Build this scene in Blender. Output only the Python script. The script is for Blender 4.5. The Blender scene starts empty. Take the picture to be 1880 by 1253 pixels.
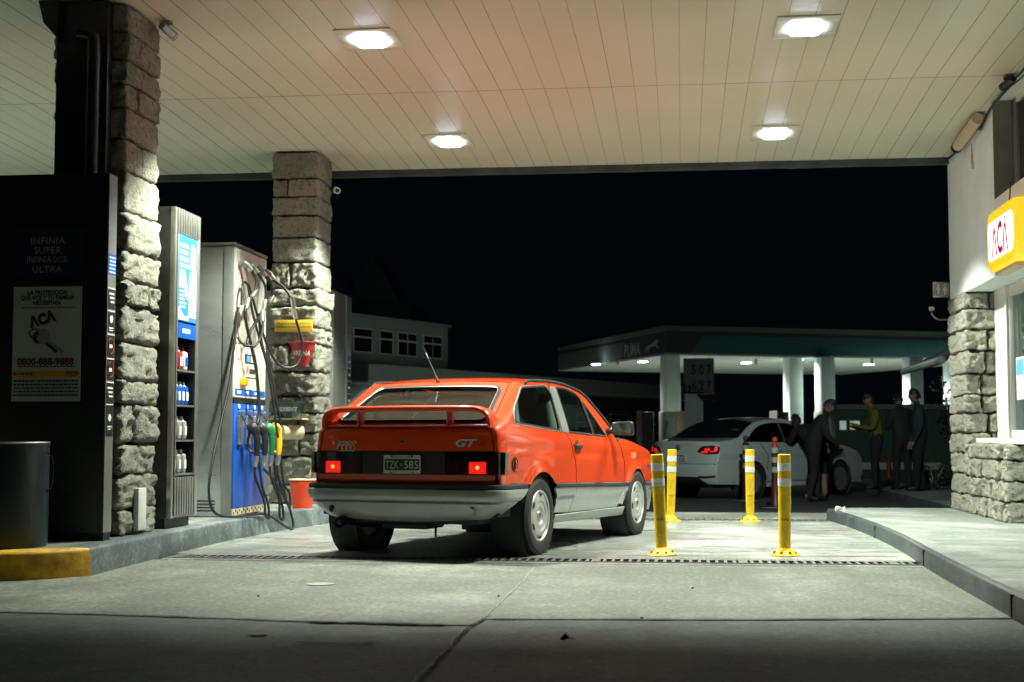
import bpy, bmesh, math, random
from mathutils import Vector, Matrix, noise
from mathutils.geometry import delaunay_2d_cdt

random.seed(7)
SC = bpy.context.scene
COL = SC.collection
R_ = math.radians

# ------------------------------------------------------------------ camera
cam_d = bpy.data.cameras.new("camera")
cam = bpy.data.objects.new("camera", cam_d)
COL.objects.link(cam)
cam_d.sensor_width = 36.0
cam_d.lens = 50.0
cam_d.clip_start = 0.1
cam_d.clip_end = 2000.0
_th, _ps = math.atan((804.0 - 626.5) / 2611.0), math.atan(313.0 / 2611.0 * math.cos(math.atan(177.5 / 2611.0)))
fw = Vector((-math.sin(_ps) * math.cos(_th), math.cos(_ps) * math.cos(_th), math.sin(_th)))
rt = Vector((math.cos(_ps), math.sin(_ps), 0))
up = rt.cross(fw)
cam.matrix_world = Matrix((
    (rt.x, up.x, -fw.x, 0.0), (rt.y, up.y, -fw.y, 0.0), (rt.z, up.z, -fw.z, 0.86), (0, 0, 0, 1)))
cam_d.dof.use_dof = True
cam_d.dof.focus_distance = 11.2
cam_d.dof.aperture_fstop = 3.2
SC.camera = cam

# ------------------------------------------------------------------ night sky
W = bpy.data.worlds.new("World")
SC.world = W
W.use_nodes = True
_bg = W.node_tree.nodes["Background"]
_bg.inputs[0].default_value = (0.10, 0.55, 0.75, 1)
_bg.inputs[1].default_value = 0.0027

# ------------------------------------------------------------------ exposure
SC.view_settings.view_transform = 'Standard'
SC.view_settings.look = 'None'
SC.view_settings.exposure = 0.0
SC.view_settings.gamma = 1.0
SC.cycles.use_denoising = True
SC.cycles.max_bounces = 8
SC.cycles.diffuse_bounces = 5
SC.cycles.glossy_bounces = 4
SC.cycles.transparent_max_bounces = 16
SC.cycles.sample_clamp_indirect = 6.0
SC.cycles.caustics_reflective = False
SC.cycles.caustics_refractive = False

# ------------------------------------------------------------------ materials
def new_mat(name):
    m = bpy.data.materials.new(name)
    m.use_nodes = True
    nt = m.node_tree
    return m, nt, nt.nodes["Principled BSDF"]

def nd(nt, typ, **kw):
    n = nt.nodes.new(typ)
    for k, v in kw.items():
        if k in n.inputs:
            n.inputs[k].default_value = v
        else:
            setattr(n, k, v)
    return n

def ramp(nt, src, stops, interp='LINEAR'):
    r = nt.nodes.new("ShaderNodeValToRGB")
    r.color_ramp.interpolation = interp
    e = r.color_ramp.elements
    while len(e) < len(stops):
        e.new(0.5)
    for el, (p, c) in zip(e, stops):
        el.position = p
        el.color = (c, c, c, 1) if isinstance(c, (int, float)) else (*c, 1)
    nt.links.new(src, r.inputs[0])
    return r.outputs[0]

def mixc(nt, fac, a, b, mode='MIX'):
    m = nt.nodes.new("ShaderNodeMix")
    m.data_type = 'RGBA'
    m.blend_type = mode
    for sock, v in ((m.inputs[0], fac), (m.inputs[6], a), (m.inputs[7], b)):
        if hasattr(v, "links"):
            nt.links.new(v, sock)
        elif isinstance(v, (int, float)):
            sock.default_value = v
        else:
            sock.default_value = (*v, 1)
    return m.outputs[2]

def mat(name, col, rough=0.5, metal=0.0, coat=0.0, vary=0.12, scale=6.0, bump=0.0, bscale=60.0, spec=0.5, rvary=0.1,
        emis=None, estr=0.0, stretch=(1, 1, 1), detail=6.0):
    """a procedural surface: base colour with noise wear, roughness variation and a fine bump"""
    m, nt, b = new_mat(name)
    L = nt.links
    tc = nd(nt, "ShaderNodeTexCoord")
    mp = nd(nt, "ShaderNodeMapping")
    mp.inputs["Scale"].default_value = stretch
    L.new(tc.outputs["Object"], mp.inputs[0])
    n1 = nd(nt, "ShaderNodeTexNoise", Scale=scale, Detail=detail, Roughness=0.6)
    L.new(mp.outputs[0], n1.inputs["Vector"])
    lo = tuple(c * (1 - vary) for c in col)
    hi = tuple(min(1, c * (1 + vary)) for c in col)
    f = ramp(nt, n1.outputs[0], [(0.3, 0.0), (0.7, 1.0)])
    L.new(mixc(nt, f, lo, hi), b.inputs["Base Color"])
    rr = ramp(nt, n1.outputs[0], [(0.3, max(0.02, rough - rvary * rough)), (0.7, min(1, rough + rvary * rough))])
    L.new(rr, b.inputs["Roughness"])
    b.inputs["Metallic"].default_value = metal
    b.inputs["Coat Weight"].default_value = coat
    b.inputs["Coat Roughness"].default_value = 0.04
    b.inputs["Specular IOR Level"].default_value = spec
    if bump:
        n2 = nd(nt, "ShaderNodeTexNoise", Scale=bscale, Detail=5.0, Roughness=0.6)
        L.new(mp.outputs[0], n2.inputs["Vector"])
        bp = nd(nt, "ShaderNodeBump", Strength=bump, Distance=0.01)
        L.new(n2.outputs[0], bp.inputs["Height"])
        L.new(bp.outputs[0], b.inputs["Normal"])
    if emis:
        b.inputs["Emission Color"].default_value = (*emis, 1)
        b.inputs["Emission Strength"].default_value = estr
    return m

def glass_mat(name, tint, rough=0.02, f0=0.06, edge=0.9):
    """thin pane: tinted see-through plus a clear reflection"""
    m = bpy.data.materials.new(name)
    m.use_nodes = True
    nt = m.node_tree
    nt.nodes.clear()
    out = nd(nt, "ShaderNodeOutputMaterial")
    tr = nd(nt, "ShaderNodeBsdfTransparent", Color=(*tint, 1))
    gl = nd(nt, "ShaderNodeBsdfGlossy", Roughness=rough)
    tc = nd(nt, "ShaderNodeTexCoord")
    nz = nd(nt, "ShaderNodeTexNoise", Scale=9.0, Detail=4.0)
    nt.links.new(tc.outputs["Object"], nz.inputs["Vector"])
    nt.links.new(ramp(nt, nz.outputs[0], [(0.35, rough), (0.75, rough + 0.05)]), gl.inputs["Roughness"])
    lw = nd(nt, "ShaderNodeLayerWeight", Blend=0.35)
    fr = ramp(nt, lw.outputs["Facing"], [(0.0, f0), (0.55, f0 * 2.0), (1.0, edge)])
    mx = nd(nt, "ShaderNodeMixShader")
    nt.links.new(fr, mx.inputs[0])
    nt.links.new(tr.outputs[0], mx.inputs[1])
    nt.links.new(gl.outputs[0], mx.inputs[2])
    nt.links.new(mx.outputs[0], out.inputs[0])
    return m

def lit(name, col, strength, vary=0.06, scale=5.0):
    """a surface that gives off light (lamp, backlit sign)"""
    m, nt, b = new_mat(name)
    tc = nd(nt, "ShaderNodeTexCoord")
    n1 = nd(nt, "ShaderNodeTexNoise", Scale=scale, Detail=3.0)
    nt.links.new(tc.outputs["Object"], n1.inputs["Vector"])
    f = ramp(nt, n1.outputs[0], [(0.3, 0.0), (0.7, 1.0)])
    c = mixc(nt, f, tuple(x * (1 - vary) for x in col), col)
    nt.links.new(c, b.inputs["Emission Color"])
    b.inputs["Base Color"].default_value = (*[x * 0.6 for x in col], 1)
    b.inputs["Emission Strength"].default_value = strength
    b.inputs["Roughness"].default_value = 0.3
    return m

def concrete_mat(name, base, warm, rough, aggregate=1.0, stain=1.0, smooth=0.0, bump=0.35):
    m, nt, b = new_mat(name)
    L = nt.links
    tc = nd(nt, "ShaderNodeTexCoord")
    def nz(scale, detail=6, rough=0.6, dist=0.0, st=(1, 1, 1)):
        mp = nd(nt, "ShaderNodeMapping")
        mp.inputs["Scale"].default_value = st
        L.new(tc.outputs["Object"], mp.inputs[0])
        n = nd(nt, "ShaderNodeTexNoise", Scale=scale, Detail=detail, Roughness=rough, Distortion=dist)
        L.new(mp.outputs[0], n.inputs["Vector"])
        return n.outputs[0]
    big = nz(0.55, 7, 0.62, 0.4)
    mid = nz(2.3, 8, 0.65, 0.3, (0.6, 1.4, 1))
    fine = nz(55, 5, 0.7)
    grit = nz(170, 3, 0.8)
    crs = nz(15, 8, 0.8, 0.2)
    crs2 = nz(31, 6, 0.8)
    c = mixc(nt, ramp(nt, big, [(0.41, 0.0), (0.59, 1.0)]), tuple(x * 0.55 for x in base), warm)
    c = mixc(nt, ramp(nt, mid, [(0.40, 0.62 * stain), (0.53, 0.0)]), c, tuple(x * 0.40 for x in base))
    blot = nz(0.9, 9, 0.7, 1.2, (1.0, 0.7, 1))
    c = mixc(nt, ramp(nt, blot, [(0.43, 0.8 * stain), (0.54, 0.0)]), c, tuple(x * v for x, v in zip(base, (0.42, 0.50, 0.44))))
    c = mixc(nt, ramp(nt, mid, [(0.56, 0.0), (0.75, 0.35)]), c, tuple(min(1, x * 1.3) for x in warm))
    c = mixc(nt, ramp(nt, fine, [(0.40, 0.6 * aggregate), (0.56, 0.0)]), c, tuple(x * 0.45 for x in base))
    c = mixc(nt, ramp(nt, grit, [(0.58, 0.0), (0.66, 0.6 * aggregate)]), c, tuple(min(1, x * 1.5) for x in warm))
    c = mixc(nt, ramp(nt, crs, [(0.42, 0.7 * aggregate), (0.52, 0.0)]), c, tuple(x * 0.50 for x in base))
    c = mixc(nt, ramp(nt, crs2, [(0.41, 0.7 * aggregate), (0.50, 0.0)]), c, tuple(x * 0.42 for x in base))
    c = mixc(nt, ramp(nt, crs2, [(0.53, 0.0), (0.62, 0.75 * aggregate)]), c, tuple(min(1, x * 1.75) for x in warm))
    vo = nd(nt, "ShaderNodeTexVoronoi", Scale=7.0)
    L.new(tc.outputs["Object"], vo.inputs["Vector"])
    c = mixc(nt, ramp(nt, vo.outputs["Distance"], [(0.05, 0.65 * aggregate), (0.16, 0.0)]), c, tuple(x * 0.25 for x in base))
    streak = nz(1.6, 6, 0.6, 0.2, (1.7, 0.10, 1))
    c = mixc(nt, ramp(nt, streak, [(0.36, 0.38 * stain), (0.5, 0.0)]), c, tuple(x * 0.42 for x in base))
    # dark oil spots
    v2 = nd(nt, "ShaderNodeTexVoronoi", Scale=1.15)
    L.new(tc.outputs["Object"], v2.inputs["Vector"])
    c = mixc(nt, ramp(nt, v2.outputs["Distance"], [(0.03, 0.55 * stain), (0.13, 0.0)]), c, tuple(x * 0.3 for x in base))
    L.new(c, b.inputs["Base Color"])
    L.new(ramp(nt, mid, [(0.3, max(0.05, rough - 0.18 - 0.2 * smooth)), (0.7, rough)]), b.inputs["Roughness"])
    h = nt.nodes.new("ShaderNodeMath"); h.operation = 'ADD'
    L.new(fine, h.inputs[0]); L.new(grit, h.inputs[1])
    bp = nd(nt, "ShaderNodeBump", Strength=bump, Distance=0.006)
    L.new(h.outputs[0], bp.inputs["Height"])
    L.new(bp.outputs[0], b.inputs["Normal"])
    return m

def stone_mat(name, a, b2, lichen):
    m, nt, b = new_mat(name)
    L = nt.links
    tc = nd(nt, "ShaderNodeTexCoord")
    def nz(scale, detail=8, rough=0.65):
        n = nd(nt, "ShaderNodeTexNoise", Scale=scale, Detail=detail, Roughness=rough)
        L.new(tc.outputs["Object"], n.inputs["Vector"])
        return n.outputs[0]
    vo = nd(nt, "ShaderNodeTexVoronoi", Scale=3.1)
    L.new(tc.outputs["Object"], vo.inputs["Vector"])
    sep = nd(nt, "ShaderNodeSeparateColor")
    L.new(vo.outputs["Color"], sep.inputs[0])
    n1, n2, n3 = nz(4.5), nz(28), nz(95, 4)
    c = mixc(nt, sep.outputs[0], a, b2)
    c = mixc(nt, ramp(nt, n1, [(0.4, 0.0), (0.7, 0.6)]), c, lichen)
    c = mixc(nt, ramp(nt, n2, [(0.36, 0.65), (0.50, 0.0)]), c, tuple(x * 0.36 for x in a))
    c = mixc(nt, ramp(nt, n3, [(0.55, 0.0), (0.7, 0.5)]), c, tuple(min(1, x * 1.45) for x in b2))
    L.new(c, b.inputs["Base Color"])
    b.inputs["Roughness"].default_value = 0.9
    b.inputs["Specular IOR Level"].default_value = 0.25
    h = nt.nodes.new("ShaderNodeMath"); h.operation = 'ADD'
    L.new(n2, h.inputs[0]); L.new(n3, h.inputs[1])
    bp = nd(nt, "ShaderNodeBump", Strength=1.0, Distance=0.035)
    L.new(h.outputs[0], bp.inputs["Height"])
    L.new(bp.outputs[0], b.inputs["Normal"])
    return m

M = {}
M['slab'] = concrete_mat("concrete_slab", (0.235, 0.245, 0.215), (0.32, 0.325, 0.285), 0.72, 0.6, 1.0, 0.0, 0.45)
M['apron'] = concrete_mat('weathered_shaded_apron_concrete', (0.09, 0.118, 0.108), (0.15, 0.185, 0.168), 0.75, 0.55, 1.0, 0.0, 0.45)  # darker pour past the joint, its tone also deepened for the foreground shade
M['lane'] = concrete_mat("troweled_concrete", (0.315, 0.325, 0.312), (0.39, 0.40, 0.385), 0.55, 0.5, 0.9, 0.8, 0.15)
M['pave'] = concrete_mat("pavement_concrete", (0.315, 0.335, 0.325), (0.40, 0.42, 0.405), 0.6, 0.3, 0.6, 0.5, 0.2)
M['street'] = concrete_mat("street_asphalt", (0.075, 0.078, 0.075), (0.11, 0.112, 0.105), 0.8, 0.8, 0.7, 0.0, 0.5)
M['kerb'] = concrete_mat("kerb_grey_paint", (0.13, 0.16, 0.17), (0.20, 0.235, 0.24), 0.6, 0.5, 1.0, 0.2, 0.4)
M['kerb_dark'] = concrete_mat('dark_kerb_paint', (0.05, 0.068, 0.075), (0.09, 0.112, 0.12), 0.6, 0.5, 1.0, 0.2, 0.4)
M['kerbtop'] = concrete_mat("island_concrete", (0.26, 0.28, 0.27), (0.34, 0.36, 0.34), 0.65, 0.4, 0.8, 0.2, 0.3)
M['yellow_kerb'] = mat("worn_yellow_paint", (0.62, 0.33, 0.01), 0.55, vary=0.45, scale=9, bump=0.3, bscale=45, detail=10)
M['stone'] = stone_mat("rockfaced_stone", (0.30, 0.30, 0.25), (0.46, 0.455, 0.39), (0.34, 0.34, 0.255))
M['mortar'] = mat("mortar", (0.075, 0.078, 0.07), 0.95, vary=0.3, scale=30, bump=0.5)
M['ceil'] = mat("ceiling_planks", (0.67, 0.71, 0.57), 0.34, vary=0.04, scale=0.7, spec=0.4, rvary=0.12, detail=1.5)
M['groove'] = mat("ceiling_groove", (0.44, 0.45, 0.38), 0.8)
M['white_wall'] = mat("white_render", (0.77, 0.87, 0.86), 0.75, vary=0.07, scale=1.6, bump=0.12, bscale=80)
M['white_frame'] = mat("white_window_frame", (0.78, 0.78, 0.74), 0.4, vary=0.05)
M['steel'] = mat("brushed_steel", (0.46, 0.48, 0.475), 0.30, metal=0.8, vary=0.06, scale=2.5, rvary=0.15, stretch=(1, 1, 3), detail=3)
M['steel_dark'] = mat("grey_cabinet_paint", (0.050, 0.054, 0.048), 0.34, metal=0.4, vary=0.12, scale=3)
M['alu'] = mat("aluminium_trim", (0.62, 0.62, 0.58), 0.3, metal=0.9, vary=0.08)
M['alu_grey'] = mat("grey_aluminium", (0.28, 0.29, 0.28), 0.4, metal=0.6, vary=0.12)
M['charcoal'] = mat("charcoal_panel", (0.012, 0.015, 0.014), 0.42, vary=0.2, scale=2)
M['navy'] = mat("navy_panel", (0.012, 0.016, 0.055), 0.4, vary=0.15)
M['black'] = mat("black_plastic", (0.012, 0.012, 0.012), 0.45, vary=0.2, bump=0.05)
M['rubber'] = mat("black_rubber", (0.016, 0.017, 0.018), 0.72, vary=0.3, scale=14, bump=0.25, bscale=120)
M['hose'] = mat("rubber_hose", (0.012, 0.013, 0.014), 0.5, vary=0.2, scale=12)
M['white'] = mat("white_print", (0.72, 0.74, 0.70), 0.5, vary=0.04)
M['grey_print'] = mat("grey_print", (0.30, 0.31, 0.30), 0.6)
M['ink'] = mat("dark_ink", (0.02, 0.02, 0.02), 0.6)
M['red_ink'] = mat("red_ink", (0.09, 0.012, 0.014), 0.5)
M['blue'] = mat("blue_panel", (0.012, 0.10, 0.50), 0.35, vary=0.1, scale=3)
M['blue_light'] = mat("light_blue_print", (0.10, 0.34, 0.72), 0.4)
M['yellow'] = mat("yellow_plastic", (0.72, 0.48, 0.008), 0.42, vary=0.30, scale=16, bump=0.12, bscale=50, detail=11, stretch=(1, 1, 0.45))
M['orange_y'] = mat("amber_plastic", (0.75, 0.35, 0.01), 0.35)
M['reflect'] = mat("reflective_tape", (0.72, 0.74, 0.72), 0.35, vary=0.2, scale=40)
M['green'] = mat("green_plastic", (0.01, 0.17, 0.06), 0.4)
M['dk_green'] = mat("dark_green_enamel", (0.008, 0.05, 0.04), 0.35)
M['red'] = mat("red_enamel", (0.40, 0.02, 0.025), 0.4, vary=0.15)
M['bucket'] = mat("orange_red_plastic", (0.60, 0.055, 0.015), 0.45, vary=0.12)
M['cream'] = mat("cream_enamel", (0.55, 0.50, 0.33), 0.5)
M['wood'] = mat("pale_wood", (0.45, 0.36, 0.18), 0.7, stretch=(1, 1, 0.2), scale=14)
M['sign_yellow'] = mat("yellow_sign", (0.72, 0.50, 0.05), 0.45, vary=0.1)
M['display'] = mat("display_panel", (0.70, 0.68, 0.52), 0.35, emis=(1.0, 0.95, 0.75), estr=0.10)
M['teal_fascia'] = mat("teal_fascia", (0.03, 0.095, 0.105), 0.5)
M['bg_white'] = mat("pale_render", (0.55, 0.56, 0.53), 0.7)
M['bg_grey'] = mat("grey_render", (0.20, 0.22, 0.21), 0.75)
M['bg_dark'] = mat("dark_cladding", (0.035, 0.04, 0.04), 0.6)
M['bg_glass'] = mat("dark_window_glass", (0.01, 0.012, 0.014), 0.08, spec=0.6)
M['cone'] = mat("dark_red_plastic", (0.075, 0.008, 0.007), 0.5)
M['cone_lit'] = mat("lit_orange_plastic", (0.38, 0.045, 0.008), 0.5)  # lit tone for one delineator tip, also the small cone's orange
M['leaf'] = mat("leaf_green", (0.035, 0.06, 0.03), 0.6, vary=0.4)
M['brown'] = mat("dry_leaf", (0.10, 0.035, 0.025), 0.8, vary=0.4, scale=40)
# car
def paint_mat(name, col, rough=0.22, flake=0.0):
    m, nt, b = new_mat(name)
    L = nt.links
    tc = nd(nt, "ShaderNodeTexCoord")
    n1 = nd(nt, "ShaderNodeTexNoise", Scale=2.2, Detail=6.0)
    L.new(tc.outputs["Object"], n1.inputs["Vector"])
    n2 = nd(nt, "ShaderNodeTexNoise", Scale=420.0, Detail=2.0)
    L.new(tc.outputs["Object"], n2.inputs["Vector"])
    c = mixc(nt, ramp(nt, n1.outputs[0], [(0.3, 0.0), (0.7, 1.0)]), tuple(x * 0.93 for x in col), col)
    c = mixc(nt, ramp(nt, n2.outputs[0], [(0.5, 0.0), (0.75, 0.12 + flake)]), c, tuple(min(1, x * 1.2) for x in col))
    L.new(c, b.inputs["Base Color"])
    L.new(ramp(nt, n1.outputs[0], [(0.35, rough), (0.75, rough + 0.1)]), b.inputs["Roughness"])
    b.inputs["Coat Weight"].default_value = 1.0
    b.inputs["Specular IOR Level"].default_value = 0.25
    b.inputs["Coat Roughness"].default_value = 0.02
    n3 = nd(nt, "ShaderNodeTexNoise", Scale=1.7, Detail=2.0)
    L.new(tc.outputs["Object"], n3.inputs["Vector"])
    bp = nd(nt, "ShaderNodeBump", Strength=0.05, Distance=0.02)
    L.new(n3.outputs[0], bp.inputs["Height"])
    L.new(bp.outputs[0], b.inputs["Normal"])
    L.new(bp.outputs[0], b.inputs["Coat Normal"])
    return m
M['paint'] = paint_mat("orange_car_paint", (0.68, 0.050, 0.004), 0.4)
M['silver_clad'] = mat("grey_lower_cladding", (0.33, 0.355, 0.355), 0.38, metal=0.35, vary=0.10, scale=5, coat=0.25, bump=0.03)
M['seam'] = mat("dark_seam", (0.01, 0.006, 0.005), 0.8)
M['car_glass'] = glass_mat("tinted_car_glass", (0.66, 0.78, 0.74), 0.02, 0.07, 0.9)
M['rear_glass'] = glass_mat("rear_car_glass", (0.60, 0.66, 0.64), 0.03, 0.16, 0.9)
M['pane'] = glass_mat("window_pane", (0.75, 0.82, 0.82), 0.02, 0.07, 0.9)
M['dark_pane'] = glass_mat("dark_window_pane", (0.10, 0.13, 0.14), 0.03, 0.09, 0.9)
M['chrome'] = mat("chrome", (0.75, 0.75, 0.74), 0.12, metal=1.0, vary=0.05)
M['hubcap'] = mat("silver_hubcap", (0.50, 0.51, 0.50), 0.38, metal=0.55, vary=0.12, scale=8)
M['lens_dark'] = mat("smoked_lens", (0.010, 0.012, 0.013), 0.12, coat=1.0, vary=0.2)
M['lens_red'] = mat("dark_red_lens", (0.055, 0.006, 0.007), 0.15, coat=1.0, vary=0.2)
M['tail_lit'] = lit("lit_tail_lamp", (1.0, 0.018, 0.010), 1.0, 0.45, 22)
M['tail_bulb'] = lit("tail_bulb", (1.0, 0.22, 0.05), 3.0)
M['seat'] = mat("grey_seat_cloth", (0.22, 0.23, 0.21), 0.9, vary=0.15, bump=0.2)
M['interior'] = mat("dark_interior", (0.03, 0.034, 0.033), 0.8)
M['sedan'] = paint_mat("pale_grey_car_paint", (0.46, 0.48, 0.465), 0.3, 0.1)
M['plate_w'] = mat("plate_white", (0.50, 0.50, 0.45), 0.5)
# people
M['skin'] = mat("skin", (0.20, 0.115, 0.075), 0.6)
M['jacket'] = mat("dark_jacket", (0.007, 0.010, 0.010), 0.85, bump=0.3, bscale=25, vary=0.3)
M['trousers'] = mat("dark_trousers", (0.005, 0.007, 0.007), 0.9, vary=0.3)
M['navy_cloth'] = mat("navy_cloth", (0.012, 0.022, 0.030), 0.9, vary=0.25)
M['yellow_cloth'] = mat("yellow_cloth", (0.10, 0.075, 0.008), 0.85)
M['shorts'] = mat("dark_shorts", (0.007, 0.008, 0.012), 0.9)
M['shoe_w'] = mat("pale_shoes", (0.42, 0.42, 0.40), 0.6)
M['hair'] = mat("dark_hair", (0.012, 0.01, 0.009), 0.6)
# lights
M['lamp'] = lit("led_lamp_lens", (0.72, 0.80, 1.0), 34.0, 0.02)
M['lamp_far'] = lit("far_lamp_lens", (0.85, 0.95, 1.0), 14.0, 0.02)
M['ad_blue'] = lit("backlit_blue_print", (0.05, 0.28, 0.75), 0.75, 0.2)
M['ad_white'] = lit("backlit_white_print", (0.75, 0.92, 1.0), 1.15, 0.1)
M['sign_lit_y'] = lit("backlit_yellow", (1.0, 0.62, 0.02), 1.0, 0.12, 3)
M['sign_lit_w'] = lit("backlit_white", (1.0, 0.98, 0.92), 2.0, 0.04)
M['sign_lit_r'] = lit("backlit_red", (0.50, 0.012, 0.06), 0.7, 0.1)
M['win_lit'] = lit("lit_window", (0.62, 0.78, 0.72), 0.42, 0.25)
M['win_lit_y'] = lit("lit_amber_window", (0.8, 0.62, 0.2), 0.35, 0.25)
# ------------------------------------------------------------------ mesh helpers
def tag(o, label=None, cat=None, group=None, kind=None):
    if label: o['label'] = label
    if cat: o['category'] = cat
    if group: o['group'] = group
    if kind: o['kind'] = kind
    return o

def thing(name, label, cat, loc=(0, 0, 0), rz=0.0, group=None):
    o = bpy.data.objects.new(name, None)
    o.empty_display_size = 0.2
    COL.objects.link(o)
    o.location = loc
    o.rotation_euler = (0, 0, rz)
    return tag(o, label, cat, group)

def copy_tree(o, parent=None):
    c = o.copy()
    COL.objects.link(c)
    c.parent = parent
    for ch in list(o.children):
        copy_tree(ch, c)
    return c

_FONT = {}
def glyphs(s, bold=0.0, shear=0.0, space=1.0):
    key = (s, bold, shear, space)
    if key not in _FONT:
        cu = bpy.data.curves.new("lettering", 'FONT')
        cu.body = s
        cu.size = 1.0
        cu.offset = bold
        cu.shear = shear
        cu.space_character = space
        cu.resolution_u = 3
        cu.fill_mode = 'FRONT'
        ob = bpy.data.objects.new("lettering", cu)
        COL.objects.link(ob)
        bpy.context.view_layer.update()
        me = ob.evaluated_get(bpy.context.evaluated_depsgraph_get()).to_mesh()
        vs = [(v.co.x, v.co.y) for v in me.vertices]
        fs = [tuple(p.vertices) for p in me.polygons]
        bpy.data.objects.remove(ob)
        bpy.data.curves.remove(cu)
        _FONT[key] = (vs, fs)
    return _FONT[key]

class MB:
    def __init__(s):
        s.v, s.f, s.mi, s.mats = [], [], [], []
    def m(s, mt):
        mt = M[mt] if isinstance(mt, str) else mt
        if mt not in s.mats: s.mats.append(mt)
        return s.mats.index(mt)
    def add(s, vs, fs, mt):
        k = len(s.v); i = s.m(mt)
        s.v += [tuple(v) for v in vs]
        for f in fs:
            s.f.append(tuple(k + a for a in f)); s.mi.append(i)
        return s
    def quad(s, a, b, c, d, mt):
        return s.add([a, b, c, d], [(0, 1, 2, 3)], mt)
    def box(s, c, d, mt, rz=0.0, bevel=0.0, seg=2, mx=None):
        bm = bmesh.new()
        bmesh.ops.create_cube(bm, size=1.0)
        for v in bm.verts:
            v.co = Vector((v.co.x * d[0], v.co.y * d[1], v.co.z * d[2]))
        if bevel:
            bmesh.ops.bevel(bm, geom=bm.edges[:], offset=min(bevel, min(d) * 0.49), segments=seg, affect='EDGES', profile=0.5)
        T = Matrix.Translation(c) @ (mx if mx else Matrix.Rotation(rz, 4, 'Z'))
        bm.verts.index_update()
        s.add([T @ v.co for v in bm.verts], [[v.index for v in f.verts] for f in bm.faces], mt)
        bm.free()
        return s
    def b(s, x0, x1, y0, y1, z0, z1, mt, bevel=0.0, seg=2):
        return s.box(((x0 + x1) / 2, (y0 + y1) / 2, (z0 + z1) / 2), (abs(x1 - x0), abs(y1 - y0), abs(z1 - z0)), mt, 0, bevel, seg)
    def tube(s, pts, r, mt, n=8, caps=True):
        P = [Vector(p) for p in pts]
        N = len(P)
        rs = r if isinstance(r, (list, tuple)) else [r] * N
        t0 = (P[1] - P[0]).normalized()
        a = t0.orthogonal().normalized()
        vs = []
        for i in range(N):
            t = (P[min(i + 1, N - 1)] - P[max(i - 1, 0)]).normalized()
            a = (a - t * a.dot(t))
            a = a.normalized() if a.length > 1e-6 else t.orthogonal().normalized()
            b = t.cross(a)
            for k in range(n):
                an = 2 * math.pi * k / n
                vs.append(P[i] + (a * math.cos(an) + b * math.sin(an)) * rs[i])
        fs = [(i * n + k, i * n + (k + 1) % n, (i + 1) * n + (k + 1) % n, (i + 1) * n + k) for i in range(N - 1) for k in range(n)]
        if caps:
            fs.append(tuple(reversed(range(n)))); fs.append(tuple(range((N - 1) * n, N * n)))
        return s.add(vs, fs, mt)
    def lathe(s, prof, mt, n=24, o=(0, 0, 0), mx=None, close=False):
        """prof: (radius, height) pairs turned about z"""
        T = Matrix.Translation(o) @ (mx if mx else Matrix.Identity(4))
        vs, K = [], len(prof)
        for r, z in prof:
            for k in range(n):
                a = 2 * math.pi * k / n
                vs.append(T @ Vector((r * math.cos(a), r * math.sin(a), z)))
        fs = [(i * n + k, i * n + (k + 1) % n, (i + 1) * n + (k + 1) % n, (i + 1) * n + k) for i in range(K - 1) for k in range(n)]
        if prof[0][0] > 1e-6 and not close: fs.append(tuple(reversed(range(n))))
        if prof[-1][0] > 1e-6 and not close: fs.append(tuple(range((K - 1) * n, K * n)))
        return s.add(vs, fs, mt)
    def prism(s, o, u, v, poly, depth, mt):
        """polygon in the plane (o; u, v), pushed by the vector depth"""
        o, u, v, d = Vector(o), Vector(u), Vector(v), Vector(depth)
        n = len(poly)
        a = [o + u * p[0] + v * p[1] for p in poly]
        vs = a + [p + d for p in a]
        fs = [tuple(reversed(range(n))), tuple(range(n, 2 * n))]
        fs += [(i, (i + 1) % n, n + (i + 1) % n, n + i) for i in range(n)]
        return s.add(vs, fs, mt)
    def text(s, t, o, u, v, size, mt, align='C', bold=0.0, shear=0.0, space=1.0, width=None, lift=0.002, depth=0.0):
        vs, fs = glyphs(t, bold, shear, space)
        if not vs: return s
        o, u, v = Vector(o), Vector(u).normalized(), Vector(v).normalized()
        n = u.cross(v)
        x0, x1 = min(p[0] for p in vs), max(p[0] for p in vs)
        k = size / 0.7
        kx = width / (x1 - x0) if width else k
        off = {'C': (x0 + x1) / 2, 'L': x0, 'R': x1}[align]
        P = [o + u * ((p[0] - off) * kx) + v * ((p[1] - 0.35) * k) + n * lift for p in vs]
        s.add(P, fs, mt)
        if depth:
            cnt = {}
            for f in fs:
                for i in range(len(f)):
                    e = (f[i], f[(i + 1) % len(f)])
                    cnt[tuple(sorted(e))] = cnt.get(tuple(sorted(e)), 0) + 1
            Q = [p - n * depth for p in P]
            side = []
            K = len(P)
            for f in fs:
                for i in range(len(f)):
                    a, b = f[i], f[(i + 1) % len(f)]
                    if cnt[tuple(sorted((a, b)))] == 1:
                        side.append((b, a, K + a, K + b))
            s.add(P + Q, side, mt)
        return s
    def ring(s, c, u, v, ru, rv, r, mt, n=24, m=6):
        c, u, v = Vector(c), Vector(u), Vector(v)
        pts = [c + u * (ru * math.cos(2 * math.pi * i / n)) + v * (rv * math.sin(2 * math.pi * i / n)) for i in range(n + 1)]
        return s.tube(pts, r, mt, m, False)
    def grid(s, rows, mt, close_u=False):
        nr, nc = len(rows), len(rows[0])
        vs = [p for r in rows for p in r]
        fs = []
        for i in range(nr - 1):
            for j in range(nc - 1 + (1 if close_u else 0)):
                fs.append((i * nc + j, i * nc + (j + 1) % nc, (i + 1) * nc + (j + 1) % nc, (i + 1) * nc + j))
        return s.add(vs, fs, mt)
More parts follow.
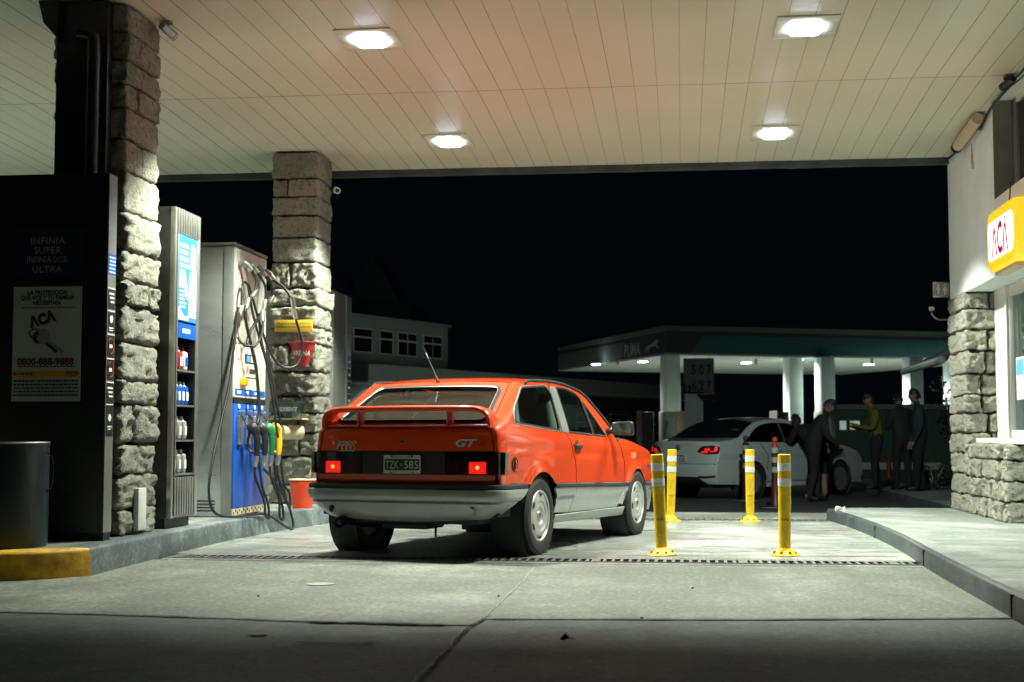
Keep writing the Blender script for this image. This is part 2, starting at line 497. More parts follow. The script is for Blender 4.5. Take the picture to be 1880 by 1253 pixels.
    def build(s, name, parent=None, angle=38.0, loc=None, rz=None, smooth=True, fix=False):
        me = bpy.data.meshes.new(name)
        me.from_pydata(s.v, [], s.f)
        for mt in s.mats: me.materials.append(mt)
        me.polygons.foreach_set("material_index", s.mi)
        if fix:
            bm = bmesh.new(); bm.from_mesh(me)
            bmesh.ops.recalc_face_normals(bm, faces=bm.faces[:])
            bm.to_mesh(me); bm.free()
        me.update()
        if smooth:
            me.polygons.foreach_set("use_smooth", [True] * len(me.polygons))
            me.set_sharp_from_angle(angle=R_(angle))
        o = bpy.data.objects.new(name, me)
        COL.objects.link(o)
        if parent: o.parent = parent
        if loc is not None: o.location = loc
        if rz is not None: o.rotation_euler = (0, 0, rz)
        return o

def bez(p0, p1, p2, p3, n=12):
    p0, p1, p2, p3 = Vector(p0), Vector(p1), Vector(p2), Vector(p3)
    return [p0 * (1 - t) ** 3 + p1 * 3 * t * (1 - t) ** 2 + p2 * 3 * t * t * (1 - t) + p3 * t ** 3 for t in (i / n for i in range(n + 1))]

def spline(pts, n=8):
    """smooth curve through the points (Catmull-Rom)"""
    P = [Vector(p) for p in pts]
    P = [P[0] * 2 - P[1]] + P + [P[-1] * 2 - P[-2]]
    out = []
    for i in range(1, len(P) - 2):
        a, b, c, d = P[i - 1], P[i], P[i + 1], P[i + 2]
        for k in range(n):
            t = k / n
            out.append(0.5 * ((2 * b) + (c - a) * t + (2 * a - 5 * b + 4 * c - d) * t * t + (3 * b - a - 3 * c + d) * t ** 3))
    out.append(P[-2])
    return out

def interp(tab, x):
    if x <= tab[0][0]: return tab[0][1]
    for (a, fa), (b, fb) in zip(tab, tab[1:]):
        if x <= b: return fa + (fb - fa) * (x - a) / (b - a)
    return tab[-1][1]

def sinterp(tab, x):
    """smooth monotone-ish interpolation of a table"""
    n = len(tab)
    if x <= tab[0][0]: return tab[0][1]
    if x >= tab[-1][0]: return tab[-1][1]
    for i in range(n - 1):
        a, fa = tab[i]; b, fb = tab[i + 1]
        if x <= b:
            h = b - a; t = (x - a) / h
            ma = (fb - tab[i - 1][1]) / (b - tab[i - 1][0]) if i > 0 else (fb - fa) / h
            mb = (tab[i + 2][1] - fa) / (tab[i + 2][0] - a) if i < n - 2 else (fb - fa) / h
            return (2 * t ** 3 - 3 * t * t + 1) * fa + (t ** 3 - 2 * t * t + t) * h * ma + (-2 * t ** 3 + 3 * t * t) * fb + (t ** 3 - t * t) * h * mb

def inside(p, poly):
    x, y = p; c = False; n = len(poly)
    for i in range(n):
        x0, y0 = poly[i]; x1, y1 = poly[(i + 1) % n]
        if (y0 > y) != (y1 > y) and x < (x1 - x0) * (y - y0) / (y1 - y0) + x0: c = not c
    return c

def segdist(p, poly):
    best = 9e9; n = len(poly); px, py = p
    for i in range(n):
        x0, y0 = poly[i]; x1, y1 = poly[(i + 1) % n]
        dx, dy = x1 - x0, y1 - y0
        L = dx * dx + dy * dy
        t = max(0, min(1, ((px - x0) * dx + (py - y0) * dy) / L)) if L else 0
        best = min(best, math.hypot(px - x0 - t * dx, py - y0 - t * dy))
    return best

def resample(poly, step):
    out = []; n = len(poly)
    for i in range(n):
        (x0, y0), (x1, y1) = poly[i], poly[(i + 1) % n]
        k = max(1, int(math.ceil(math.hypot(x1 - x0, y1 - y0) / step)))
        out += [(x0 + (x1 - x0) * j / k, y0 + (y1 - y0) * j / k) for j in range(k)]
    return out

def rounded(poly, r, n=5):
    """polygon with its corners rounded off"""
    out = []; N = len(poly)
    for i in range(N):
        p, a, b = Vector(poly[i]), Vector(poly[i - 1]), Vector(poly[(i + 1) % N])
        rr = r[i] if isinstance(r, (list, tuple)) else r
        da, db = (a - p), (b - p)
        rr2 = min(rr, da.length * 0.49, db.length * 0.49)
        if rr2 < 1e-4: out.append(tuple(p)); continue
        A, B = p + da.normalized() * rr2, p + db.normalized() * rr2
        for k in range(n + 1):
            t = k / n
            q = A * (1 - t) ** 2 + p * 2 * t * (1 - t) + B * t * t
            out.append((q.x, q.y))
    return out

def skin(name, outline, holes, S, mt, parent, step=0.035, flange=0.014, edge_mat=None, mirror=False, extra=None, lift=0.0):
    """a sheet cut to the outline (with holes) and laid on the curved surface S(a, b) -> point; S must face outward along d/da x d/db * sgn"""
    loops = [resample(outline, step)] + [resample(h, step * 0.8) for h in holes]
    pts, edges = [], []
    for lp in loops:
        k = len(pts); n = len(lp)
        pts += lp
        edges += [(k + i, k + (i + 1) % n) for i in range(n)]
    xs = [p[0] for p in loops[0]]; ys = [p[1] for p in loops[0]]
    y = min(ys) + step / 2; row = 0
    while y < max(ys):
        x = min(xs) + step * (0.25 if row % 2 else 0.75)
        while x < max(xs):
            q = (x, y)
            if inside(q, loops[0]) and not any(inside(q, h) for h in loops[1:]) and min(segdist(q, lp) for lp in loops) > step * 0.45:
                pts.append(q)
            x += step
        y += step * 0.87; row += 1
    r = delaunay_2d_cdt([Vector(p) for p in pts], edges, [], 0, 1e-6)
    V2 = [(p.x, p.y) for p in r[0]]
    F = []
    for f in r[2]:
        c = (sum(V2[i][0] for i in f) / 3, sum(V2[i][1] for i in f) / 3)
        if inside(c, loops[0]) and not any(inside(c, h) for h in loops[1:]): F.append(tuple(f))
    e = 1e-3
    def nrm(a, b):
        n = (Vector(S(a + e, b)) - Vector(S(a - e, b))).cross(Vector(S(a, b + e)) - Vector(S(a, b - e)))
        return n.normalized()
    N = [nrm(*p) for p in V2]
    P = [Vector(S(*p)) + N[i] * lift for i, p in enumerate(V2)]
    vs, ns, fs, mi = [tuple(p) for p in P], [tuple(n) for n in N], list(F), [0] * len(F)
    if flange:
        cnt = {}
        for f in F:
            for i in range(3):
                a, b = f[i], f[(i + 1) % 3]
                cnt.setdefault((min(a, b), max(a, b)), []).append((a, b))
        for k, l in cnt.items():
            if len(l) == 1:
                a, b = l[0]
                t = (P[b] - P[a]).normalized()
                o = t.cross((N[a] + N[b]).normalized())
                i0 = len(vs)
                vs += [tuple(P[a]), tuple(P[b]), tuple(P[b] - N[b] * flange), tuple(P[a] - N[a] * flange)]
                ns += [tuple(o)] * 4
                fs.append((i0 + 1, i0, i0 + 3, i0 + 2)); mi.append(1)
    if mirror:
        vs = [(p[0], -p[1], p[2]) for p in vs]; ns = [(p[0], -p[1], p[2]) for p in ns]
        fs = [tuple(reversed(f)) for f in fs]
    me = bpy.data.meshes.new(name)
    me.from_pydata(vs, [], fs)
    me.materials.append(M[mt] if isinstance(mt, str) else mt)
    me.materials.append(M[edge_mat or mt])
    me.polygons.foreach_set("material_index", mi)
    me.polygons.foreach_set("use_smooth", [True] * len(fs))
    me.update()
    me.normals_split_custom_set_from_vertices(ns)
    o = bpy.data.objects.new(name, me)
    COL.objects.link(o)
    o.parent = parent
    return o

def area(name, loc, size, power, col, spread=180.0, direction=(0, 0, -1), parent=None, sy=None):
    l = bpy.data.lights.new(name, 'AREA')
    l.shape = 'RECTANGLE'
    l.size = size; l.size_y = sy or size
    l.energy = power; l.color = col
    l.spread = R_(spread)
    o = bpy.data.objects.new(name, l)
    COL.objects.link(o)
    o.location = loc
    o.rotation_euler = Vector(direction).to_track_quat('-Z', 'Y').to_euler()
    if parent: o.parent = parent
    return o
# ------------------------------------------------------------------ ground, lanes, kerbs
def struct(o):
    o['kind'] = 'structure'
    return o

# one sheet to the horizon: level forecourt, then a slight fall to the street
g = MB()
ys = [-80, -20, 0, 8, 12, 15.5, 16.8, 18, 19.5, 21, 24, 30, 40, 60, 100, 200, 700]
zz = [(-80, -0.03), (16.6, -0.03), (21.0, -0.23), (700, -0.23)]
xs_ = [-500, -120, -40, -15, -6, 0, 6, 15, 40, 120, 500]
g.grid([[(x, y, interp(zz, y)) for x in xs_] for y in ys], 'street')
struct(g.build('ground', smooth=False))
g = MB()
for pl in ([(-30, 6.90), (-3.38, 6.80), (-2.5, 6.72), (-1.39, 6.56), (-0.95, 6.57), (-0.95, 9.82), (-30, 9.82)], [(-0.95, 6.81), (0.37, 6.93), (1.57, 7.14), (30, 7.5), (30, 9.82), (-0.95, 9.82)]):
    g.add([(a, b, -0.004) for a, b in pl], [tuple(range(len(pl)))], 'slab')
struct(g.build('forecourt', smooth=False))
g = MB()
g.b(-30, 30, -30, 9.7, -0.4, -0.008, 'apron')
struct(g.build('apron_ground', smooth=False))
g = MB()
g.b(-30, 30, 10.30, 15.06, -0.4, 0.0, 'lane')
struct(g.build('road_lane', smooth=False))
g = MB()
g.b(-30, 30, 15.34, 16.75, -0.4, -0.003, 'lane')
struct(g.build('road_lane', smooth=False))

def ribbon(pts, w, z, mt, name, seed=0):
    rnd = random.Random(seed)
    P = []
    for (a, b) in zip(pts, pts[1:]):
        n = max(2, int(math.hypot(b[0] - a[0], b[1] - a[1]) / 0.05))
        for i in range(n):
            t = i / n
            P.append((a[0] + (b[0] - a[0]) * t, a[1] + (b[1] - a[1]) * t))
    P.append(pts[-1])
    rows = []
    for i, p in enumerate(P):
        q = P[min(i + 1, len(P) - 1)]; r = P[max(i - 1, 0)]
        d = Vector((q[0] - r[0], q[1] - r[1])).normalized()
        nn = Vector((-d.y, d.x))
        off = 0.016 * noise.noise(Vector((p[0] * 3, p[1] * 3, seed))) + 0.014 * noise.noise(Vector((p[0] * 11, p[1] * 11, seed)))
        ww = w * (0.25 + 1.6 * abs(noise.noise(Vector((p[0] * 5.1, p[1] * 5.1, 4 + seed)))))
        c = Vector(p) + nn * off
        rows.append([(c.x - nn.x * ww, c.y - nn.y * ww, z), (c.x + nn.x * ww, c.y + nn.y * ww, z)])
    m = MB().grid(rows, mt)
    return struct(m.build(name, smooth=False))
M['joint'] = mat("joint_filler", (0.055, 0.055, 0.05), 0.9, vary=0.4, scale=20)
M['joint_pale'] = mat("pale_joint_dust", (0.42, 0.40, 0.34), 0.9, vary=0.3, scale=20)
ribbon([(-9, 7.05), (-3.38, 6.80), (-2.5, 6.72), (-1.39, 6.56), (-0.95, 6.57)], 0.011, 0.0, 'joint', 'road_marking_joint', 1)
ribbon([(-0.90, 6.80), (0.37, 6.93), (1.57, 7.14)], 0.012, 0.0, 'joint', 'road_marking_joint', 2)
ribbon([(-0.99, 9.80), (-0.96, 8.2), (-0.95, 6.81)], 0.006, 0.0, 'joint_pale', 'road_marking_joint', 3)
ribbon([(-0.95, 6.80), (-0.97, 6.42), (-0.93, 5.0), (-0.9, 2.0)], 0.010, 0.0, 'joint', 'road_marking_joint', 4)
ribbon([(-0.965, 6.80), (-0.985, 6.42), (-0.945, 5.0), (-0.915, 2.0)], 0.006, 0.001, 'joint_pale', 'road_marking_joint', 5)
ribbon([(-1.75, 6.585), (-1.4, 6.575), (-1.1, 6.56)], 0.028, 0.0006, 'joint', 'road_marking_joint', 9)
ribbon([(-1.62, 5.92), (-1.48, 5.90), (-1.3, 5.93)], 0.035, 0.0, 'joint', 'road_stain', 12)
# pale repair patches, flush discs in the concrete
for (x, y, rx, ry, nm) in ((-2.13, 8.28, 0.085, 0.075, 1), (-1.86, 6.15, 0.045, 0.045, 2)):
    m = MB()
    n = 28
    m.add([(x + rx * math.cos(2 * math.pi * k / n) * (1 + 0.08 * noise.noise(Vector((k, nm, 0)))), y + ry * math.sin(2 * math.pi * k / n), 0.0) for k in range(n)], [tuple(range(n))], 'joint_pale')
    struct(m.build('road_patch', smooth=False))

# drain channels with their gratings
def drain(x0, x1, y0, y1, pitch, name, label):
    m = MB()
    yc, hw = (y0 + y1) / 2, 0.115
    m.b(x0, x1, y0, y1, -0.4, -0.16, 'joint')
    m.b(x0, x1, y0, yc - hw, -0.16, -0.002, 'lane')
    m.b(x0, x1, yc + hw, y1, -0.16, -0.001, 'lane')
    m.b(x0, x1, yc - hw, yc - hw + 0.018, -0.06, 0.004, 'alu_grey')
    m.b(x0, x1, yc + hw - 0.018, yc + hw, -0.06, 0.004, 'alu_grey')
    n = int((x1 - x0) / pitch)
    for i in range(n):
        x = x0 + pitch * (i + 0.5)
        wd = 0.011 if i % 17 else 0.03
        m.box((x, yc, -0.012), (wd * 2, 2 * hw - 0.036, 0.03), 'grate')
    return tag(m.build(name, smooth=False), label, 'drain')
M['grate'] = mat("galvanised_grating", (0.16, 0.16, 0.15), 0.5, metal=0.3, vary=0.3)
drain(-3.70, 1.60, 9.82, 10.30, 0.06, 'drain_grating', 'slotted drain grating across the lane in front of the two nearer yellow posts')
drain(-3.60, 1.52, 15.06, 15.34, 0.075, 'drain_grating', 'thin slotted drain grating across the lane under the two farther yellow posts')

# raised pavement on the right with its kerb
KR = [(1.50, -4.0), (1.53, 4.0), (1.56, 6.9), (1.58, 8.85), (1.60, 9.9), (1.64, 11.3), (1.63, 12.9), (1.57, 14.3), (1.50, 15.2), (1.53, 15.52), (1.66, 15.68), (2.0, 15.74), (3.2, 15.76)]
def kerb_line(pts, w, z0, z1, mt, gap=1.0):
    """kerb stones following the line; w to the right-hand side"""
    m = MB()
    P = [Vector((a, b, 0)) for a, b in pts]
    rows = []
    for i, p in enumerate(P):
        d = (P[min(i + 1, len(P) - 1)] - P[max(i - 1, 0)]).normalized()
        n = Vector((d.y, -d.x, 0))
        z = Vector((0, 0, 1))
        rows.append([p + z * z0, p + z * (z1 - 0.025) + n * 0.004, p + n * 0.014 + z * (z1 - 0.006), p + n * 0.035 + z * z1, p + n * w + z * z1, p + n * w + z * z0])
    m.grid(rows, mt)
    return m
KRs = [tuple(p[:2]) for p in spline([(a, b, 0) for a, b in KR], 6)]
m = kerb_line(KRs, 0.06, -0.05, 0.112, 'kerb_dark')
for y in (7.15, 9.9, 12.6):
    x = interp([(b, a) for a, b in KR[:9]], y)
    m.box((x + 0.015, y, 0.05), (0.036, 0.02, 0.115), 'joint')
struct(m.build('kerb'))
m = MB()
inner = [(a + 0.045, b) for a, b in KRs if b < 15.4] + [(1.70, 15.62), (2.2, 15.69), (8.0, 15.62), (8.0, -4.0)]
m.add([(a, b, 0.110) for a, b in inner], [tuple(range(len(inner)))], 'pave')
m.add([(8, -4, -0.05), (8, 15.7, -0.05), (8, 15.7, 0.11), (8, -4, 0.11)], [(0, 1, 2, 3)], 'pave')
struct(m.build('pavement', smooth=False))
ribbon([(1.66, 9.03), (2.1, 9.08), (6, 9.1)], 0.006, 0.1125, 'joint', 'pavement_joint', 6)
ribbon([(1.72, 10.75), (6, 10.8)], 0.005, 0.1125, 'joint', 'pavement_joint', 7)
ribbon([(1.72, 12.9), (2.86, 12.95)], 0.005, 0.1125, 'joint', 'pavement_joint', 8)
# pavement beyond the building corner
m = MB()
P2 = [(3.70, 34), (3.68, 27.3), (3.74, 21.5), (3.66, 18.4), (3.9, 17.4), (5.0, 16.9), (14, 16.9), (14, 34)]
top = [(a, b, -0.10) for a, b in P2]
n = len(P2)
m.add(top, [tuple(range(n))], 'pave')
m.add(top + [(a, b, -0.30) for a, b in P2], [(i, (i + 1) % n, n + (i + 1) % n, n + i) for i in range(n)], 'kerb')
struct(m.build('pavement', fix=True, smooth=False))

# pump island
IK = [(-5.9, 7.95), (-4.75, 8.0), (-4.12, 8.22), (-3.85, 8.40), (-3.69, 8.62), (-3.73, 9.45), (-3.76, 10.4), (-3.78, 11.6), (-3.71, 12.9), (-3.56, 13.9), (-3.50, 14.8), (-3.50, 30.0)]
def island():
    m = MB()
    P = [Vector((a, b, 0)) for a, b in IK]
    rows = []
    Z = Vector((0, 0, 1))
    for i, p in enumerate(P):
        d = (P[min(i + 1, len(P) - 1)] - P[max(i - 1, 0)]).normalized()
        n = Vector((-d.y, d.x, 0))
        rows.append([p - Z * 0.05, p + Z * 0.145 + n * 0.006, p + n * 0.014 + Z * 0.163, p + n * 0.036 + Z * 0.17, p + n * 0.2 + Z * 0.17])
    m.grid(rows[:5], 'yellow_kerb')
    m.grid(rows[4:], 'kerb')
    inn = [r[-1] for r in rows]
    pts = [tuple(v) for v in inn] + [(-5.9, 30, 0.17)]
    m.add([(a, b, 0.1695) for a, b, c in pts], [tuple(range(len(pts)))], 'kerbtop')
    return m
struct(island().build('pump_island_kerb', angle=50))

# ------------------------------------------------------------------ canopy
YB, YE, ZN, ZE, YS = 12.47, 15.53, 3.97, 3.862, 9.0  # near edge kept short, out of view, to cut bounce light
canopy = thing('fuel_canopy', 'wide flat canopy with cream plank ceiling over the orange car', 'canopy', (0, YE, ZE))
def cz(y): return ZN if y < YB else ZN + (ZE - ZN) * (y - YB) / (YE - YB)
m = MB()
PW, x = 0.2, -9.6
while x < 2.85:
    x1 = min(x + PW, 2.858)
    for (ya, yb) in ((YS, YB - 0.004), (YB + 0.004, YE)):
        dz = 0.0012 * math.sin(x * 57.0)
        a, b2 = x + 0.0025, x1 - 0.0025
        m.quad((a, ya, cz(ya) + dz - ZE), (a, yb, cz(yb) + dz - ZE), (b2, yb, cz(yb) + dz - ZE), (b2, ya, cz(ya) + dz - ZE), 'ceil')
        m.quad((b2, ya, cz(ya) + 0.004 - ZE), (b2, yb, cz(yb) + 0.004 - ZE), (b2 + 0.005, yb, cz(yb) + 0.004 - ZE), (b2 + 0.005, ya, cz(ya) + 0.004 - ZE), 'groove')
    x = x1
for v in range(len(m.v)):
    q = m.v[v]; m.v[v] = (q[0], q[1] - YE, q[2])
m.build('ceiling', canopy, smooth=False)
m = MB()
m.b(-9.7, 2.86, YS - YE, 0.10, 0.135, 0.42, 'bg_dark')
m.build('roof', canopy, smooth=False)
M['fascia'] = mat("weathered_fascia", (0.055, 0.07, 0.07), 0.6, vary=0.6, scale=2.2, bump=0.3, bscale=12)
m = MB()
m.b(-9.7, 2.86, 0.004, 0.09, -0.070, 0.134, 'fascia')
m.b(-9.7, 2.86, -0.012, 0.003, -0.075, -0.052, 'fascia')
m.b(-9.7, 2.86, YS - YE - 0.1, YS - YE - 0.002, 0.0, 0.45, 'fascia')
m.b(-9.79, -9.701, YS - YE, 0.10, -0.03, 0.42, 'fascia')
m.build('fascia', canopy, smooth=False)

# lamps recessed in the ceiling: batwing beam with a cut-off
def spot(name, loc, power, col, cone, blend, radius, parent=None, wing=1.2):
    l = bpy.data.lights.new(name, 'SPOT')
    l.energy = power; l.color = col; l.spot_size = R_(cone); l.spot_blend = blend
    l.shadow_soft_size = radius
    l.use_nodes = True
    nt = l.node_tree
    em = nt.nodes["Emission"]
    tc = nd(nt, "ShaderNodeTexCoord")
    sp = nd(nt, "ShaderNodeSeparateXYZ")
    nt.links.new(tc.outputs["Normal"], sp.inputs[0])
    ab = nt.nodes.new("ShaderNodeMath"); ab.operation = 'ABSOLUTE'
    nt.links.new(sp.outputs[2], ab.inputs[0])
    mx = nt.nodes.new("ShaderNodeMath"); mx.operation = 'MAXIMUM'; mx.inputs[1].default_value = 0.35
    nt.links.new(ab.outputs[0], mx.inputs[0])
    pw = nt.nodes.new("ShaderNodeMath"); pw.operation = 'POWER'; pw.inputs[1].default_value = -wing
    nt.links.new(mx.outputs[0], pw.inputs[0])
    nt.links.new(pw.outputs[0], em.inputs["Strength"])
    o = bpy.data.objects.new(name, l)
    COL.objects.link(o)
    o.location = loc
    if parent: o.parent = parent
    return o
LAMP_P = 960.0
LAMP_C = (0.93, 1.0, 0.84)
lamps = [(-2.40, 10.72, 'nearer left square lamp in the plank ceiling, above the pump side'),
         (0.95, 10.78, 'nearer right square lamp in the plank ceiling, toward the shop'),
         (-2.36, 14.27, 'farther left square lamp in the ceiling close to the dark roof edge'),
         (0.94, 14.27, 'farther right square lamp in the ceiling close to the dark roof edge'),
         (-7.6, 10.72, 'square lamp of the next lane beyond the stone pillars'),
         (-7.6, 14.27, 'square lamp of the next lane close to the dark roof edge')]
def lamp_proto():
    t = thing('ceiling_lamp', '', 'lamp')
    m = MB()
    m.b(-0.23, 0.23, -0.29, -0.147, -0.009, 0.0, 'ceil', 0.003)
    m.b(-0.23, 0.23, 0.147, 0.29, -0.009, 0.0, 'ceil', 0.003)
    m.b(-0.23, -0.122, -0.146, 0.146, -0.009, 0.0, 'ceil', 0.003)
    m.b(0.122, 0.23, -0.146, 0.146, -0.009, 0.0, 'ceil', 0.003)
    m.build('frame', t)
    m = MB()
    rows = []
    for (s, z) in ((1.0, -0.004), (1.0, -0.016), (0.96, -0.030), (0.86, -0.038)):
        pl = rounded([(-0.120 * s, -0.145 * s), (0.120 * s, -0.145 * s), (0.120 * s, 0.145 * s), (-0.120 * s, 0.145 * s)], 0.06 * s, 5)
        rows.append([(a, b, z) for a, b in pl])
    m.grid(rows, 'lamp', True)
    m.add(rows[-1], [tuple(range(len(rows[-1])))], 'lamp')
    m.build('lens', t, fix=True)
    return t
lp = lamp_proto()
for i, (x, y, lb) in enumerate(lamps):
    t = lp if i == 0 else copy_tree(lp)
    t.location = (x, y, cz(y) - 0.002)
    t['label'] = lb
    t['group'] = 'square lamps in the canopy ceiling'
    if i >= 2 and i != 4: t.rotation_euler = (math.atan((ZE - ZN) / (YE - YB)), 0, 0)
    spot('lamp_light', (x, y, cz(y) - 0.09), LAMP_P * (1.0 if i < 4 else 1.4), LAMP_C, 106, 0.42, 0.12).scale = ((1.55, 1.22, 1.45, 1.22, 1.0, 1.0)[i], 1.0, 1.0)   # wider across the lane

# a flood lamp added out of view to light the sedan and street
for k, (x, aim, lb) in enumerate([(1.3, (2.0, 27.0, 0.2), 'added unseen flood lamp on the street side of the canopy edge above the yellow posts')]):
    t = thing('added_flood_lamp', lb, 'lamp', (x, YE + 0.1, 3.98))
    d = (Vector(aim) - Vector((x, YE + 0.1, 3.98))).normalized()
    mx = d.to_track_quat('Z', 'Y').to_matrix().to_4x4()
    m = MB(); m.box(d * 0.16, (0.30, 0.22, 0.06), 'alu_grey', bevel=0.01, mx=mx); m.build('housing', t)
    m = MB(); m.box(d * 0.192, (0.26, 0.18, 0.006), 'lamp', mx=mx); m.build('lens', t)
    m = MB(); m.tube([(0, -0.01, 0), (0, 0.06, 0), tuple(d * 0.13)], 0.018, 'alu_grey', 8); m.build('arm', t)
    spot('added_flood_light', tuple(Vector((x, YE + 0.1, 3.98)) + d * 0.22), 1450, (0.80, 1.0, 0.93), 75, 0.5, 0.1, None, 0.0).rotation_euler = d.to_track_quat('-Z', 'Y').to_euler()

# ------------------------------------------------------------------ stone work
def stone_block(m, lo, hi, rough, seed, mt='stone', n=16):
    """one rock-faced block: a rounded box with a broken surface"""
    lo, hi = Vector(lo), Vector(hi)
    c, h = (lo + hi) / 2, (hi - lo) / 2
    rnd = Vector((seed * 3.17, seed * 1.31, seed * 0.77))
    mn = min(h)
    pw = 5.5 - 2.3 * rough
    idx = {}
    vs, fs = [], []
    def vert(ix, iy, iz):
        k = (ix, iy, iz)
        if k in idx: return idx[k]
        p = Vector((2 * ix / n - 1, 2 * iy / n - 1, 2 * iz / n - 1))
        l = (abs(p.x) ** pw + abs(p.y) ** pw + abs(p.z) ** pw) ** (1 / pw)
        ext = 1.0 / l if l else 1.0
        r = p * (1 - 0.9 * (1 - ext)) if l > 1 else p
        # keep edge rounding a fixed absolute size
        q = Vector((c.x + h.x * p.x, c.y + h.y * p.y, c.z + h.z * p.z))
        rr = mn * (0.15 + 0.16 * rough)
        core = Vector((max(-h.x + rr, min(h.x - rr, h.x * p.x)), max(-h.y + rr, min(h.y - rr, h.y * p.y)), max(-h.z + rr, min(h.z - rr, h.z * p.z))))
        d = Vector((h.x * p.x, h.y * p.y, h.z * p.z)) - core
        if d.length > 1e-6: d = d.normalized() * rr
        q = c + core + d
        nd_ = d.normalized() if d.length > 1e-6 else Vector((0, 0, 1))
        nz = noise.fractal(q * 6.5 + rnd, 1.0, 2.1, 4) * 0.018 + noise.fractal(q * 17 + rnd, 0.8, 2.0, 4) * 0.020 - abs(noise.noise(q * 12 + rnd)) * 0.024
        vd, vp = noise.voronoi(q * 8.0 + rnd)
        cv = noise.cell_vector(vp[0] * 3.7)
        nz += max(-0.03, min(0.03, (q * 8.0 + rnd - vp[0]).dot(cv - Vector((0.5, 0.5, 0.5))) * 0.045)) * 1.0
        amp = (0.25 + 0.55 * rough)
        q = q + nd_ * nz * amp
        idx[k] = len(vs); vs.append(q)
        return idx[k]
    for a in range(n):
        for b in range(n):
            fs.append((vert(a, b, 0), vert(a, b + 1, 0), vert(a + 1, b + 1, 0), vert(a + 1, b, 0)))
            fs.append((vert(a, b, n), vert(a + 1, b, n), vert(a + 1, b + 1, n), vert(a, b + 1, n)))
            fs.append((vert(a, 0, b), vert(a + 1, 0, b), vert(a + 1, 0, b + 1), vert(a, 0, b + 1)))
            fs.append((vert(a, n, b), vert(a, n, b + 1), vert(a + 1, n, b + 1), vert(a + 1, n, b)))
            fs.append((vert(0, a, b), vert(0, a, b + 1), vert(0, a + 1, b + 1), vert(0, a + 1, b)))
            fs.append((vert(n, a, b), vert(n, a + 1, b), vert(n, a + 1, b + 1), vert(n, a, b + 1)))
    m.add(vs, fs, mt)

def stonework(x0, x1, y0, y1, z0, z1, seed, hmin=0.15, hmax=0.27, rough_at=lambda z: 1.0, long_axis=None, piece=None, first=None):
    rnd = random.Random(seed)
    m = MB()
    m.b(x0 + 0.06, x1 - 0.06, y0 + 0.06, y1 - 0.06, z0, z1 - 0.002, 'mortar')
    z = z0; k = 0
    while z < z1 - 1e-3:
        h = rnd.uniform(hmin, hmax)
        if z + h > z1 - 0.12: h = z1 - z
        rg = rough_at(z + h / 2)
        out = 0.012 + 0.03 * rg
        cuts = []
        if piece:
            a0, a1 = (y0, y1) if long_axis == 'y' else (x0, x1)
            a = a0 + (rnd.uniform(0.4, 1.0) * piece)
            while a < a1 - piece * 0.35:
                cuts.append(a); a += rnd.uniform(0.7, 1.35) * piece
            ax = long_axis
            half = True
        else:
            ax = 'xy'[k % 2] if rnd.random() < 0.8 else 'x'
            a0, a1 = (y0, y1) if ax == 'y' else (x0, x1)
            if rnd.random() < 0.85: cuts.append(a0 + (a1 - a0) * rnd.choice([0.32, 0.4, 0.6, 0.68, 0.52]))
            half = False
        ed = [a0 - out] + cuts + [a1 + out]
        g = 0.004
        for i in range(len(ed) - 1):
            o2 = out + rnd.uniform(-0.012, 0.016) * (0.4 + rg)
            lo = [x0 - o2, y0 - o2, z + g]; hi = [x1 + o2, y1 + o2, z + h - g]
            ai = 0 if ax == 'x' else 1
            lo[ai] = ed[i] + (g if i else 0); hi[ai] = ed[i + 1] - (g if i < len(ed) - 2 else 0)
            stone_block(m, lo, hi, rg, seed * 31 + k * 7 + i)
        z += h; k += 1
    return m
rg_p = lambda z: max(0.42, min(1.0, (3.15 - z) / 0.9))
m = stonework(-4.43, -3.93, 9.62, 10.20, 0.165, 3.96, 3, 0.16, 0.29, rg_p)
tag(m.build('stone_pillar', angle=80), 'tall rough stone pillar behind the dark sign cabinet', 'pillar')
m = stonework(-4.27, -3.83, 14.55, 15.12, 0.165, 3.885, 8, 0.17, 0.30, rg_p)
tag(m.build('stone_pillar', angle=80), 'rough stone pillar with the small yellow sign and red pail', 'pillar')
# ------------------------------------------------------------------ service building on the right
WX, RX, WY = 2.86, 3.16, 15.62
bld = thing('service_building', 'white rendered shop with stone base under the canopy edge', 'building', (WX, WY, 0.11))
def W2(x0, x1, y0, y1, z0, z1, mb, mt, bev=0.0): mb.b(x0 - WX, x1 - WX, y0 - WY, y1 - WY, z0 - 0.11, z1 - 0.11, mt, bev)
ZS = 2.335
m = MB()
W2(WX, RX, 13.36, WY, ZS, 4.6, m, 'white_wall')
W2(WX, RX, 3.0, 13.355, ZS, 3.04, m, 'white_wall')
W2(WX, RX, 3.0, 13.355, 3.955, 4.6, m, 'white_wall')
W2(WX, RX, 3.0, 10.6, 3.045, 3.95, m, 'white_wall')
W2(RX + 0.002, 9.0, WY - 0.2, WY - 0.001, 0.11, 4.6, m, 'white_wall')
W2(RX + 0.002, RX + 0.06, 14.22, WY - 0.205, 0.11, ZS - 0.002, m, 'white_wall')
W2(RX + 0.002, RX + 0.06, 3.0, 14.22, 0.11, 0.80, m, 'white_wall')
m.build('wall', bld, smooth=False)
m = MB()
W2(WX - 0.2, 9.2, 3.0, WY + 0.25, 4.602, 4.75, m, 'bg_dark')
m.build('roof', bld, smooth=False)
def rel(mb, o=(WX, WY, 0.11)):
    mb.v = [(a - o[0], b - o[1], c - o[2]) for a, b, c in mb.v]
    return mb
rg1 = lambda z: 1.0
rel(stonework(WX + 0.01, RX + 0.02, 14.78, WY - 0.02, 0.10, ZS - 0.005, 21, 0.17, 0.26, rg1)).build('stone_column', bld, angle=80)
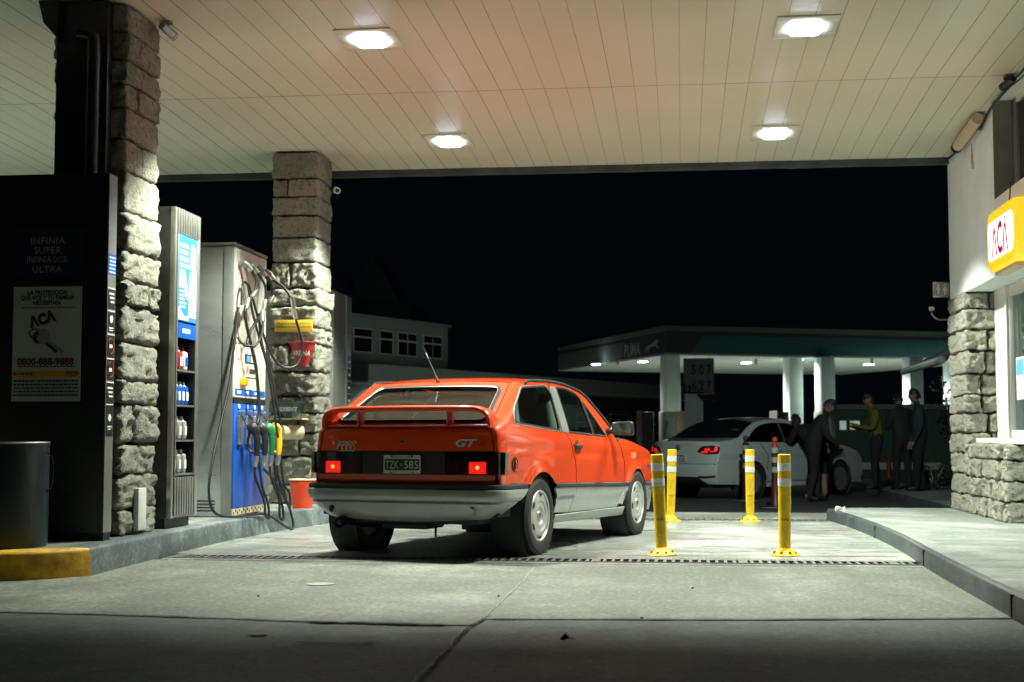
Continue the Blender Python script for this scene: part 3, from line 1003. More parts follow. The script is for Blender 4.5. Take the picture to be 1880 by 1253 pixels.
rel(stonework(WX + 0.01, RX + 0.0, 13.05, 14.745, 0.10, 0.80, 22, 0.13, 0.19, rg1, 'y', 0.32)).build('stone_base', bld, angle=80)
# shop window
win = MB()
W2(RX - 0.03, RX + 0.05, 14.16, 14.76, 0.86, ZS - 0.004, win, 'white_frame', 0.008)
W2(RX - 0.02, RX + 0.05, 9.0, 14.158, ZS - 0.11, ZS - 0.004, win, 'white_frame', 0.006)
W2(WX + 0.06, RX + 0.05, 9.0, 14.76, 0.802, 0.858, win, 'white_frame', 0.008)
W2(RX - 0.02, RX + 0.05, 9.0, 14.158, 0.862, 0.93, win, 'white_frame', 0.006)
W2(RX - 0.05, RX - 0.031, 14.16, 14.21, 0.862, ZS - 0.006, win, 'white_frame', 0.004)
wo = win.build('window', bld)
m = MB(); W2(RX + 0.02, RX + 0.026, 9.0, 14.157, 0.932, ZS - 0.112, m, 'pane')
m.build('pane', wo, smooth=False)
m = MB(); W2(RX + 0.005, RX + 0.008, 13.72, 14.02, 1.22, 1.62, m, 'white'); W2(RX + 0.003, RX + 0.0045, 13.74, 14.0, 1.45, 1.60, m, 'blue_light')
m.build('notice', wo, smooth=False)
m = MB()
W2(5.6, 5.65, 8.0, 15.4, 0.12, 3.0, m, 'bg_grey'); W2(RX + 0.3, 5.6, 8.0, 15.41, 2.5, 2.55, m, 'white_wall'); W2(RX + 0.1, 5.6, 8.0, 15.4, 0.12, 0.14, m, 'bg_grey')
for k in range(5): W2(4.7, 5.5, 9.5, 15.2, 0.5 + 0.38 * k, 0.53 + 0.38 * k, m, 'alu')
rnd = random.Random(5)
for k in range(4):
    y = 9.6
    while y < 15.0:
        w = rnd.uniform(0.08, 0.2)
        W2(4.75, 4.9, y, y + w - 0.01, 0.535 + 0.38 * k, 0.535 + 0.38 * k + rnd.uniform(0.15, 0.3), m, rnd.choice(['red', 'blue', 'white', 'yellow', 'grey_print', 'green', 'cream']))
        y += w
m.build('shop_interior', bld, smooth=False)
area('shop_light', (4.2, 12.5, 2.45), 1.0, 28, (0.75, 0.92, 1.0), 150, sy=4.0)
# upper window
uw = MB()
W2(WX + 0.17, WX + 0.22, 13.19, 13.353, 3.045, 3.95, uw, 'alu_grey')
W2(WX + 0.17, WX + 0.22, 10.605, 13.188, 3.045, 3.10, uw, 'white_frame')
W2(WX + 0.17, WX + 0.22, 10.605, 13.188, 3.90, 3.95, uw, 'white_frame')
W2(WX - 0.004, WX + 0.165, 13.34, 13.356, 3.04, 3.955, uw, 'alu_grey')  # far jamb coloured dark grey for its shade
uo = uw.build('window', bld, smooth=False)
m = MB(); W2(WX + 0.19, WX + 0.2, 10.605, 13.186, 3.102, 3.898, m, 'bg_glass'); m.build('pane', uo, smooth=False)

# backlit oval-cornered box sign on the wall
sg = thing('box_sign', 'yellow backlit box sign with red ACA lettering on the white wall', 'sign', (WX, 12.45, 2.57))
sy0, sy1, sz0, sz1 = -0.56, 0.56, -0.255, 0.27
m = MB()
def sgl(s, dy=0.0):
    return rounded([(sy0 * s, sz0 * s), (sy1 * s, sz0 * s), (sy1 * s, sz1 * s), (sy0 * s, sz1 * s)], 0.14, 6)
rows = []
for (s, x) in ((0.97, -0.005), (1.0, -0.05), (1.0, -0.12), (0.955, -0.15)):
    rows.append([(x, a, b) for a, b in sgl(s)])
m.grid(rows, 'sign_lit_y', True)
m.add(rows[-1], [tuple(range(len(rows[-1])))], 'sign_lit_y')
so = m.build('case', sg, fix=True)
m = MB()
pl = rounded([(-0.46, -0.165), (0.50, -0.165), (0.50, 0.175), (-0.46, 0.175)], 0.10, 6)
m.add([(-0.1535, a, b) for a, b in pl], [tuple(reversed(range(len(pl))))], 'sign_lit_w')
m.text('\u039bC\u039b', (-0.1555, 0.02, 0.0), (0, -1, 0), (0, 0, 1), 0.26, 'sign_lit_r', 'C', 0.03, width=0.62)
m.build('panel', sg, smooth=False)
m = MB()
m.box((-0.07, 0.0, -0.275), (0.1, 0.8, 0.03), 'cream')
m.build('bracket', sg)
m = MB(); m.tube([(-0.075, 0.0, 0.27), (-0.06, 0.0, 0.47)], 0.006, 'black', 6); m.build('hanger', sg)

# roller-like tube lamp, cables and camera under the ceiling
t = thing('tube_housing', 'cream tubular lamp housing high on the white wall at the ceiling', 'lamp housing', (WX, 14.2, 3.80))
m = MB()
m.tube([(-0.075, -0.55, 0.06), (-0.075, 0.42, 0.0)], 0.055, 'cream', 16)
m.build('housing', t)
m = MB(); m.tube([(-0.075, 0.425, 0.0), (-0.075, 0.5, -0.005)], 0.06, 'black', 12); m.build('end_cap', t)
m = MB(); m.box((-0.03, 0.0, 0.07), (0.06, 0.3, 0.03), 'black'); m.build('mount', t)
m = MB(); m.tube(spline([(-0.02, 0.05, -0.05), (-0.015, 0.06, -0.18), (-0.012, 0.05, -0.26)], 5), 0.006, 'cream', 6)
m.box((-0.012, 0.05, -0.28), (0.02, 0.05, 0.05), 'cream'); m.box((-0.012, 0.09, -0.2), (0.015, 0.03, 0.09), 'cream'); m.build('cord', t)
m = MB()
pts = [(WX - 0.02, 15.5, cz(15.5) - 0.03)]
for k in range(1, 16):
    y = 15.5 - k * 0.42
    pts.append((WX - 0.018, y, cz(y) - 0.03 - 0.03 * abs(math.sin(k * 1.7)) + (-0.06 if 14 > y > 13.4 else 0)))
m.tube(spline(pts, 4), 0.011, 'black', 6)
m.tube(spline([(a - 0.004, b, c - 0.035 + 0.02 * math.sin(i)) for i, (a, b, c) in enumerate(pts[4:])], 4), 0.008, 'black', 6)
tag(m.build('electric_cable', None), 'black cable sagging along the joint of ceiling and white wall', 'cable')
def camera_unit(loc, aim, label, drop, mt='white'):
    t = thing('security_camera', label, 'camera', loc, 0, 'small security cameras under the canopy')
    d = Vector(aim).normalized()
    m = MB(); m.lathe([(0.0, 0), (0.04, 0.0), (0.04, 0.018), (0.0, 0.02)], mt, 14)
    m.tube([(0, 0, 0.0), (0, 0, drop)], 0.014, mt, 8); m.build('mount', t, fix=True)
    m = MB(); c = Vector((0, 0, drop))
    m.tube([c - d * 0.07, c + d * 0.06], 0.032, mt, 14); m.tube([c + d * 0.06, c + d * 0.085], 0.036, mt, 14)
    bo = m.build('body', t)
    m = MB(); m.tube([c + d * 0.0851, c + d * 0.088], 0.024, 'black', 14); m.build('camera_lens', bo)
    return t
camera_unit((-3.72, 15.0, 3.52), (0.35, -0.9, -0.25), 'small white security camera beside the far stone pillar', 0.03)
camera_unit((-3.80, 10.08, cz(10) - 0.02), (0.3, 0.9, -0.3), 'grey security camera under the ceiling at the near stone pillar', -0.05, 'alu_grey')
camera_unit((WX - 0.06, 12.45, 3.93), (-0.4, 0.85, -0.3), 'black security camera above the upper shop window', -0.03, 'black')

# restroom sign, dish and lean-to roof at the building corner
t = thing('restroom_sign', 'small white restroom sign with two figures at the building corner', 'sign', (2.83, 15.98, 2.40))
m = MB(); m.box((0, 0, 0.08), (0.185, 0.06, 0.17), 'alu', bevel=0.01)
m.box((0.0, -0.031, 0.08), (0.155, 0.004, 0.14), 'grey_print')
for s, dr in ((-0.036, 0), (0.036, 1)):
    z0 = 0.08
    m.lathe([(0.0, 0.0), (0.013, 0.001), (0.013, 0.0015), (0.0, 0.002)], 'white', 10, (s, -0.0335, z0 + 0.048), Matrix.Rotation(R_(90), 4, 'X'))
    body = [(-0.018, 0.028), (0.018, 0.028), (0.02, -0.01), (0.011, -0.01), (0.01, -0.055), (-0.01, -0.055), (-0.011, -0.01), (-0.02, -0.01)] if not dr else [(-0.012, 0.028), (0.012, 0.028), (0.026, -0.02), (0.011, -0.02), (0.01, -0.055), (-0.01, -0.055), (-0.011, -0.02), (-0.026, -0.02)]
    m.add([(s + a, -0.0345, z0 + b) for a, b in body], [tuple(range(len(body)))], 'white')
m.build('panel', t)
m = MB(); m.box((0.10, 0.0, 0.08), (0.02, 0.04, 0.1), 'alu_grey'); m.build('bracket', t)
t = thing('satellite_dish', 'grey satellite dish on an arm behind the building corner', 'dish', (3.0, 16.3, 2.18))
m = MB()
mx = Matrix.Rotation(R_(72), 4, 'Y') @ Matrix.Rotation(R_(20), 4, 'X')
m.lathe([(0.0, 0.0), (0.07, 0.006), (0.13, 0.022), (0.165, 0.04), (0.17, 0.04), (0.135, 0.015), (0.07, -0.002), (0.0, -0.008)], 'alu_grey', 24, (0, 0, 0.1), mx)
m.build('reflector', t, fix=True)
m = MB(); m.tube([(0, 0, 0.1), (0.0, 0.0, -0.15), (0.2, 0.0, -0.25)], 0.014, 'alu_grey', 8)
m.tube(spline([(-0.02, 0, 0.0), (-0.15, 0, 0.0), (-0.21, 0.0, 0.05), (-0.22, 0, 0.10)], 4), 0.012, 'alu_grey', 8)
m.box((-0.22, 0, 0.12), (0.05, 0.05, 0.04), 'white'); m.build('arm', t)
t = thing('lean_to_roof', 'dark sloping lean-to roof with gutter behind the shop corner', 'roof', (5.0, 18.4, -0.1))
m = MB()
m.add([(-1.75, -0.1, 1.98), (-1.75, 3.0, 1.98), (0.4, 3.0, 2.95), (0.4, -0.1, 2.95), (-1.75, -0.1, 1.90), (-1.75, 3.0, 1.90), (0.4, 3.0, 2.87), (0.4, -0.1, 2.87)],
      [(0, 3, 2, 1), (4, 5, 6, 7), (0, 1, 5, 4), (0, 4, 7, 3), (1, 2, 6, 5), (2, 3, 7, 6)], 'bg_dark')
m.build('roof_sheet', t, smooth=False)
m = MB(); m.tube([(-1.77, -0.12, 1.93), (-1.77, 3.0, 1.93)], 0.05, 'bg_grey', 8); m.build('gutter', t)
m = MB(); m.b(-0.9, 0.3, -0.0, 2.9, 0.0, 2.3, 'bg_dark'); m.build('wall', t, smooth=False)

# ------------------------------------------------------------------ things on the pump island
# dark sign cabinet
CX_, CY_ = -3.865, 9.19
sc = thing('sign_cabinet', 'tall dark sign cabinet with fuel names and white poster beside the kerb', 'sign cabinet', (CX_, CY_, 0.17))
m = MB()
m.b(-1.45, 0.0, 0.0, 0.145, 0.05, 2.49, 'charcoal', 0.006)
m.build('cabinet', sc)
m = MB(); m.b(-1.40, 0.005, 0.012, 0.125, -0.005, 0.052, 'black'); m.build('plinth', sc)
m = MB()
m.b(0.0015, 0.007, 0.006, 0.139, 0.055, 2.485, 'alu_grey')
z_l = [(1.94, 1.80, 'blue'), (1.70, 1.565, 0), (1.545, 1.405, 1), (1.385, 1.235, 2), (1.22, 1.08, 3), (1.06, 0.92, 4), (0.91, 0.70, 5)]
for a, b, k in z_l:
    m.b(0.0071, 0.009, 0.016, 0.13, b, a, 'blue' if k == 'blue' else 'charcoal')
    cz_ = (a + b) / 2
    if k == 'blue':
        for q in range(5): m.b(0.0091, 0.0098, 0.022, 0.124, b + 0.012 + q * 0.025, b + 0.020 + q * 0.025, 'white')
    else:
        m.b(0.0071, 0.0088, 0.012, 0.134, a + 0.001, a + 0.008, 'white')
        if k in (2, 3):
            m.ring((0.0095, 0.073, cz_), (0, 1, 0), (0, 0, 1), 0.042, 0.052, 0.004, 'red', 18, 4)
            m.b(0.0091, 0.0098, 0.05, 0.096, cz_ - 0.012, cz_ + 0.012, 'white')
        elif k in (1, 5):
            m.lathe([(0, 0), (0.026, 0.0), (0.026, 0.001), (0, 0.001)], 'white', 14, (0.0092, 0.073, cz_ + 0.02), Matrix.Rotation(R_(90), 4, 'Y'))
            m.b(0.0091, 0.0098, 0.035, 0.11, cz_ - 0.045, cz_ - 0.036, 'white'); m.b(0.0091, 0.0098, 0.045, 0.1, cz_ - 0.06, cz_ - 0.053, 'white')
        else:
            for q in range(3): m.b(0.0091, 0.0098, 0.03 + 0.012 * q, 0.115, cz_ + 0.03 - q * 0.028, cz_ + 0.042 - q * 0.028, 'white')
m.build('pictogram_strip', sc, smooth=False)
m = MB()
px0, px1 = -0.66, -0.165
m.b(px0, px1, -0.012, -0.0005, 1.755, 2.115, 'navy')
for tx, zz_, sz in (('INFINIA', 2.03, 0.045), ('SUPER', 1.965, 0.045), ('ULTRA', 1.835, 0.045)):
    m.text(tx, (-0.415, -0.0125, zz_), (1, 0, 0), (0, 0, 1), sz, 'grey_print', 'C', 0.025, space=1.12)
m.text('INFINIA', (-0.475, -0.0125, 1.90), (1, 0, 0), (0, 0, 1), 0.045, 'grey_print', 'C', 0.02, width=0.175)
m.text('DIESEL', (-0.318, -0.0125, 1.90), (1, 0, 0), (0, 0, 1), 0.042, 'grey_print', 'C', 0.0, width=0.105)
m.build('fuel_name_panel', sc, smooth=False)
m = MB(); m.b(px0, px1, -0.02, -0.0005, 1.722, 1.752, 'navy'); m.build('ledge', sc, smooth=False)
m = MB()
M['poster'] = mat("poster_paper", (0.50, 0.55, 0.50), 0.5, vary=0.04)
m.b(px0 + 0.005, px1 - 0.005, -0.008, -0.0005, 0.935, 1.715, 'poster')
pc = (px0 + px1) / 2
yq = -0.0085
U, V = (1, 0, 0), (0, 0, 1)
m.text('LA PROTECCI\u00d3N', (pc, yq, 1.675), U, V, 0.028, 'ink', 'C', 0.03, width=0.28)
m.text('QUE VOS Y TU FAMILIA', (pc, yq, 1.64), U, V, 0.028, 'ink', 'C', 0.03, width=0.38)
m.text('NECESITAN.', (pc, yq, 1.605), U, V, 0.028, 'ink', 'C', 0.03, width=0.205)
rnd = random.Random(2)
def fine(z, x0, x1, h):
    x = x0
    while x < x1:
        w = rnd.uniform(0.008, 0.03); m.b(x, min(x1, x + w), yq - 0.0007, yq - 0.0002, z, z + h, 'ink'); x += w + 0.005
fine(1.568, px0 + 0.06, px1 - 0.05, 0.006)
# keys with a lettered fob
for (dx, dz, mt_) in ((0.006, -0.006, 'grey_print'), (0, 0, 'ink')):
    m.text('\u039bC\u039b', (pc - 0.035 + dx, yq - (0.0002 if mt_ == 'ink' else 0), 1.495 + dz), (0.97, 0, 0.25), (-0.25, 0, 0.97), 0.068, mt_, 'C', 0.05, width=0.19)
m.text('\u039bC\u039b', (pc - 0.035, yq - 0.0006, 1.495), (0.97, 0, 0.25), (-0.25, 0, 0.97), 0.068, 'red_ink', 'C', 0.012, width=0.185)
m.ring((pc - 0.09, yq - 0.001, 1.395), U, V, 0.032, 0.03, 0.004, 'ink', 20, 5)
def kp(a, b):
    d = Vector((0.80, 0, -0.6)); e = Vector((0.6, 0, 0.80))
    return Vector((pc - 0.06, yq - 0.001, 1.40)) + d * a + e * b
for off, mt_ in (((0.0, 0.0), 'grey_print'), ((-0.02, -0.022), 'ink')):
    poly = [(0, -0.02), (0.02, -0.042), (0.06, -0.048), (0.085, -0.03), (0.10, -0.012), (0.2, -0.012), (0.205, -0.02), (0.22, -0.012), (0.23, 0.0), (0.215, 0.012), (0.10, 0.012), (0.085, 0.03), (0.06, 0.048), (0.02, 0.042), (0, 0.02)]
    s_ = 0.92 if mt_ == 'ink' else 1
    yo = 0.0012 if mt_ == 'grey_print' else 0.0004
    m.add([kp(a * s_ + off[0], b * s_ + off[1]) - Vector((0, yo, 0)) for a, b in poly], [tuple(range(len(poly)))], mt_)
m.text('0800-888-9888', (pc - 0.005, yq, 1.205), U, V, 0.045, 'red_ink', 'C', 0.03, width=0.40)
fine(1.168, px0 + 0.05, px1 - 0.05, 0.008)
m.b(px0 + 0.006, px1 - 0.006, yq - 0.0004, yq, 1.098, 1.142, 'orange_y')
fine(1.115, px0 + 0.02, px0 + 0.16, 0.012)
m.text('\u039bC\u039b', (px1 - 0.06, yq - 0.0004, 1.121), U, V, 0.03, 'red_ink', 'C', 0.02, width=0.095)
for q in range(5): fine(1.068 - 0.024 * q, px0 + 0.02, px1 - 0.015, 0.011)
m.build('poster', sc, smooth=False)
# dark board, duct and bracket above the cabinet on the pillar
t = thing('dark_duct_board', 'black board with round duct pipe on the pillar above the sign cabinet', 'duct', (-4.2, 9.50, 2.66))
m = MB(); m.b(-0.20, 0.18, 0.0, 0.09, 0.0, 1.30, 'black', 0.004); m.build('board', t)
m = MB(); m.tube(spline([(0.10, -0.055, 0.0), (0.10, -0.055, 0.6), (0.10, -0.055, 0.96), (0.075, -0.05, 1.04), (-0.02, -0.05, 1.06)], 6), 0.045, 'charcoal', 14)
m.tube([(0.10, -0.055, 0.45), (0.10, -0.055, 0.48)], 0.05, 'charcoal', 14); m.build('duct', t)
m = MB(); m.add([(-0.32, -0.05, 1.30), (-0.17, -0.05, 1.30), (-0.17, -0.05, 1.02), (-0.28, -0.05, 1.14)] + [(-0.32, 0.08, 1.30), (-0.17, 0.08, 1.30), (-0.17, 0.08, 1.02), (-0.28, 0.08, 1.14)], [(0, 3, 2, 1), (4, 5, 6, 7), (0, 1, 5, 4), (1, 2, 6, 5), (2, 3, 7, 6), (3, 0, 4, 7)], 'charcoal'); m.build('bracket', t, smooth=False)
# bin
M['bin'] = mat("blue_grey_bin", (0.008, 0.018, 0.025), 0.4, vary=0.15)
t = thing('litter_bin', 'dark blue grey round bin with wire handle on the island end', 'bin', (-4.30, 8.66, 0.17))
m = MB(); m.lathe([(0.0, 0.0), (0.27, 0.0), (0.275, 0.02), (0.275, 0.655), (0.26, 0.66), (0.25, 0.655), (0.25, 0.3), (0.0, 0.3)], 'bin', 40); m.build('drum', t, fix=True)
m = MB(); m.ring((0, 0, 0.658), (1, 0, 0), (0, 1, 0), 0.272, 0.272, 0.007, 'alu_grey', 40, 6); m.build('rim', t)
m = MB(); m.tube(spline([(0.28, 0.0, 0.60), (0.315, 0.0, 0.57), (0.33, 0, 0.48), (0.315, 0, 0.38), (0.28, 0, 0.34)], 6), 0.004, 'black', 6); m.build('handle', t)
t = thing('cable_box', 'tiny dark box lying at the foot of the yellow kerb', 'box', (-4.06, 7.98, 0.0), 0.2)
m = MB(); m.b(-0.12, 0.0, -0.05, 0.05, 0.0, 0.06, 'charcoal', 0.006); m.b(-0.115, -0.005, -0.052, -0.05, 0.01, 0.02, 'alu'); m.build('box', t)
# pale utility plate on the pillar foot
t = thing('utility_plate', 'pale cover plate at the foot of the near stone pillar', 'plate', (-3.875, 9.86, 0.20))
m = MB(); m.b(-0.01, 0.03, -0.075, 0.075, 0.0, 0.30, 'bg_white', 0.006); m.build('plate', t)

# slim totem cabinet with backlit advert and oil shelf
TX, TY = -3.83, 10.43
tt = thing('advert_totem', 'slim grey cabinet with backlit blue advert and shelf of oil bottles', 'cabinet', (TX, TY, 0.17))
def T(mb, x0, x1, y0, y1, z0, z1, mt, bev=0.0): return mb.b(x0, x1, y0, y1, z0 - 0.17, z1 - 0.17, mt, bev)
m = MB()
T(m, -0.52, -0.045, 0.0, 0.57, 0.25, 2.63, 'steel_dark', 0.004)
T(m, -0.044, -0.012, 0.0, 0.035, 0.25, 2.63, 'alu', 0.003)
T(m, -0.044, -0.012, 0.535, 0.57, 0.25, 2.63, 'alu', 0.003)
T(m, -0.05, -0.02, -0.004, -0.0005, 0.25, 2.63, 'alu')
T(m, -0.044, -0.016, 0.036, 0.534, 1.76, 2.63, 'alu_grey')
T(m, -0.044, -0.016, 0.036, 0.534, 0.25, 0.56, 'alu_grey')
n = 9
for i in range(n):
    y0 = 0.04 + i * 0.0545
    T(m, -0.0155, -0.002, y0, y0 + 0.034, 2.44, 2.628, 'alu', 0.003)
    T(m, -0.0155, -0.002, y0, y0 + 0.034, 0.27, 0.555, 'alu_grey', 0.003)
for (y0, y1) in ((0.037, 0.06), (0.47, 0.533)):
    T(m, -0.0155, -0.004, y0, y1, 0.56, 2.43, 'alu_grey', 0.003)
m.build('cabinet', tt)
m = MB(); T(m, -0.50, -0.07, 0.02, 0.55, 0.16, 0.25, 'black'); m.build('plinth', tt)
m = MB()
T(m, -0.0158, -0.006, 0.065, 0.465, 1.765, 2.425, 'ad_blue')
def A2(y0, y1, z0, z1, mt='ad_white', x=-0.005): T(m, -0.0059, x, y0, y1, z0, z1, mt)
for k, w in enumerate((0.19, 0.17, 0.19, 0.21)): A2(0.09, 0.09 + w, 2.335 - 0.052 * k, 2.365 - 0.052 * k)
for k, w in enumerate((0.12, 0.15, 0.1, 0.14, 0.12)): A2(0.095, 0.095 + w, 1.985 - 0.03 * k, 1.999 - 0.03 * k)
def fig(poly, mt, x):
    m.add([(x, a, b - 0.17) for a, b in poly], [tuple(range(len(poly)))], mt)
fig([(0.29, 1.80), (0.46, 1.80), (0.46, 2.14), (0.44, 2.2), (0.36, 2.2), (0.30, 2.12)], 'ad_white', -0.0048)      # standing figure in white
fig([(0.32, 2.19), (0.42, 2.19), (0.45, 2.24), (0.44, 2.34), (0.40, 2.385), (0.345, 2.375), (0.32, 2.30)], 'ad_white', -0.0046)
fig([(0.08, 2.02), (0.19, 2.02), (0.26, 1.93), (0.29, 1.96), (0.20, 2.16), (0.09, 2.16)], 'ad_white', -0.0045)
fig([(0.07, 1.77), (0.29, 1.77), (0.29, 1.81), (0.2, 1.80), (0.12, 1.84), (0.07, 1.87)], 'ad_white', -0.0044)
m.build('backlit_advert', tt, smooth=False)
m = MB(); T(m, -0.0158, -0.003, 0.062, 0.468, 1.63, 1.745, 'blue')
for k in range(4): T(m, -0.0029, -0.002, 0.16 + 0.045 * k, 0.195 + 0.045 * k, 1.67, 1.705, 'white')
m.build('header_panel', tt, smooth=False)
m = MB()
T(m, -0.30, -0.29, 0.0605, 0.469, 0.565, 1.62, 'black'); T(m, -0.29, -0.016, 0.0605, 0.064, 0.565, 1.62, 'black'); T(m, -0.29, -0.016, 0.466, 0.469, 0.565, 1.62, 'black')
for z in (0.57, 0.83, 1.10, 1.37): T(m, -0.288, -0.008, 0.0645, 0.4655, z, z + 0.014, 'alu_grey')
sh = m.build('shelf_niche', tt, smooth=False)
# the cabinet body is hollow in front of the niche: rebuild with an opening
cab = [c for c in tt.children if c.name.startswith('cabinet')][0]
bm = bmesh.new(); bm.from_mesh(cab.data)
kill = [f for f in bm.faces if abs(f.normal.x - 1) < 0.01 and abs(f.calc_center_median().x + 0.045) < 0.002]
bmesh.ops.delete(bm, geom=kill, context='FACES'); bm.to_mesh(cab.data); bm.free()
bot_cols = ['white', 'red', 'blue', 'grey_print', 'black', 'white']
rnd = random.Random(11)
for z, kinds in ((0.584, 3), (0.844, 3), (1.114, 4), (1.384, 3)):
    for i in range(kinds):
        y = 0.10 + i * (0.35 / kinds) + 0.03
        col = {0.584: 'grey_print', 0.844: 'grey_print', 1.114: 'blue', 1.384: ('red' if i == 1 else 'white')}[z]
        b = MB()
        b.box((0, 0, 0.075), (0.12, 0.07, 0.15), col, bevel=0.018, seg=3)
        b.lathe([(0.025, 0.0), (0.016, 0.02), (0.016, 0.035), (0.0, 0.036)], 'white' if col != 'white' else 'red', 12, (0.02, 0, 0.148))
        b.box((0.061, 0, 0.07), (0.002, 0.05, 0.07), 'white' if col != 'white' else 'blue')
        place = {0.584: 'lowest', 0.844: 'second lowest', 1.114: 'second highest', 1.384: 'topmost'}[z]
        side = (['nearest', 'middle', 'farthest'] if kinds == 3 else ['nearest', 'second', 'third', 'farthest'])[i]
        o = b.build('oil_bottle', None, loc=(TX - 0.10, TY + y, z + 0.0005))
        tag(o, '%s %s oil bottle on the %s shelf of the advert cabinet' % (side, {'grey_print': 'grey'}.get(col, col), place), 'bottle', 'oil bottles on the cabinet shelves')

# ------------------------------------------------------------------ fuel pump with hoses
PX, PY, PL = -3.88, 12.03, 0.95
pu = thing('fuel_pump', 'steel fuel pump with blue lower panel, hoses and coloured nozzles', 'fuel pump', (PX, PY, 0.17))
def Q(mb, x0, x1, y0, y1, z0, z1, mt, bev=0.0): return mb.b(x0, x1, y0, y1, z0 - 0.17, z1 - 0.17, mt, bev)
m = MB()
Q(m, -0.62, -0.04, 0.0, PL, 0.175, 2.54, 'steel', 0.006)
Q(m, -0.105, -0.012, -0.012, 0.0, 0.18, 2.535, 'alu_grey', 0.003)
for k in range(4): Q(m, -0.42, -0.16, -0.003, -0.0002, 0.22 + 0.028 * k, 0.232 + 0.028 * k, 'black')
m.build('housing', pu)
m = MB(); Q(m, -0.63, 0.0, -0.016, PL + 0.01, 2.545, 2.572, 'alu', 0.004); m.tube([(-0.45, 0.05, 2.40), (-0.45, 0.05, 2.45)], 0.02, 'alu', 8); m.build('top_cap', pu)
M['pump_face'] = mat("pale_steel_face", (0.62, 0.60, 0.52), 0.42, metal=0.25, vary=0.08, stretch=(1, 1, 6))
m = MB(); Q(m, -0.039, -0.002, 0.012, PL - 0.012, 1.69, 2.53, 'pump_face', 0.003); m.build('upper_panel', pu)
m = MB()
Q(m, -0.039, -0.002, 0.012, PL - 0.012, 1.215, 1.685, 'display', 0.003)
def fx(y0, y1, z0, z1, mt, x=0.0): Q(m, -0.0019, x, y0, y1, z0, z1, mt)
fx(0.30, 0.62, 1.525, 1.61, 'ink'); fx(0.34, 0.44, 1.54, 1.595, 'blue_light', 0.0008); fx(0.47, 0.59, 1.54, 1.595, 'white', 0.0008)
fx(0.44, 0.60, 1.435, 1.48, 'ink'); fx(0.33, 0.64, 1.395, 1.405, 'ink')
for k in range(9): fx(0.66 + 0.004 * (k % 2), 0.70, 1.38 + 0.024 * k, 1.392 + 0.024 * k, 'grey_print')
for k in range(8): fx(0.77, 0.80, 1.38 + 0.024 * k, 1.392 + 0.024 * k, 'grey_print')
for k in range(4): fx(0.10, 0.13, 1.45 + 0.05 * k, 1.462 + 0.05 * k, 'grey_print')
fx(0.03, PL - 0.03, 1.232, 1.29, 'blue'); fx(0.09, 0.2, 1.25, 1.275, 'white', 0.0008); fx(0.34, 0.42, 1.25, 1.275, 'white', 0.0008); fx(0.56, 0.76, 1.245, 1.28, 'green', 0.0008); fx(0.60, 0.72, 1.252, 1.272, 'white', 0.0014)
m.build('display_panel', pu)
m = MB(); m.box((0.012, 0.24, 1.355 - 0.17), (0.028, 0.16, 0.075), 'orange_y', bevel=0.012, seg=3); m.build('card_reader', pu)
m = MB(); Q(m, -0.039, 0.002, 0.012, PL - 0.012, 1.165, 1.21, 'black'); m.build('black_ledge', pu)  # black strip between the display and the lower panel
m = MB()
Q(m, -0.039, -0.001, 0.012, PL - 0.012, 0.245, 1.16, 'blue', 0.003)
Q(m, -0.039, -0.004, 0.012, PL - 0.012, 0.185, 0.243, 'cream')
for k in range(16): Q(m, -0.0039, -0.003, 0.03 + 0.057 * k, 0.06 + 0.057 * k, 0.192 + 0.02 * (k % 2), 0.212 + 0.02 * (k % 2), 'ink')
m.build('lower_panel', pu)
NZ = [(0.14, 'black'), (0.38, 'black'), (0.60, 'green'), (0.83, 'yellow')]
for i, (y, c) in enumerate(NZ):
    m = MB()
    Q(m, 0.0, 0.03, y - 0.055, y + 0.055, 0.80, 1.06, 'alu', 0.01)
    Q(m, 0.0, 0.05, y - 0.03, y + 0.03, 1.06, 1.10, 'alu', 0.01)
    m.lathe([(0.022, 0), (0.022, 0.006), (0.0, 0.006)], 'white', 12, (0.0, y, 1.135 - 0.17), Matrix.Rotation(R_(90), 4, 'Y'))
    m.build('nozzle_holder', pu)
    # nozzle: spout up in the holder, body bent out, lever guard below
    m = MB()
    z0 = 0.92 - 0.17
    m.tube(spline([(0.035, y, z0 + 0.13), (0.06, y, z0 + 0.07), (0.10, y, z0 + 0.02)], 5), [0.012] * 5 + [0.014] * 6, 'chrome', 10)
    cc = {'black': 'hose', 'green': 'green', 'yellow': 'yellow'}[c]
    body = [(0.085, y, z0 + 0.045), (0.12, y, z0 + 0.03), (0.155, y, z0 - 0.01), (0.17, y, z0 - 0.08), (0.17, y, z0 - 0.17), (0.165, y, z0 - 0.22)]
    m.tube(spline(body, 5), [0.03 + 0.026 * math.sin(math.pi * min(1, k / 12)) if k < 14 else 0.03 - 0.0008 * (k - 13) for k in range(26)], cc, 12)
    m.tube(spline([(0.10, y, z0 - 0.02), (0.085, y, z0 - 0.09), (0.10, y, z0 - 0.17), (0.16, y, z0 - 0.20)], 5), 0.011, cc if c != 'black' else 'black', 8)
    m.tube([(0.165, y, z0 - 0.22), (0.16, y, z0 - 0.27), (0.15, y, z0 - 0.31)], [0.022, 0.024, 0.02], 'alu', 10)
    m.build('nozzle', pu)
def hose(pts, r=0.0115, fit=None, nn=8):
    m = MB()
    P = [(a - PX, b - PY, c - 0.17) for a, b, c in pts]
    m.tube(spline(P, nn), r, 'hose', 10)
    for (a, b) in (fit or []):
        A_, B_ = Vector(P[a]), Vector(P[b])
        d = (B_ - A_).normalized()
        m.tube([A_ - d * 0.055, A_ - d * 0.05, A_ + d * 0.0, A_ + d * 0.05, A_ + d * 0.055], [0.014, 0.021, 0.024, 0.021, 0.014], 'alu', 10)
    return m.build('hose', pu)
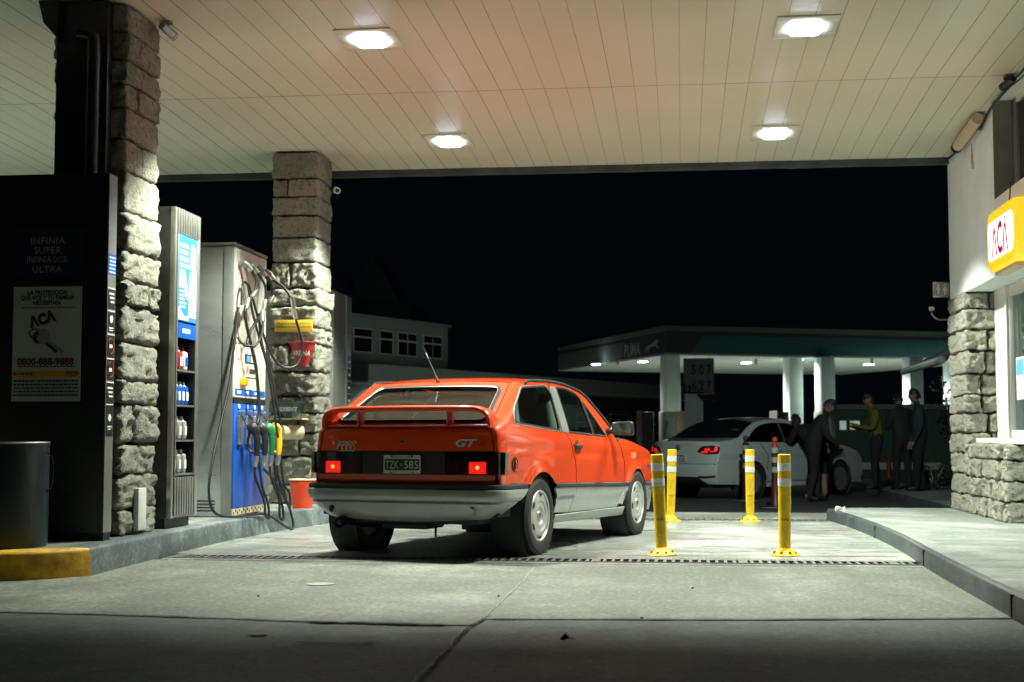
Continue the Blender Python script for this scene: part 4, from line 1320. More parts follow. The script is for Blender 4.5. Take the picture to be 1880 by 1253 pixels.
nzb = lambda k: (PX + 0.15, PY + NZ[k][0], 0.60)
X = PX
# elbows at the top and the swivel hoses that hang from them
for i, y in enumerate((12.12, 12.30, 12.55, 12.80)):
    m = MB()
    m.tube(spline([(0.0, y - PY, 2.385 - 0.17), (0.05, y - PY, 2.40 - 0.17), (0.085, y - PY + 0.02, 2.37 - 0.17)], 5), 0.027, 'alu_grey', 10)
    m.tube([(0.08, y - PY + 0.015, 2.375 - 0.17), (0.105, y - PY + 0.035, 2.335 - 0.17)], 0.022, 'alu', 10)
    m.build('hose_elbow', pu)
hose([(X + .10, 12.15, 2.35), (X + .14, 12.19, 2.25), (X + .13, 12.16, 2.13), (X + .10, 12.06, 2.03), (X + .09, 12.03, 1.93), (X + .10, 12.12, 1.75), (X + .14, 12.22, 1.45), (X + .17, 12.22, 1.1), (X + .17, 12.17, 0.98)], 0.015, [(2, 3), (3, 4)])
hose([(X + .10, 12.33, 2.34), (X + .16, 12.39, 2.22), (X + .16, 12.38, 2.05), (X + .15, 12.36, 1.95), (X + .16, 12.33, 1.82), (X + .15, 12.22, 1.70), (X + .12, 12.12, 1.66), (X + .06, 12.06, 1.68), (X + .02, 12.05, 1.74)], 0.0120, [(2, 3), (3, 4)])
hose([(X + .10, 12.58, 2.34), (X + .15, 12.63, 2.24), (X + .15, 12.60, 2.12), (X + .12, 12.45, 2.0), (X + .10, 12.30, 1.88), (X + .09, 12.16, 1.78), (X + .09, 12.10, 1.68)], 0.014, [(2, 3)])
hose([(X + .10, 12.82, 2.33), (X + .20, 12.88, 2.25), (X + .27, 12.92, 2.12), (X + .28, 12.94, 2.02), (X + .31, 13.02, 1.84), (X + .33, 13.05, 1.68), (X + .29, 12.96, 1.53), (X + .2, 12.78, 1.52), (X + .14, 12.60, 1.66), (X + .10, 12.40, 1.92), (X + .07, 12.22, 2.18), (X + .05, 12.12, 2.23), (X + .06, 12.04, 2.17), (X + .06, 12.02, 2.02)], 0.0120, [(2, 3), (3, 4)])
hose([(X + .06, 12.20, 2.22), (X + .08, 12.26, 2.0), (X + .11, 12.40, 1.75), (X + .14, 12.55, 1.5), (X + .17, 12.64, 1.2), (X + .18, 12.70, 1.0), (X + .20, 12.72, 0.86)], 0.0115)
hose([(X + .08, 12.45, 1.98), (X + .10, 12.52, 1.7), (X + .14, 12.66, 1.45), (X + .19, 12.72, 1.15), (X + .2, 12.80, 0.98)], 0.0115)
# long hose that sags down the near side, over the kerb edge, and up to a nozzle
hose([(X + .03, 12.03, 2.0), (X + .02, 11.98, 1.75), (X + .01, 11.88, 1.35), (X - .01, 11.72, 1.0), (X - .02, 11.53, 0.65), (X - .02, 11.46, 0.40), (X + .0, 11.55, 0.24), (X + .06, 11.8, 0.19), (X + .12, 12.2, 0.185), (X + .17, 12.5, 0.17), (X + .26, 12.78, 0.05), (X + .30, 12.9, 0.03), (X + .27, 12.86, 0.22), (X + .22, 12.60, 0.45), (X + .16, 12.42, 0.58)], 0.0115)
for k, low in ((0, 0.13), (2, 0.09), (3, 0.2)):
    a = nzb(k)
    hose([a, (a[0] + 0.01, a[1] + 0.01, 0.5), (a[0] + 0.06, a[1] + 0.10, 0.30), (X + 0.20, a[1] + 0.17, low + 0.05), (X + 0.22, a[1] + 0.22, low + 0.02), (X + 0.21, a[1] + 0.21, low + 0.15), (X + 0.18, a[1] + 0.12, 0.45), (X + 0.16, a[1] + 0.04, 0.8)], 0.0115)

# things hung on or standing by the far pillar
t = thing('notice_sign', 'small yellow notice about members on the far stone pillar', 'sign', (-4.035, 14.485, 2.03))
m = MB(); m.b(-0.205, 0.205, -0.008, 0.0, -0.062, 0.062, 'sign_yellow', 0.002)
m.text('TURNOS PARA SOCIOS', (0, -0.0085, 0.024), U, V, 0.022, 'ink', 'C', 0.01, width=0.35)
m.text('PRESENTANDO CARNET', (0, -0.0085, -0.012), U, V, 0.022, 'ink', 'C', 0.01, width=0.38)
m.b(-0.05, 0.05, -0.009, -0.0082, -0.047, -0.043, 'red_ink'); m.build('panel', t)
m = MB(); m.b(-0.19, 0.19, 0.001, 0.035, -0.02, 0.02, 'alu_grey'); m.build('bracket', t)
t = thing('sand_pail', 'red cone pail lettered ARENA hung on the far stone pillar', 'pail', (-3.90, 14.34, 1.60))
m = MB(); m.lathe([(0.0, 0.0), (0.05, 0.0), (0.135, 0.235), (0.145, 0.24), (0.135, 0.245), (0.125, 0.235), (0.05, 0.02), (0, 0.02)], 'red', 30)
m.build('pail', t, fix=True)
def wrap_text(mb, s, R, z, size, mt, a0, slope=0.0, width=None):
    vs, fs = glyphs(s, 0.03)
    x0, x1 = min(p[0] for p in vs), max(p[0] for p in vs)
    k = size / 0.7; kx = (width / (x1 - x0)) if width else k
    out = []
    for a, b in vs:
        zz_ = z + (b - 0.35) * k
        rr = R + slope * (zz_ - z) + 0.002
        an = a0 + (a - (x0 + x1) / 2) * kx / R
        out.append((rr * math.cos(an), rr * math.sin(an), zz_))
    mb.add(out, fs, mt)
m = MB(); wrap_text(m, 'ARENA', 0.098, 0.13, 0.05, 'white', R_(-84), 0.36, 0.21); m.build('lettering', t, smooth=False)
m = MB(); m.lathe([(0.0, 0.20), (0.06, 0.215), (0.12, 0.205)], 'white', 20); m.build('sand', t)
m = MB(); m.tube([(-0.02, 0.1, 0.22), (-0.02, 0.17, 0.22)], 0.012, 'black', 8); m.build('hook', t)
t = thing('bracket_shelf', 'pale wall shelf with a cylinder beneath on the far stone pillar', 'shelf', (-4.08, 14.40, 1.045))
m = MB(); m.b(-0.20, 0.20, -0.13, 0.13, 0.0, 0.018, 'cream'); m.build('board', t)
m = MB(); m.tube([(-0.02, -0.13, -0.13), (0.14, 0.05, -0.13)], 0.075, 'cream', 20); m.build('paper_roll', t)
m = MB(); m.b(-0.14, -0.12, 0.0, 0.12, -0.10, -0.001, 'black'); m.build('bracket', t)
m = MB(); m.b(0.1, 0.12, 0.06, 0.12, -0.05, -0.001, 'black'); m.build('bracket', t)
t = thing('absorbent_pail', 'dark green pail lettered ABSORBENTE standing on the pillar shelf', 'pail', (-4.04, 14.37, 1.0635))
m = MB(); m.lathe([(0.0, 0.0), (0.09, 0.0), (0.155, 0.15), (0.165, 0.16), (0.155, 0.165), (0.145, 0.155), (0.085, 0.015), (0, 0.015)], 'dk_green', 30); m.build('pail', t, fix=True)
m = MB(); wrap_text(m, 'ABSORBENTE', 0.128, 0.09, 0.042, 'white', R_(-92), 0.42, 0.235); m.build('lettering', t, smooth=False)
m = MB(); m.tube(spline([(-0.155, 0, 0.155), (-0.1, 0.02, 0.235), (0, 0.03, 0.265), (0.1, 0.02, 0.235), (0.155, 0, 0.155)], 5), 0.005, 'black', 6); m.build('handle', t)
t = thing('wash_bucket', 'orange red wash bucket with a stick at the foot of the far pillar', 'bucket', (-3.72, 13.72, 0.17))
m = MB(); m.lathe([(0.0, 0.0), (0.095, 0.0), (0.125, 0.265), (0.135, 0.27), (0.135, 0.28), (0.12, 0.28), (0.09, 0.01), (0, 0.01)], 'bucket', 30); m.build('pail', t, fix=True)
m = MB(); m.ring((0, 0, 0.278), (1, 0, 0), (0, 1, 0), 0.13, 0.13, 0.008, 'cream', 30, 6); m.build('rim', t)
m = MB(); m.tube([(-0.02, 0.0, 0.02), (0.11, 0.02, 0.46)], 0.011, 'wood', 8); m.build('stick', t)
# pale cabinet behind the far pillar
t = thing('sign_cabinet', 'pale grey sign cabinet half hidden behind the far stone pillar', 'sign cabinet', (-4.0, 16.05, 0.17))
m = MB(); m.b(-1.0, 0.0, 0.0, 0.85, 0.03, 2.40, 'alu_grey', 0.01); m.b(0.001, 0.012, 0.60, 0.845, 0.04, 2.39, 'alu'); m.b(-0.42, -0.20, -0.02, -0.001, 0.03, 1.9, 'teal_fascia'); m.build('cabinet', t)
m = MB()
for k in range(8): m.b(0.0121, 0.0135, 0.66, 0.83, 0.45 + 0.155 * k, 0.585 + 0.155 * k, 'charcoal' if k < 7 else 'blue'); m.b(0.0136, 0.0142, 0.69, 0.80, 0.50 + 0.155 * k, 0.53 + 0.155 * k, 'white')
m.build('pictogram_strip', t, smooth=False)
# ------------------------------------------------------------------ yellow flexible posts
def post_proto():
    t = thing('flexible_post', '', 'bollard')
    m = MB()
    H, n = 0.735, 28
    rows = []
    for z, s in ((0.05, 0.9), (0.2, 0.94), (0.40, 0.98), (0.60, 1.0), (H - 0.02, 1.0), (H, 1.0)):
        # round below, flattened into a rounded square at the top
        row = []
        f = min(1.0, max(0.0, z / 0.45))
        for k in range(n):
            a = 2 * math.pi * k / n
            e = 2 + 3.5 * f
            c, q = math.cos(a), math.sin(a)
            l = (abs(c) ** e + abs(q) ** e) ** (1 / e)
            row.append((0.046 * s * c / l, 0.037 * s * q / l, z))
        rows.append(row)
    m.grid(rows, 'yellow', True)
    m.add([(a * 0.9, b * 0.9, H + 0.004) for a, b, c in rows[-1]] + rows[-1], [tuple(range(n))] + [(i, n + i, n + (i + 1) % n, (i + 1) % n) for i in range(n)], 'yellow')
    m.build('post', t, fix=True)
    for (z0, z1) in ((0.615, 0.675), (0.505, 0.565)):
        m = MB()
        rr = []
        for z in (z0, z1):
            row = []
            for k in range(n):
                a = 2 * math.pi * k / n
                c, q = math.cos(a), math.sin(a)
                l = (abs(c) ** 5.5 + abs(q) ** 5.5) ** (1 / 5.5)
                row.append((0.0475 * c / l, 0.0385 * q / l, z))
            rr.append(row)
        m.grid(rr, 'reflect', True)
        m.build('reflective_band', t)
    m = MB()
    m.lathe([(0.105, 0.0), (0.105, 0.008), (0.095, 0.014), (0.062, 0.045), (0.05, 0.056), (0.035, 0.058)], 'yellow', 32)
    bo = m.build('base', t)
    m = MB()
    for k in range(8):
        a = 2 * math.pi * (k + 0.5) / 8
        nrm = Vector((math.cos(a) * 0.7, math.sin(a) * 0.7, 0.72)).normalized()
        m.lathe([(0.0, 0), (0.011, 0.0), (0.011, 0.003), (0.0, 0.003)], 'ink', 10, (0.082 * math.cos(a), 0.082 * math.sin(a), 0.026), nrm.to_track_quat('Z', 'Y').to_matrix().to_4x4())
    m.build('bolt_hole', bo)
    return t
pp = post_proto()
for i, (x, y, lx, ly, lb) in enumerate((
        (-0.155, 10.56, -2.6, 0.6, 'leaning yellow post in front of the orange car nose, grey bands in shade'),
        (0.735, 10.62, 0.3, 0.2, 'yellow post standing upright alone, right one of the two nearer posts'),
        (-0.130, 14.86, 1.8, -0.5, 'bright lit yellow post just behind the leaning one, by the car nose'),
        (0.685, 14.90, 0.2, 0.3, 'bright lit yellow post in front of the pale sedan rear wheel'))):
    t = pp if i == 0 else copy_tree(pp)
    t.location = (x, y, 0.0)
    t.rotation_euler = (R_(ly), R_(lx), 0)
    t['label'] = lb; t['group'] = 'yellow flexible posts across the lane'
    if i < 2:
        m = MB()
        rnd = random.Random(i)
        pts = [(-0.03 + 0.006 * k, -0.0395 + 0.0006 * math.sin(k), 0.265 + 0.008 * math.sin(k * 2.3) + rnd.uniform(-0.006, 0.006)) for k in range(10)]
        m.tube(pts, 0.0022, 'ink', 5); m.build('scribble', t)

# ------------------------------------------------------------------ dark red delineator cones beside the sedan
def cone_proto(lit_top):
    t = thing('traffic_delineator', '', 'delineator')
    m = MB(); m.b(-0.24, 0.24, -0.24, 0.24, 0.0, 0.035, 'black', 0.01); m.build('base', t)
    m = MB()
    m.lathe([(0.10, 0.035), (0.075, 0.08), (0.058, 0.4), (0.052, 1.02), (0.055, 1.03), (0.055, 1.05), (0.03, 1.06), (0.03, 1.10), (0.045, 1.12), (0.04, 1.17), (0.0, 1.19)], 'cone', 20)
    if lit_top: m.lathe([(0.0565, 0.98), (0.058, 1.03), (0.057, 1.055), (0.034, 1.062), (0.033, 1.10), (0.048, 1.12), (0.043, 1.172), (0.0, 1.195)], 'cone_lit', 20)  # second, brighter shell colours the tip as if lit
    m.build('post', t)
    for z in (0.60, 0.76, 0.92):
        m = MB(); m.lathe([(0.059, z), (0.0575, z + 0.09)], 'grey_print', 20, close=True); m.build('reflective_band', t)
    return t
for i, (x, y, h, lb) in enumerate(((1.075, 24.75, 0.95, 'dark red banded delineator behind the bright lit yellow post'), (1.415, 22.35, 0.93, 'delineator with its tip coloured lit orange, right behind the upright yellow post'))):
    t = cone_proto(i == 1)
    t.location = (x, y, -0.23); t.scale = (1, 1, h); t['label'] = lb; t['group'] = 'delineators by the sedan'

# small litter on the ground
t = thing('dry_leaf', 'small brown dry leaf lying on the dark foreground concrete', 'leaf', (-0.50, 6.12, 0.0))
m = MB()
rows = []
for i in range(9):
    u = i / 8; w = 0.034 * math.sin(math.pi * (0.06 + 0.88 * u)) ** 0.7
    rows.append([(-0.045 + 0.09 * u + 0.004 * math.sin(q * 3 + i), w * (q / 3 - 1), 0.006 + 0.030 * (abs(q / 3 - 1) ** 1.4) * math.sin(math.pi * u) + 0.010 * math.sin(u * 6 + q)) for q in range(7)])
m.grid(rows, 'brown')
m.v = [(a * 0.55, b * 0.55, c * 0.6) for a, b, c in m.v]
m.build('blade', t)
m = MB(); m.tube([(0.022, 0, 0.006), (0.038, 0.006, 0.003)], 0.0015, 'brown', 5); m.build('stalk', t)
rnd = random.Random(4)
for k, (x, y) in enumerate(((-1.0, 7.75), (0.05, 8.3), (-0.2, 6.9), (-2.3, 7.6))):
    m = MB(); m.box((0, 0, 0.004), (0.012, 0.015, 0.009), 'joint', bevel=0.004, rz=k)
    tag(m.build('pebble', None, angle=80, loc=(x, y, -0.003)), ['pebble on the pale concrete left of the long joint', 'pebble on the pale concrete below the nearer yellow posts', 'pebble by the dark joint in front of the posts', 'pebble below the pale round patch'][k], 'pebble', 'dark pebbles on the concrete')
m = MB(); stone_block(m, (-0.05, -0.03, 0.0), (0.04, 0.035, 0.05), 0.3, 91, 'white', 5)
tag(m.build('crumpled_paper', None, angle=60, loc=(1.60, 14.9, 0.111)), 'crumpled white paper on the kerb edge at the far drain', 'litter')
m = MB(); stone_block(m, (-0.05, -0.02, 0.0), (0.04, 0.03, 0.025), 0.6, 95, 'white', 5)
tag(m.build('crumpled_paper', None, angle=60, loc=(0.73, 17.4, -0.06)), 'white scrap of paper on the street beyond the far drain', 'litter')
# ------------------------------------------------------------------ the orange hatchback
CAR = thing('hatchback_car', 'orange three door hatchback with rear spoiler and grey lower panels', 'car', (-1.803, 10.69, 0.0), math.pi / 2 - 0.276)
# car space: x forward from the rear axle, y to the left, z up
WB = 2.358
HUBS = ((0.0, 0.30), (WB, 0.285))
def zcrease(x): return 0.745 - 0.036 * x
def zbelt(x): return 0.937 - 0.042 * x
def plan(x):
    w = 0.80
    if x < 0.4: w -= 0.050 * ((0.4 - x) / 1.05) ** 2
    if x > 1.5: w -= 0.085 * ((x - 1.5) / 1.55) ** 2
    return w
def smooth(t):
    t = max(0.0, min(1.0, t)); return t * t * (3 - 2 * t)
def Wd(x, z):
    w = plan(x)
    zc_, zb = zcrease(x), zbelt(x)
    if z < 0.5: w -= 0.018 * ((0.5 - z) / 0.3) ** 2
    zz_ = min(z, zb)
    if zz_ > zc_: w -= 0.0 + 0.13 * (zz_ - zc_)
    # crisp shoulder at the crease
    w += 0.007 * (1 - smooth((z - zc_ + 0.012) / 0.024)) - 0.007
    # gentle crown between belt and crease
    w += 0.012 * math.sin(math.pi * smooth((z - zc_) / max(0.05, zb - zc_))) if zc_ < z < zb else 0
    if z > zb:
        h = z - zb
        w -= 0.34 * h + 0.10 * h * h
    for hx, hz in HUBS:      # wheel arch flares
        d = math.hypot(x - hx, z - hz)
        w += 0.024 * (1 - smooth((d - 0.315) / 0.075)) if d < 0.5 and z > 0.25 else 0
    return w
def S_side(x, z): return (x, -Wd(x, z), z)
def arch(cx, cz_, R, zlow, n=22, flip=False):
    """wheel opening from front to back, going over the top"""
    a0 = math.asin((zlow - cz_) / R)
    return [(cx + R * math.cos(a0 + (math.pi - 2 * a0) * i / n), cz_ + R * math.sin(a0 + (math.pi - 2 * a0) * i / n)) for i in range(n + 1)]
def zst(x): return 0.527 - 0.024 * x     # top of the black strip
def both(fn):
    for mir in (False, True): fn(mir)

# hatch opening curves: H on the hatch side of the corner, E on the body side
Hc = [(0.530, -0.625, 0.725), (0.60, -0.640, 0.718), (0.76, -0.642, 0.700), (0.86, -0.640, 0.682), (0.94, -0.628, 0.665), (1.042, -0.43, 0.625), (1.15, -0.225, 0.588), (1.235, -0.062, 0.556), (1.272, 0.015, 0.540)]
Ec = [(0.530, -0.545), (0.60, -0.56), (0.76, -0.56), (0.86, -0.55), (0.94, -0.515), (1.042, -0.34), (1.15, -0.155), (1.235, -0.01), (1.272, 0.055)]
def Hp(z): return (sinterp([(a, b) for a, b, c in Hc], z), sinterp([(a, c) for a, b, c in Hc], z), z)
def Ep(z): return (sinterp(Ec, z), z)

win_r = rounded([(-0.365, 0.970), (-0.30, 1.07), (-0.035, 1.232), (0.48, 1.258), (0.545, 1.20), (0.475, 0.918), (0.10, 0.938)], [0.05, 0.10, 0.05, 0.04, 0.02, 0.03, 0.15])
win_d = rounded([(0.665, 0.905), (0.72, 1.258), (0.98, 1.25), (1.155, 1.213), (1.215, 1.178), (1.235, 0.882)], [0.02, 0.03, 0.1, 0.03, 0.02, 0.02])
win_v = rounded([(1.262, 0.882), (1.245, 1.16), (1.56, 0.872)], [0.02, 0.02, 0.02])
roofline = [(0.055, 1.277), (0.12, 1.283), (0.35, 1.294), (0.62, 1.297), (0.90, 1.286), (1.15, 1.256), (1.33, 1.215), (1.50, 1.115), (1.74, 0.955)]

def quarter(mir):
    o = [Ep(z) for z in (0.530, 0.60, 0.68, 0.76, 0.86, 0.90, 0.94, 0.98, 1.042, 1.10, 1.15, 1.20, 1.235, 1.272)]
    o += [(0.12, 1.283), (0.35, 1.294), (0.585, 1.297)]
    o += [(0.590, 1.20), (0.570, 1.0), (0.586, 0.89), (0.66, 0.80), (0.70, 0.732), (0.735, 0.64), (0.742, zst(0.74))]
    ar = arch(0.0, 0.285, 0.325, zst(0.2))
    o += ar
    o += [(-0.45, zst(-0.45))]
    return skin('quarter_panel', o, [win_r], S_side, 'paint', CAR, 0.04, 0.016, 'seam', mir)
both(quarter)
def corner(mir):
    """the body corner between the side and the hatch gap"""
    m = MB()
    rows = []
    for i in range(40):
        z = 0.530 + (1.272 - 0.530) * i / 39
        hx, hy, _ = Hp(z); ex, ez = Ep(z)
        ey = Wd(ex, z)
        A_, B_ = Vector((hx, -hy - 0.003, z)), Vector((ex, -ey, z))
        t = smooth((z - 0.93) / 0.06)
        C1 = Vector((hx - 0.012 * (1 - t), -(hy + (ey - hy) * 0.75), z + 0.0)).lerp((A_ + B_) / 2 + Vector((-0.012, -0.008, 0.006)), t)
        rows.append([A_ * (1 - k / 8) ** 2 + C1 * 2 * (k / 8) * (1 - k / 8) + B_ * (k / 8) ** 2 for k in range(9)])
    if mir: rows = [[(p[0], -p[1], p[2]) for p in reversed(r)] for r in rows]
    m.grid(rows, 'paint')
    m.build('corner_panel', CAR, angle=70)
both(corner)
def door(mir):
    o = [(0.600, 0.89), (0.585, 1.0), (0.605, 1.20), (0.600, 1.2965), (0.90, 1.286), (1.15, 1.256), (1.33, 1.215), (1.50, 1.115), (1.74, 0.955), (1.80, 0.862), (1.85, 0.832), (1.945, 0.72), (1.978, 0.64), (1.985, 0.55), (1.982, zst(1.98)), (0.754, zst(0.75)), (0.748, 0.64), (0.713, 0.732), (0.673, 0.80)]
    d = skin('door', o, [win_d, win_v], S_side, 'paint', CAR, 0.04, 0.016, 'seam', mir)
    s = 1 if mir else -1
    m = MB()
    hx = 0.80
    y = Wd(hx, 0.79)
    P = lambda a, b, c: (hx + a, s * (y + b), 0.795 + c)
    m.tube(spline([P(-0.085, -0.004, 0.006), P(-0.05, 0.018, 0.0), P(0.02, 0.022, -0.004), P(0.075, 0.006, -0.006)], 5), 0.013, 'black', 10)
    m.box(P(0.0, -0.001, -0.022), (0.13, 0.012, 0.028), 'black', bevel=0.005)
    m.lathe([(0.016, 0), (0.016, 0.01), (0.0, 0.011)], 'chrome', 12, P(-0.05, 0.004, 0.03), Matrix.Rotation(R_(90 * (-s)), 4, 'X'))
    m.build('handle', d)
both(door)
def fender(mir):
    ar = arch(WB, 0.27, 0.318, zst(2.2))
    o = [(1.998, zst(2.0)), (2.0, 0.55), (1.993, 0.64), (1.96, 0.72), (1.868, 0.832), (2.03, 0.851), (2.34, 0.822), (2.60, 0.788), (2.757, 0.765), (2.92, 0.735), (3.0, 0.70), (3.02, 0.60), (3.02, zst(3.02))]
    ar2 = list(ar)
    o += ar2
    return skin('fender', o, [], S_side, 'paint', CAR, 0.04, 0.016, 'seam', mir)
both(fender)
M['trim_grey'] = mat('grey_pillar_trim', (0.26, 0.27, 0.26), 0.4, metal=0.3, vary=0.12)
# side glass
def glass(mir):
    for nm, w in (('quarter_window', win_r), ('door_window', win_d), ('vent_window', win_v)):
        skin(nm, w, [], lambda x, z: (x, -Wd(x, z) + 0.010, z), 'car_glass', CAR, 0.06, 0.0, None, mir)
        m = MB()
        s = 1 if mir else -1
        pts = [(a, s * (Wd(a, b) - 0.001), b) for a, b in resample(w, 0.03)]
        pts.append(pts[0])
        m.tube(pts, 0.0085, 'rubber', 6, False)
        if nm == 'quarter_window':
            pts2 = [(a, s * (Wd(a, b) + 0.002), b) for a, b in resample([((x - 0.09) * 1.032 + 0.09, (z - 1.09) * 1.06 + 1.09) for x, z in w], 0.03)]
            m.tube([p for p in pts2 if True] + [pts2[0]], 0.0045, 'rubber' if mir else 'alu', 5, False)
        m.build('window_seal', CAR)
both(glass)
def pillar_trim(mir):
    skin('pillar_trim', [(0.505, 0.905), (0.555, 1.262), (0.70, 1.264), (0.655, 0.898)], [], lambda x, z: (x, -Wd(x, z) - 0.006, z), 'trim_grey', CAR, 0.04, 0.008, 'trim_grey', mir)

both(pillar_trim)
def drip(mir):
    s = 1 if mir else -1
    m = MB()
    pts = [(x, s * (Wd(x, z) + 0.004), z + 0.004) for x, z in [(0.07, 1.262)] + roofline[1:] + [(1.79, 0.90)]]
    m.tube(spline(pts, 6), 0.011, 'rubber', 8)
    m.build('drip_rail', CAR)
both(drip)
# roof
def roofc(x): return sinterp([(0.03, 1.287), (0.15, 1.309), (0.35, 1.327), (0.6, 1.336), (0.85, 1.333), (1.05, 1.318), (1.18, 1.30)], x)
m = MB()
rows = []
for i in range(25):
    x = 0.028 + (1.17 - 0.028) * i / 24
    ze = interp(roofline, max(0.055, x)); 
    if x < 0.08: ze = 1.270 + 0.2 * (x - 0.028)
    ye = Wd(x, ze)
    row = []
    for k in range(29):
        v = -1 + 2 * k / 28
        row.append((x + 0.03 * (1 - v * v) * (1 if i == 24 else 0), ye * v, roofc(x) - (roofc(x) - ze) * abs(v) ** 3.2))
    rows.append(row)
m.grid([list(reversed(r)) for r in rows], 'paint')
m.build('roof', CAR, angle=60)
# windscreen, bonnet, cowl
def plate_grid(name, e0, e1, c0, c1, mt, n=12, mcol=16, bulge=2.0):
    """surface between two cross curves; e = (x, y, z) edge, c = (x, z) centre"""
    rows = []
    for i in range(n + 1):
        t = i / n
        ex, ey, ez = [a + (b - a) * t for a, b in zip(e0, e1)]
        cx_, cz_ = c0[0] + (c1[0] - c0[0]) * t, c0[1] + (c1[1] - c0[1]) * t
        rows.append([(cx_ + (ex - cx_) * abs(v) ** bulge, -ey * v, cz_ + (ez - cz_) * abs(v) ** bulge) for v in [-1 + 2 * k / mcol for k in range(mcol + 1)]])
    return MB().grid(rows, mt).build(name, CAR, angle=60)
plate_grid('windscreen', (1.20, Wd(1.2, 1.24) - 0.01, 1.238), (1.745, Wd(1.74, 0.95) - 0.01, 0.925), (1.21, 1.288), (1.86, 0.93), 'car_glass')
plate_grid('cowl', (1.75, 0.71, 0.918), (1.90, 0.72, 0.868), (1.87, 0.925), (1.98, 0.90), 'black')
m = MB()
rows = []
for i in range(17):
    x = 1.88 + (3.0 - 1.88) * i / 16
    ze = interp([(1.85, 0.862), (2.03, 0.851), (2.34, 0.822), (2.6, 0.788), (2.757, 0.765), (2.92, 0.735), (3.0, 0.70)], x) + 0.002
    ye = Wd(x, ze) - 0.004
    rows.append([(x + 0.06 * (1 - v * v) * (1 if True else 0), -ye * v, ze + 0.045 * (1 - abs(v) ** 2.5)) for v in [-1 + 2 * k / 20 for k in range(21)]])
m.grid(rows, 'paint')
m.build('bonnet', CAR, angle=60)
m = MB()
m.b(2.90, 3.03, -0.70, 0.70, 0.50, 0.70, 'black', 0.02)
m.b(3.0, 3.045, -0.66, -0.40, 0.55, 0.68, 'lens_dark', 0.02); m.b(3.0, 3.045, 0.40, 0.66, 0.55, 0.68, 'lens_dark', 0.02)
m.build('front_grille', CAR)

# hatch: lower panel, glass and frame between the two opening curves
def Cn(z):   # centre line of the hatch
    return sinterp([(0.530, -0.652), (0.60, -0.668), (0.76, -0.670), (0.86, -0.664), (0.925, -0.650), (0.952, -0.625), (1.042, -0.452), (1.15, -0.240), (1.245, -0.055), (1.287, 0.028)], z)
def S_h(y, zc_):
    """hatch skin; zc_ is the height on the centre line"""
    hx, hy, _ = Hp(min(1.272, zc_ if zc_ < 0.94 else 0.94 + (zc_ - 0.94) * (1.272 - 0.94) / (1.287 - 0.94)))
    v = y / hy
    f = abs(v) ** 2.4
    zh = min(1.272, zc_ if zc_ < 0.94 else 0.94 + (zc_ - 0.94) * (1.272 - 0.94) / (1.287 - 0.94))
    return (Cn(zc_) + (hx - Cn(zc_)) * f, -y, zc_ + (zh - zc_) * f)
def hy(z): return Hp(min(1.272, z if z < 0.94 else 0.94 + (z - 0.94) * (1.272 - 0.94) / (1.287 - 0.94)))[1]
zz1 = [0.765 + (1.285 - 0.765) * i / 26 for i in range(27)]
out_h = [(-hy(z) + 0.005, z) for z in zz1] + [(hy(z) - 0.005, z) for z in reversed(zz1)]
gz0, gz1 = 0.976, 1.243
gl = rounded([(-hy(gz0) + 0.058, gz0), (-hy(gz1) + 0.052, gz1), (hy(gz1) - 0.052, gz1), (hy(gz0) - 0.058, gz0)], 0.045, 5)
hatch = skin('hatch', out_h, [gl], S_h, 'paint', CAR, 0.04, 0.014, 'seam')
skin('rear_window', gl, [], lambda a, b: tuple(Vector(S_h(a, b)) + Vector((0.006, 0, -0.008))), 'rear_glass', CAR, 0.05, 0.0)
m = MB()
sl = [Vector(S_h(a, b)) + Vector((-0.002, 0, 0.003)) for a, b in resample(gl, 0.03)]
m.tube(sl + [sl[0]], 0.012, 'rubber', 6, False)
sl2 = [Vector(S_h(a * 0.985, 1.10 + (b - 1.10) * 0.965)) + Vector((-0.006, 0, 0.008)) for a, b in resample(gl, 0.03)]
m.tube(sl2 + [sl2[0]], 0.0035, 'alu', 5, False)
m.tube([Vector(S_h(-0.02, b)) + Vector((0.012, 0, -0.016)) for b in (0.98, 1.05, 1.12, 1.18, 1.24)], 0.004, 'black', 6)
m.build('window_seal', CAR)
skin('tailgate_lip', [(-0.70, 0.532), (-0.704, 0.598), (0.704, 0.598), (0.70, 0.532)], [], S_h, 'paint', CAR, 0.04, 0.012, 'seam')
M['lens_end'] = mat('clear_grey_lens', (0.10, 0.11, 0.11), 0.12, coat=1.0)
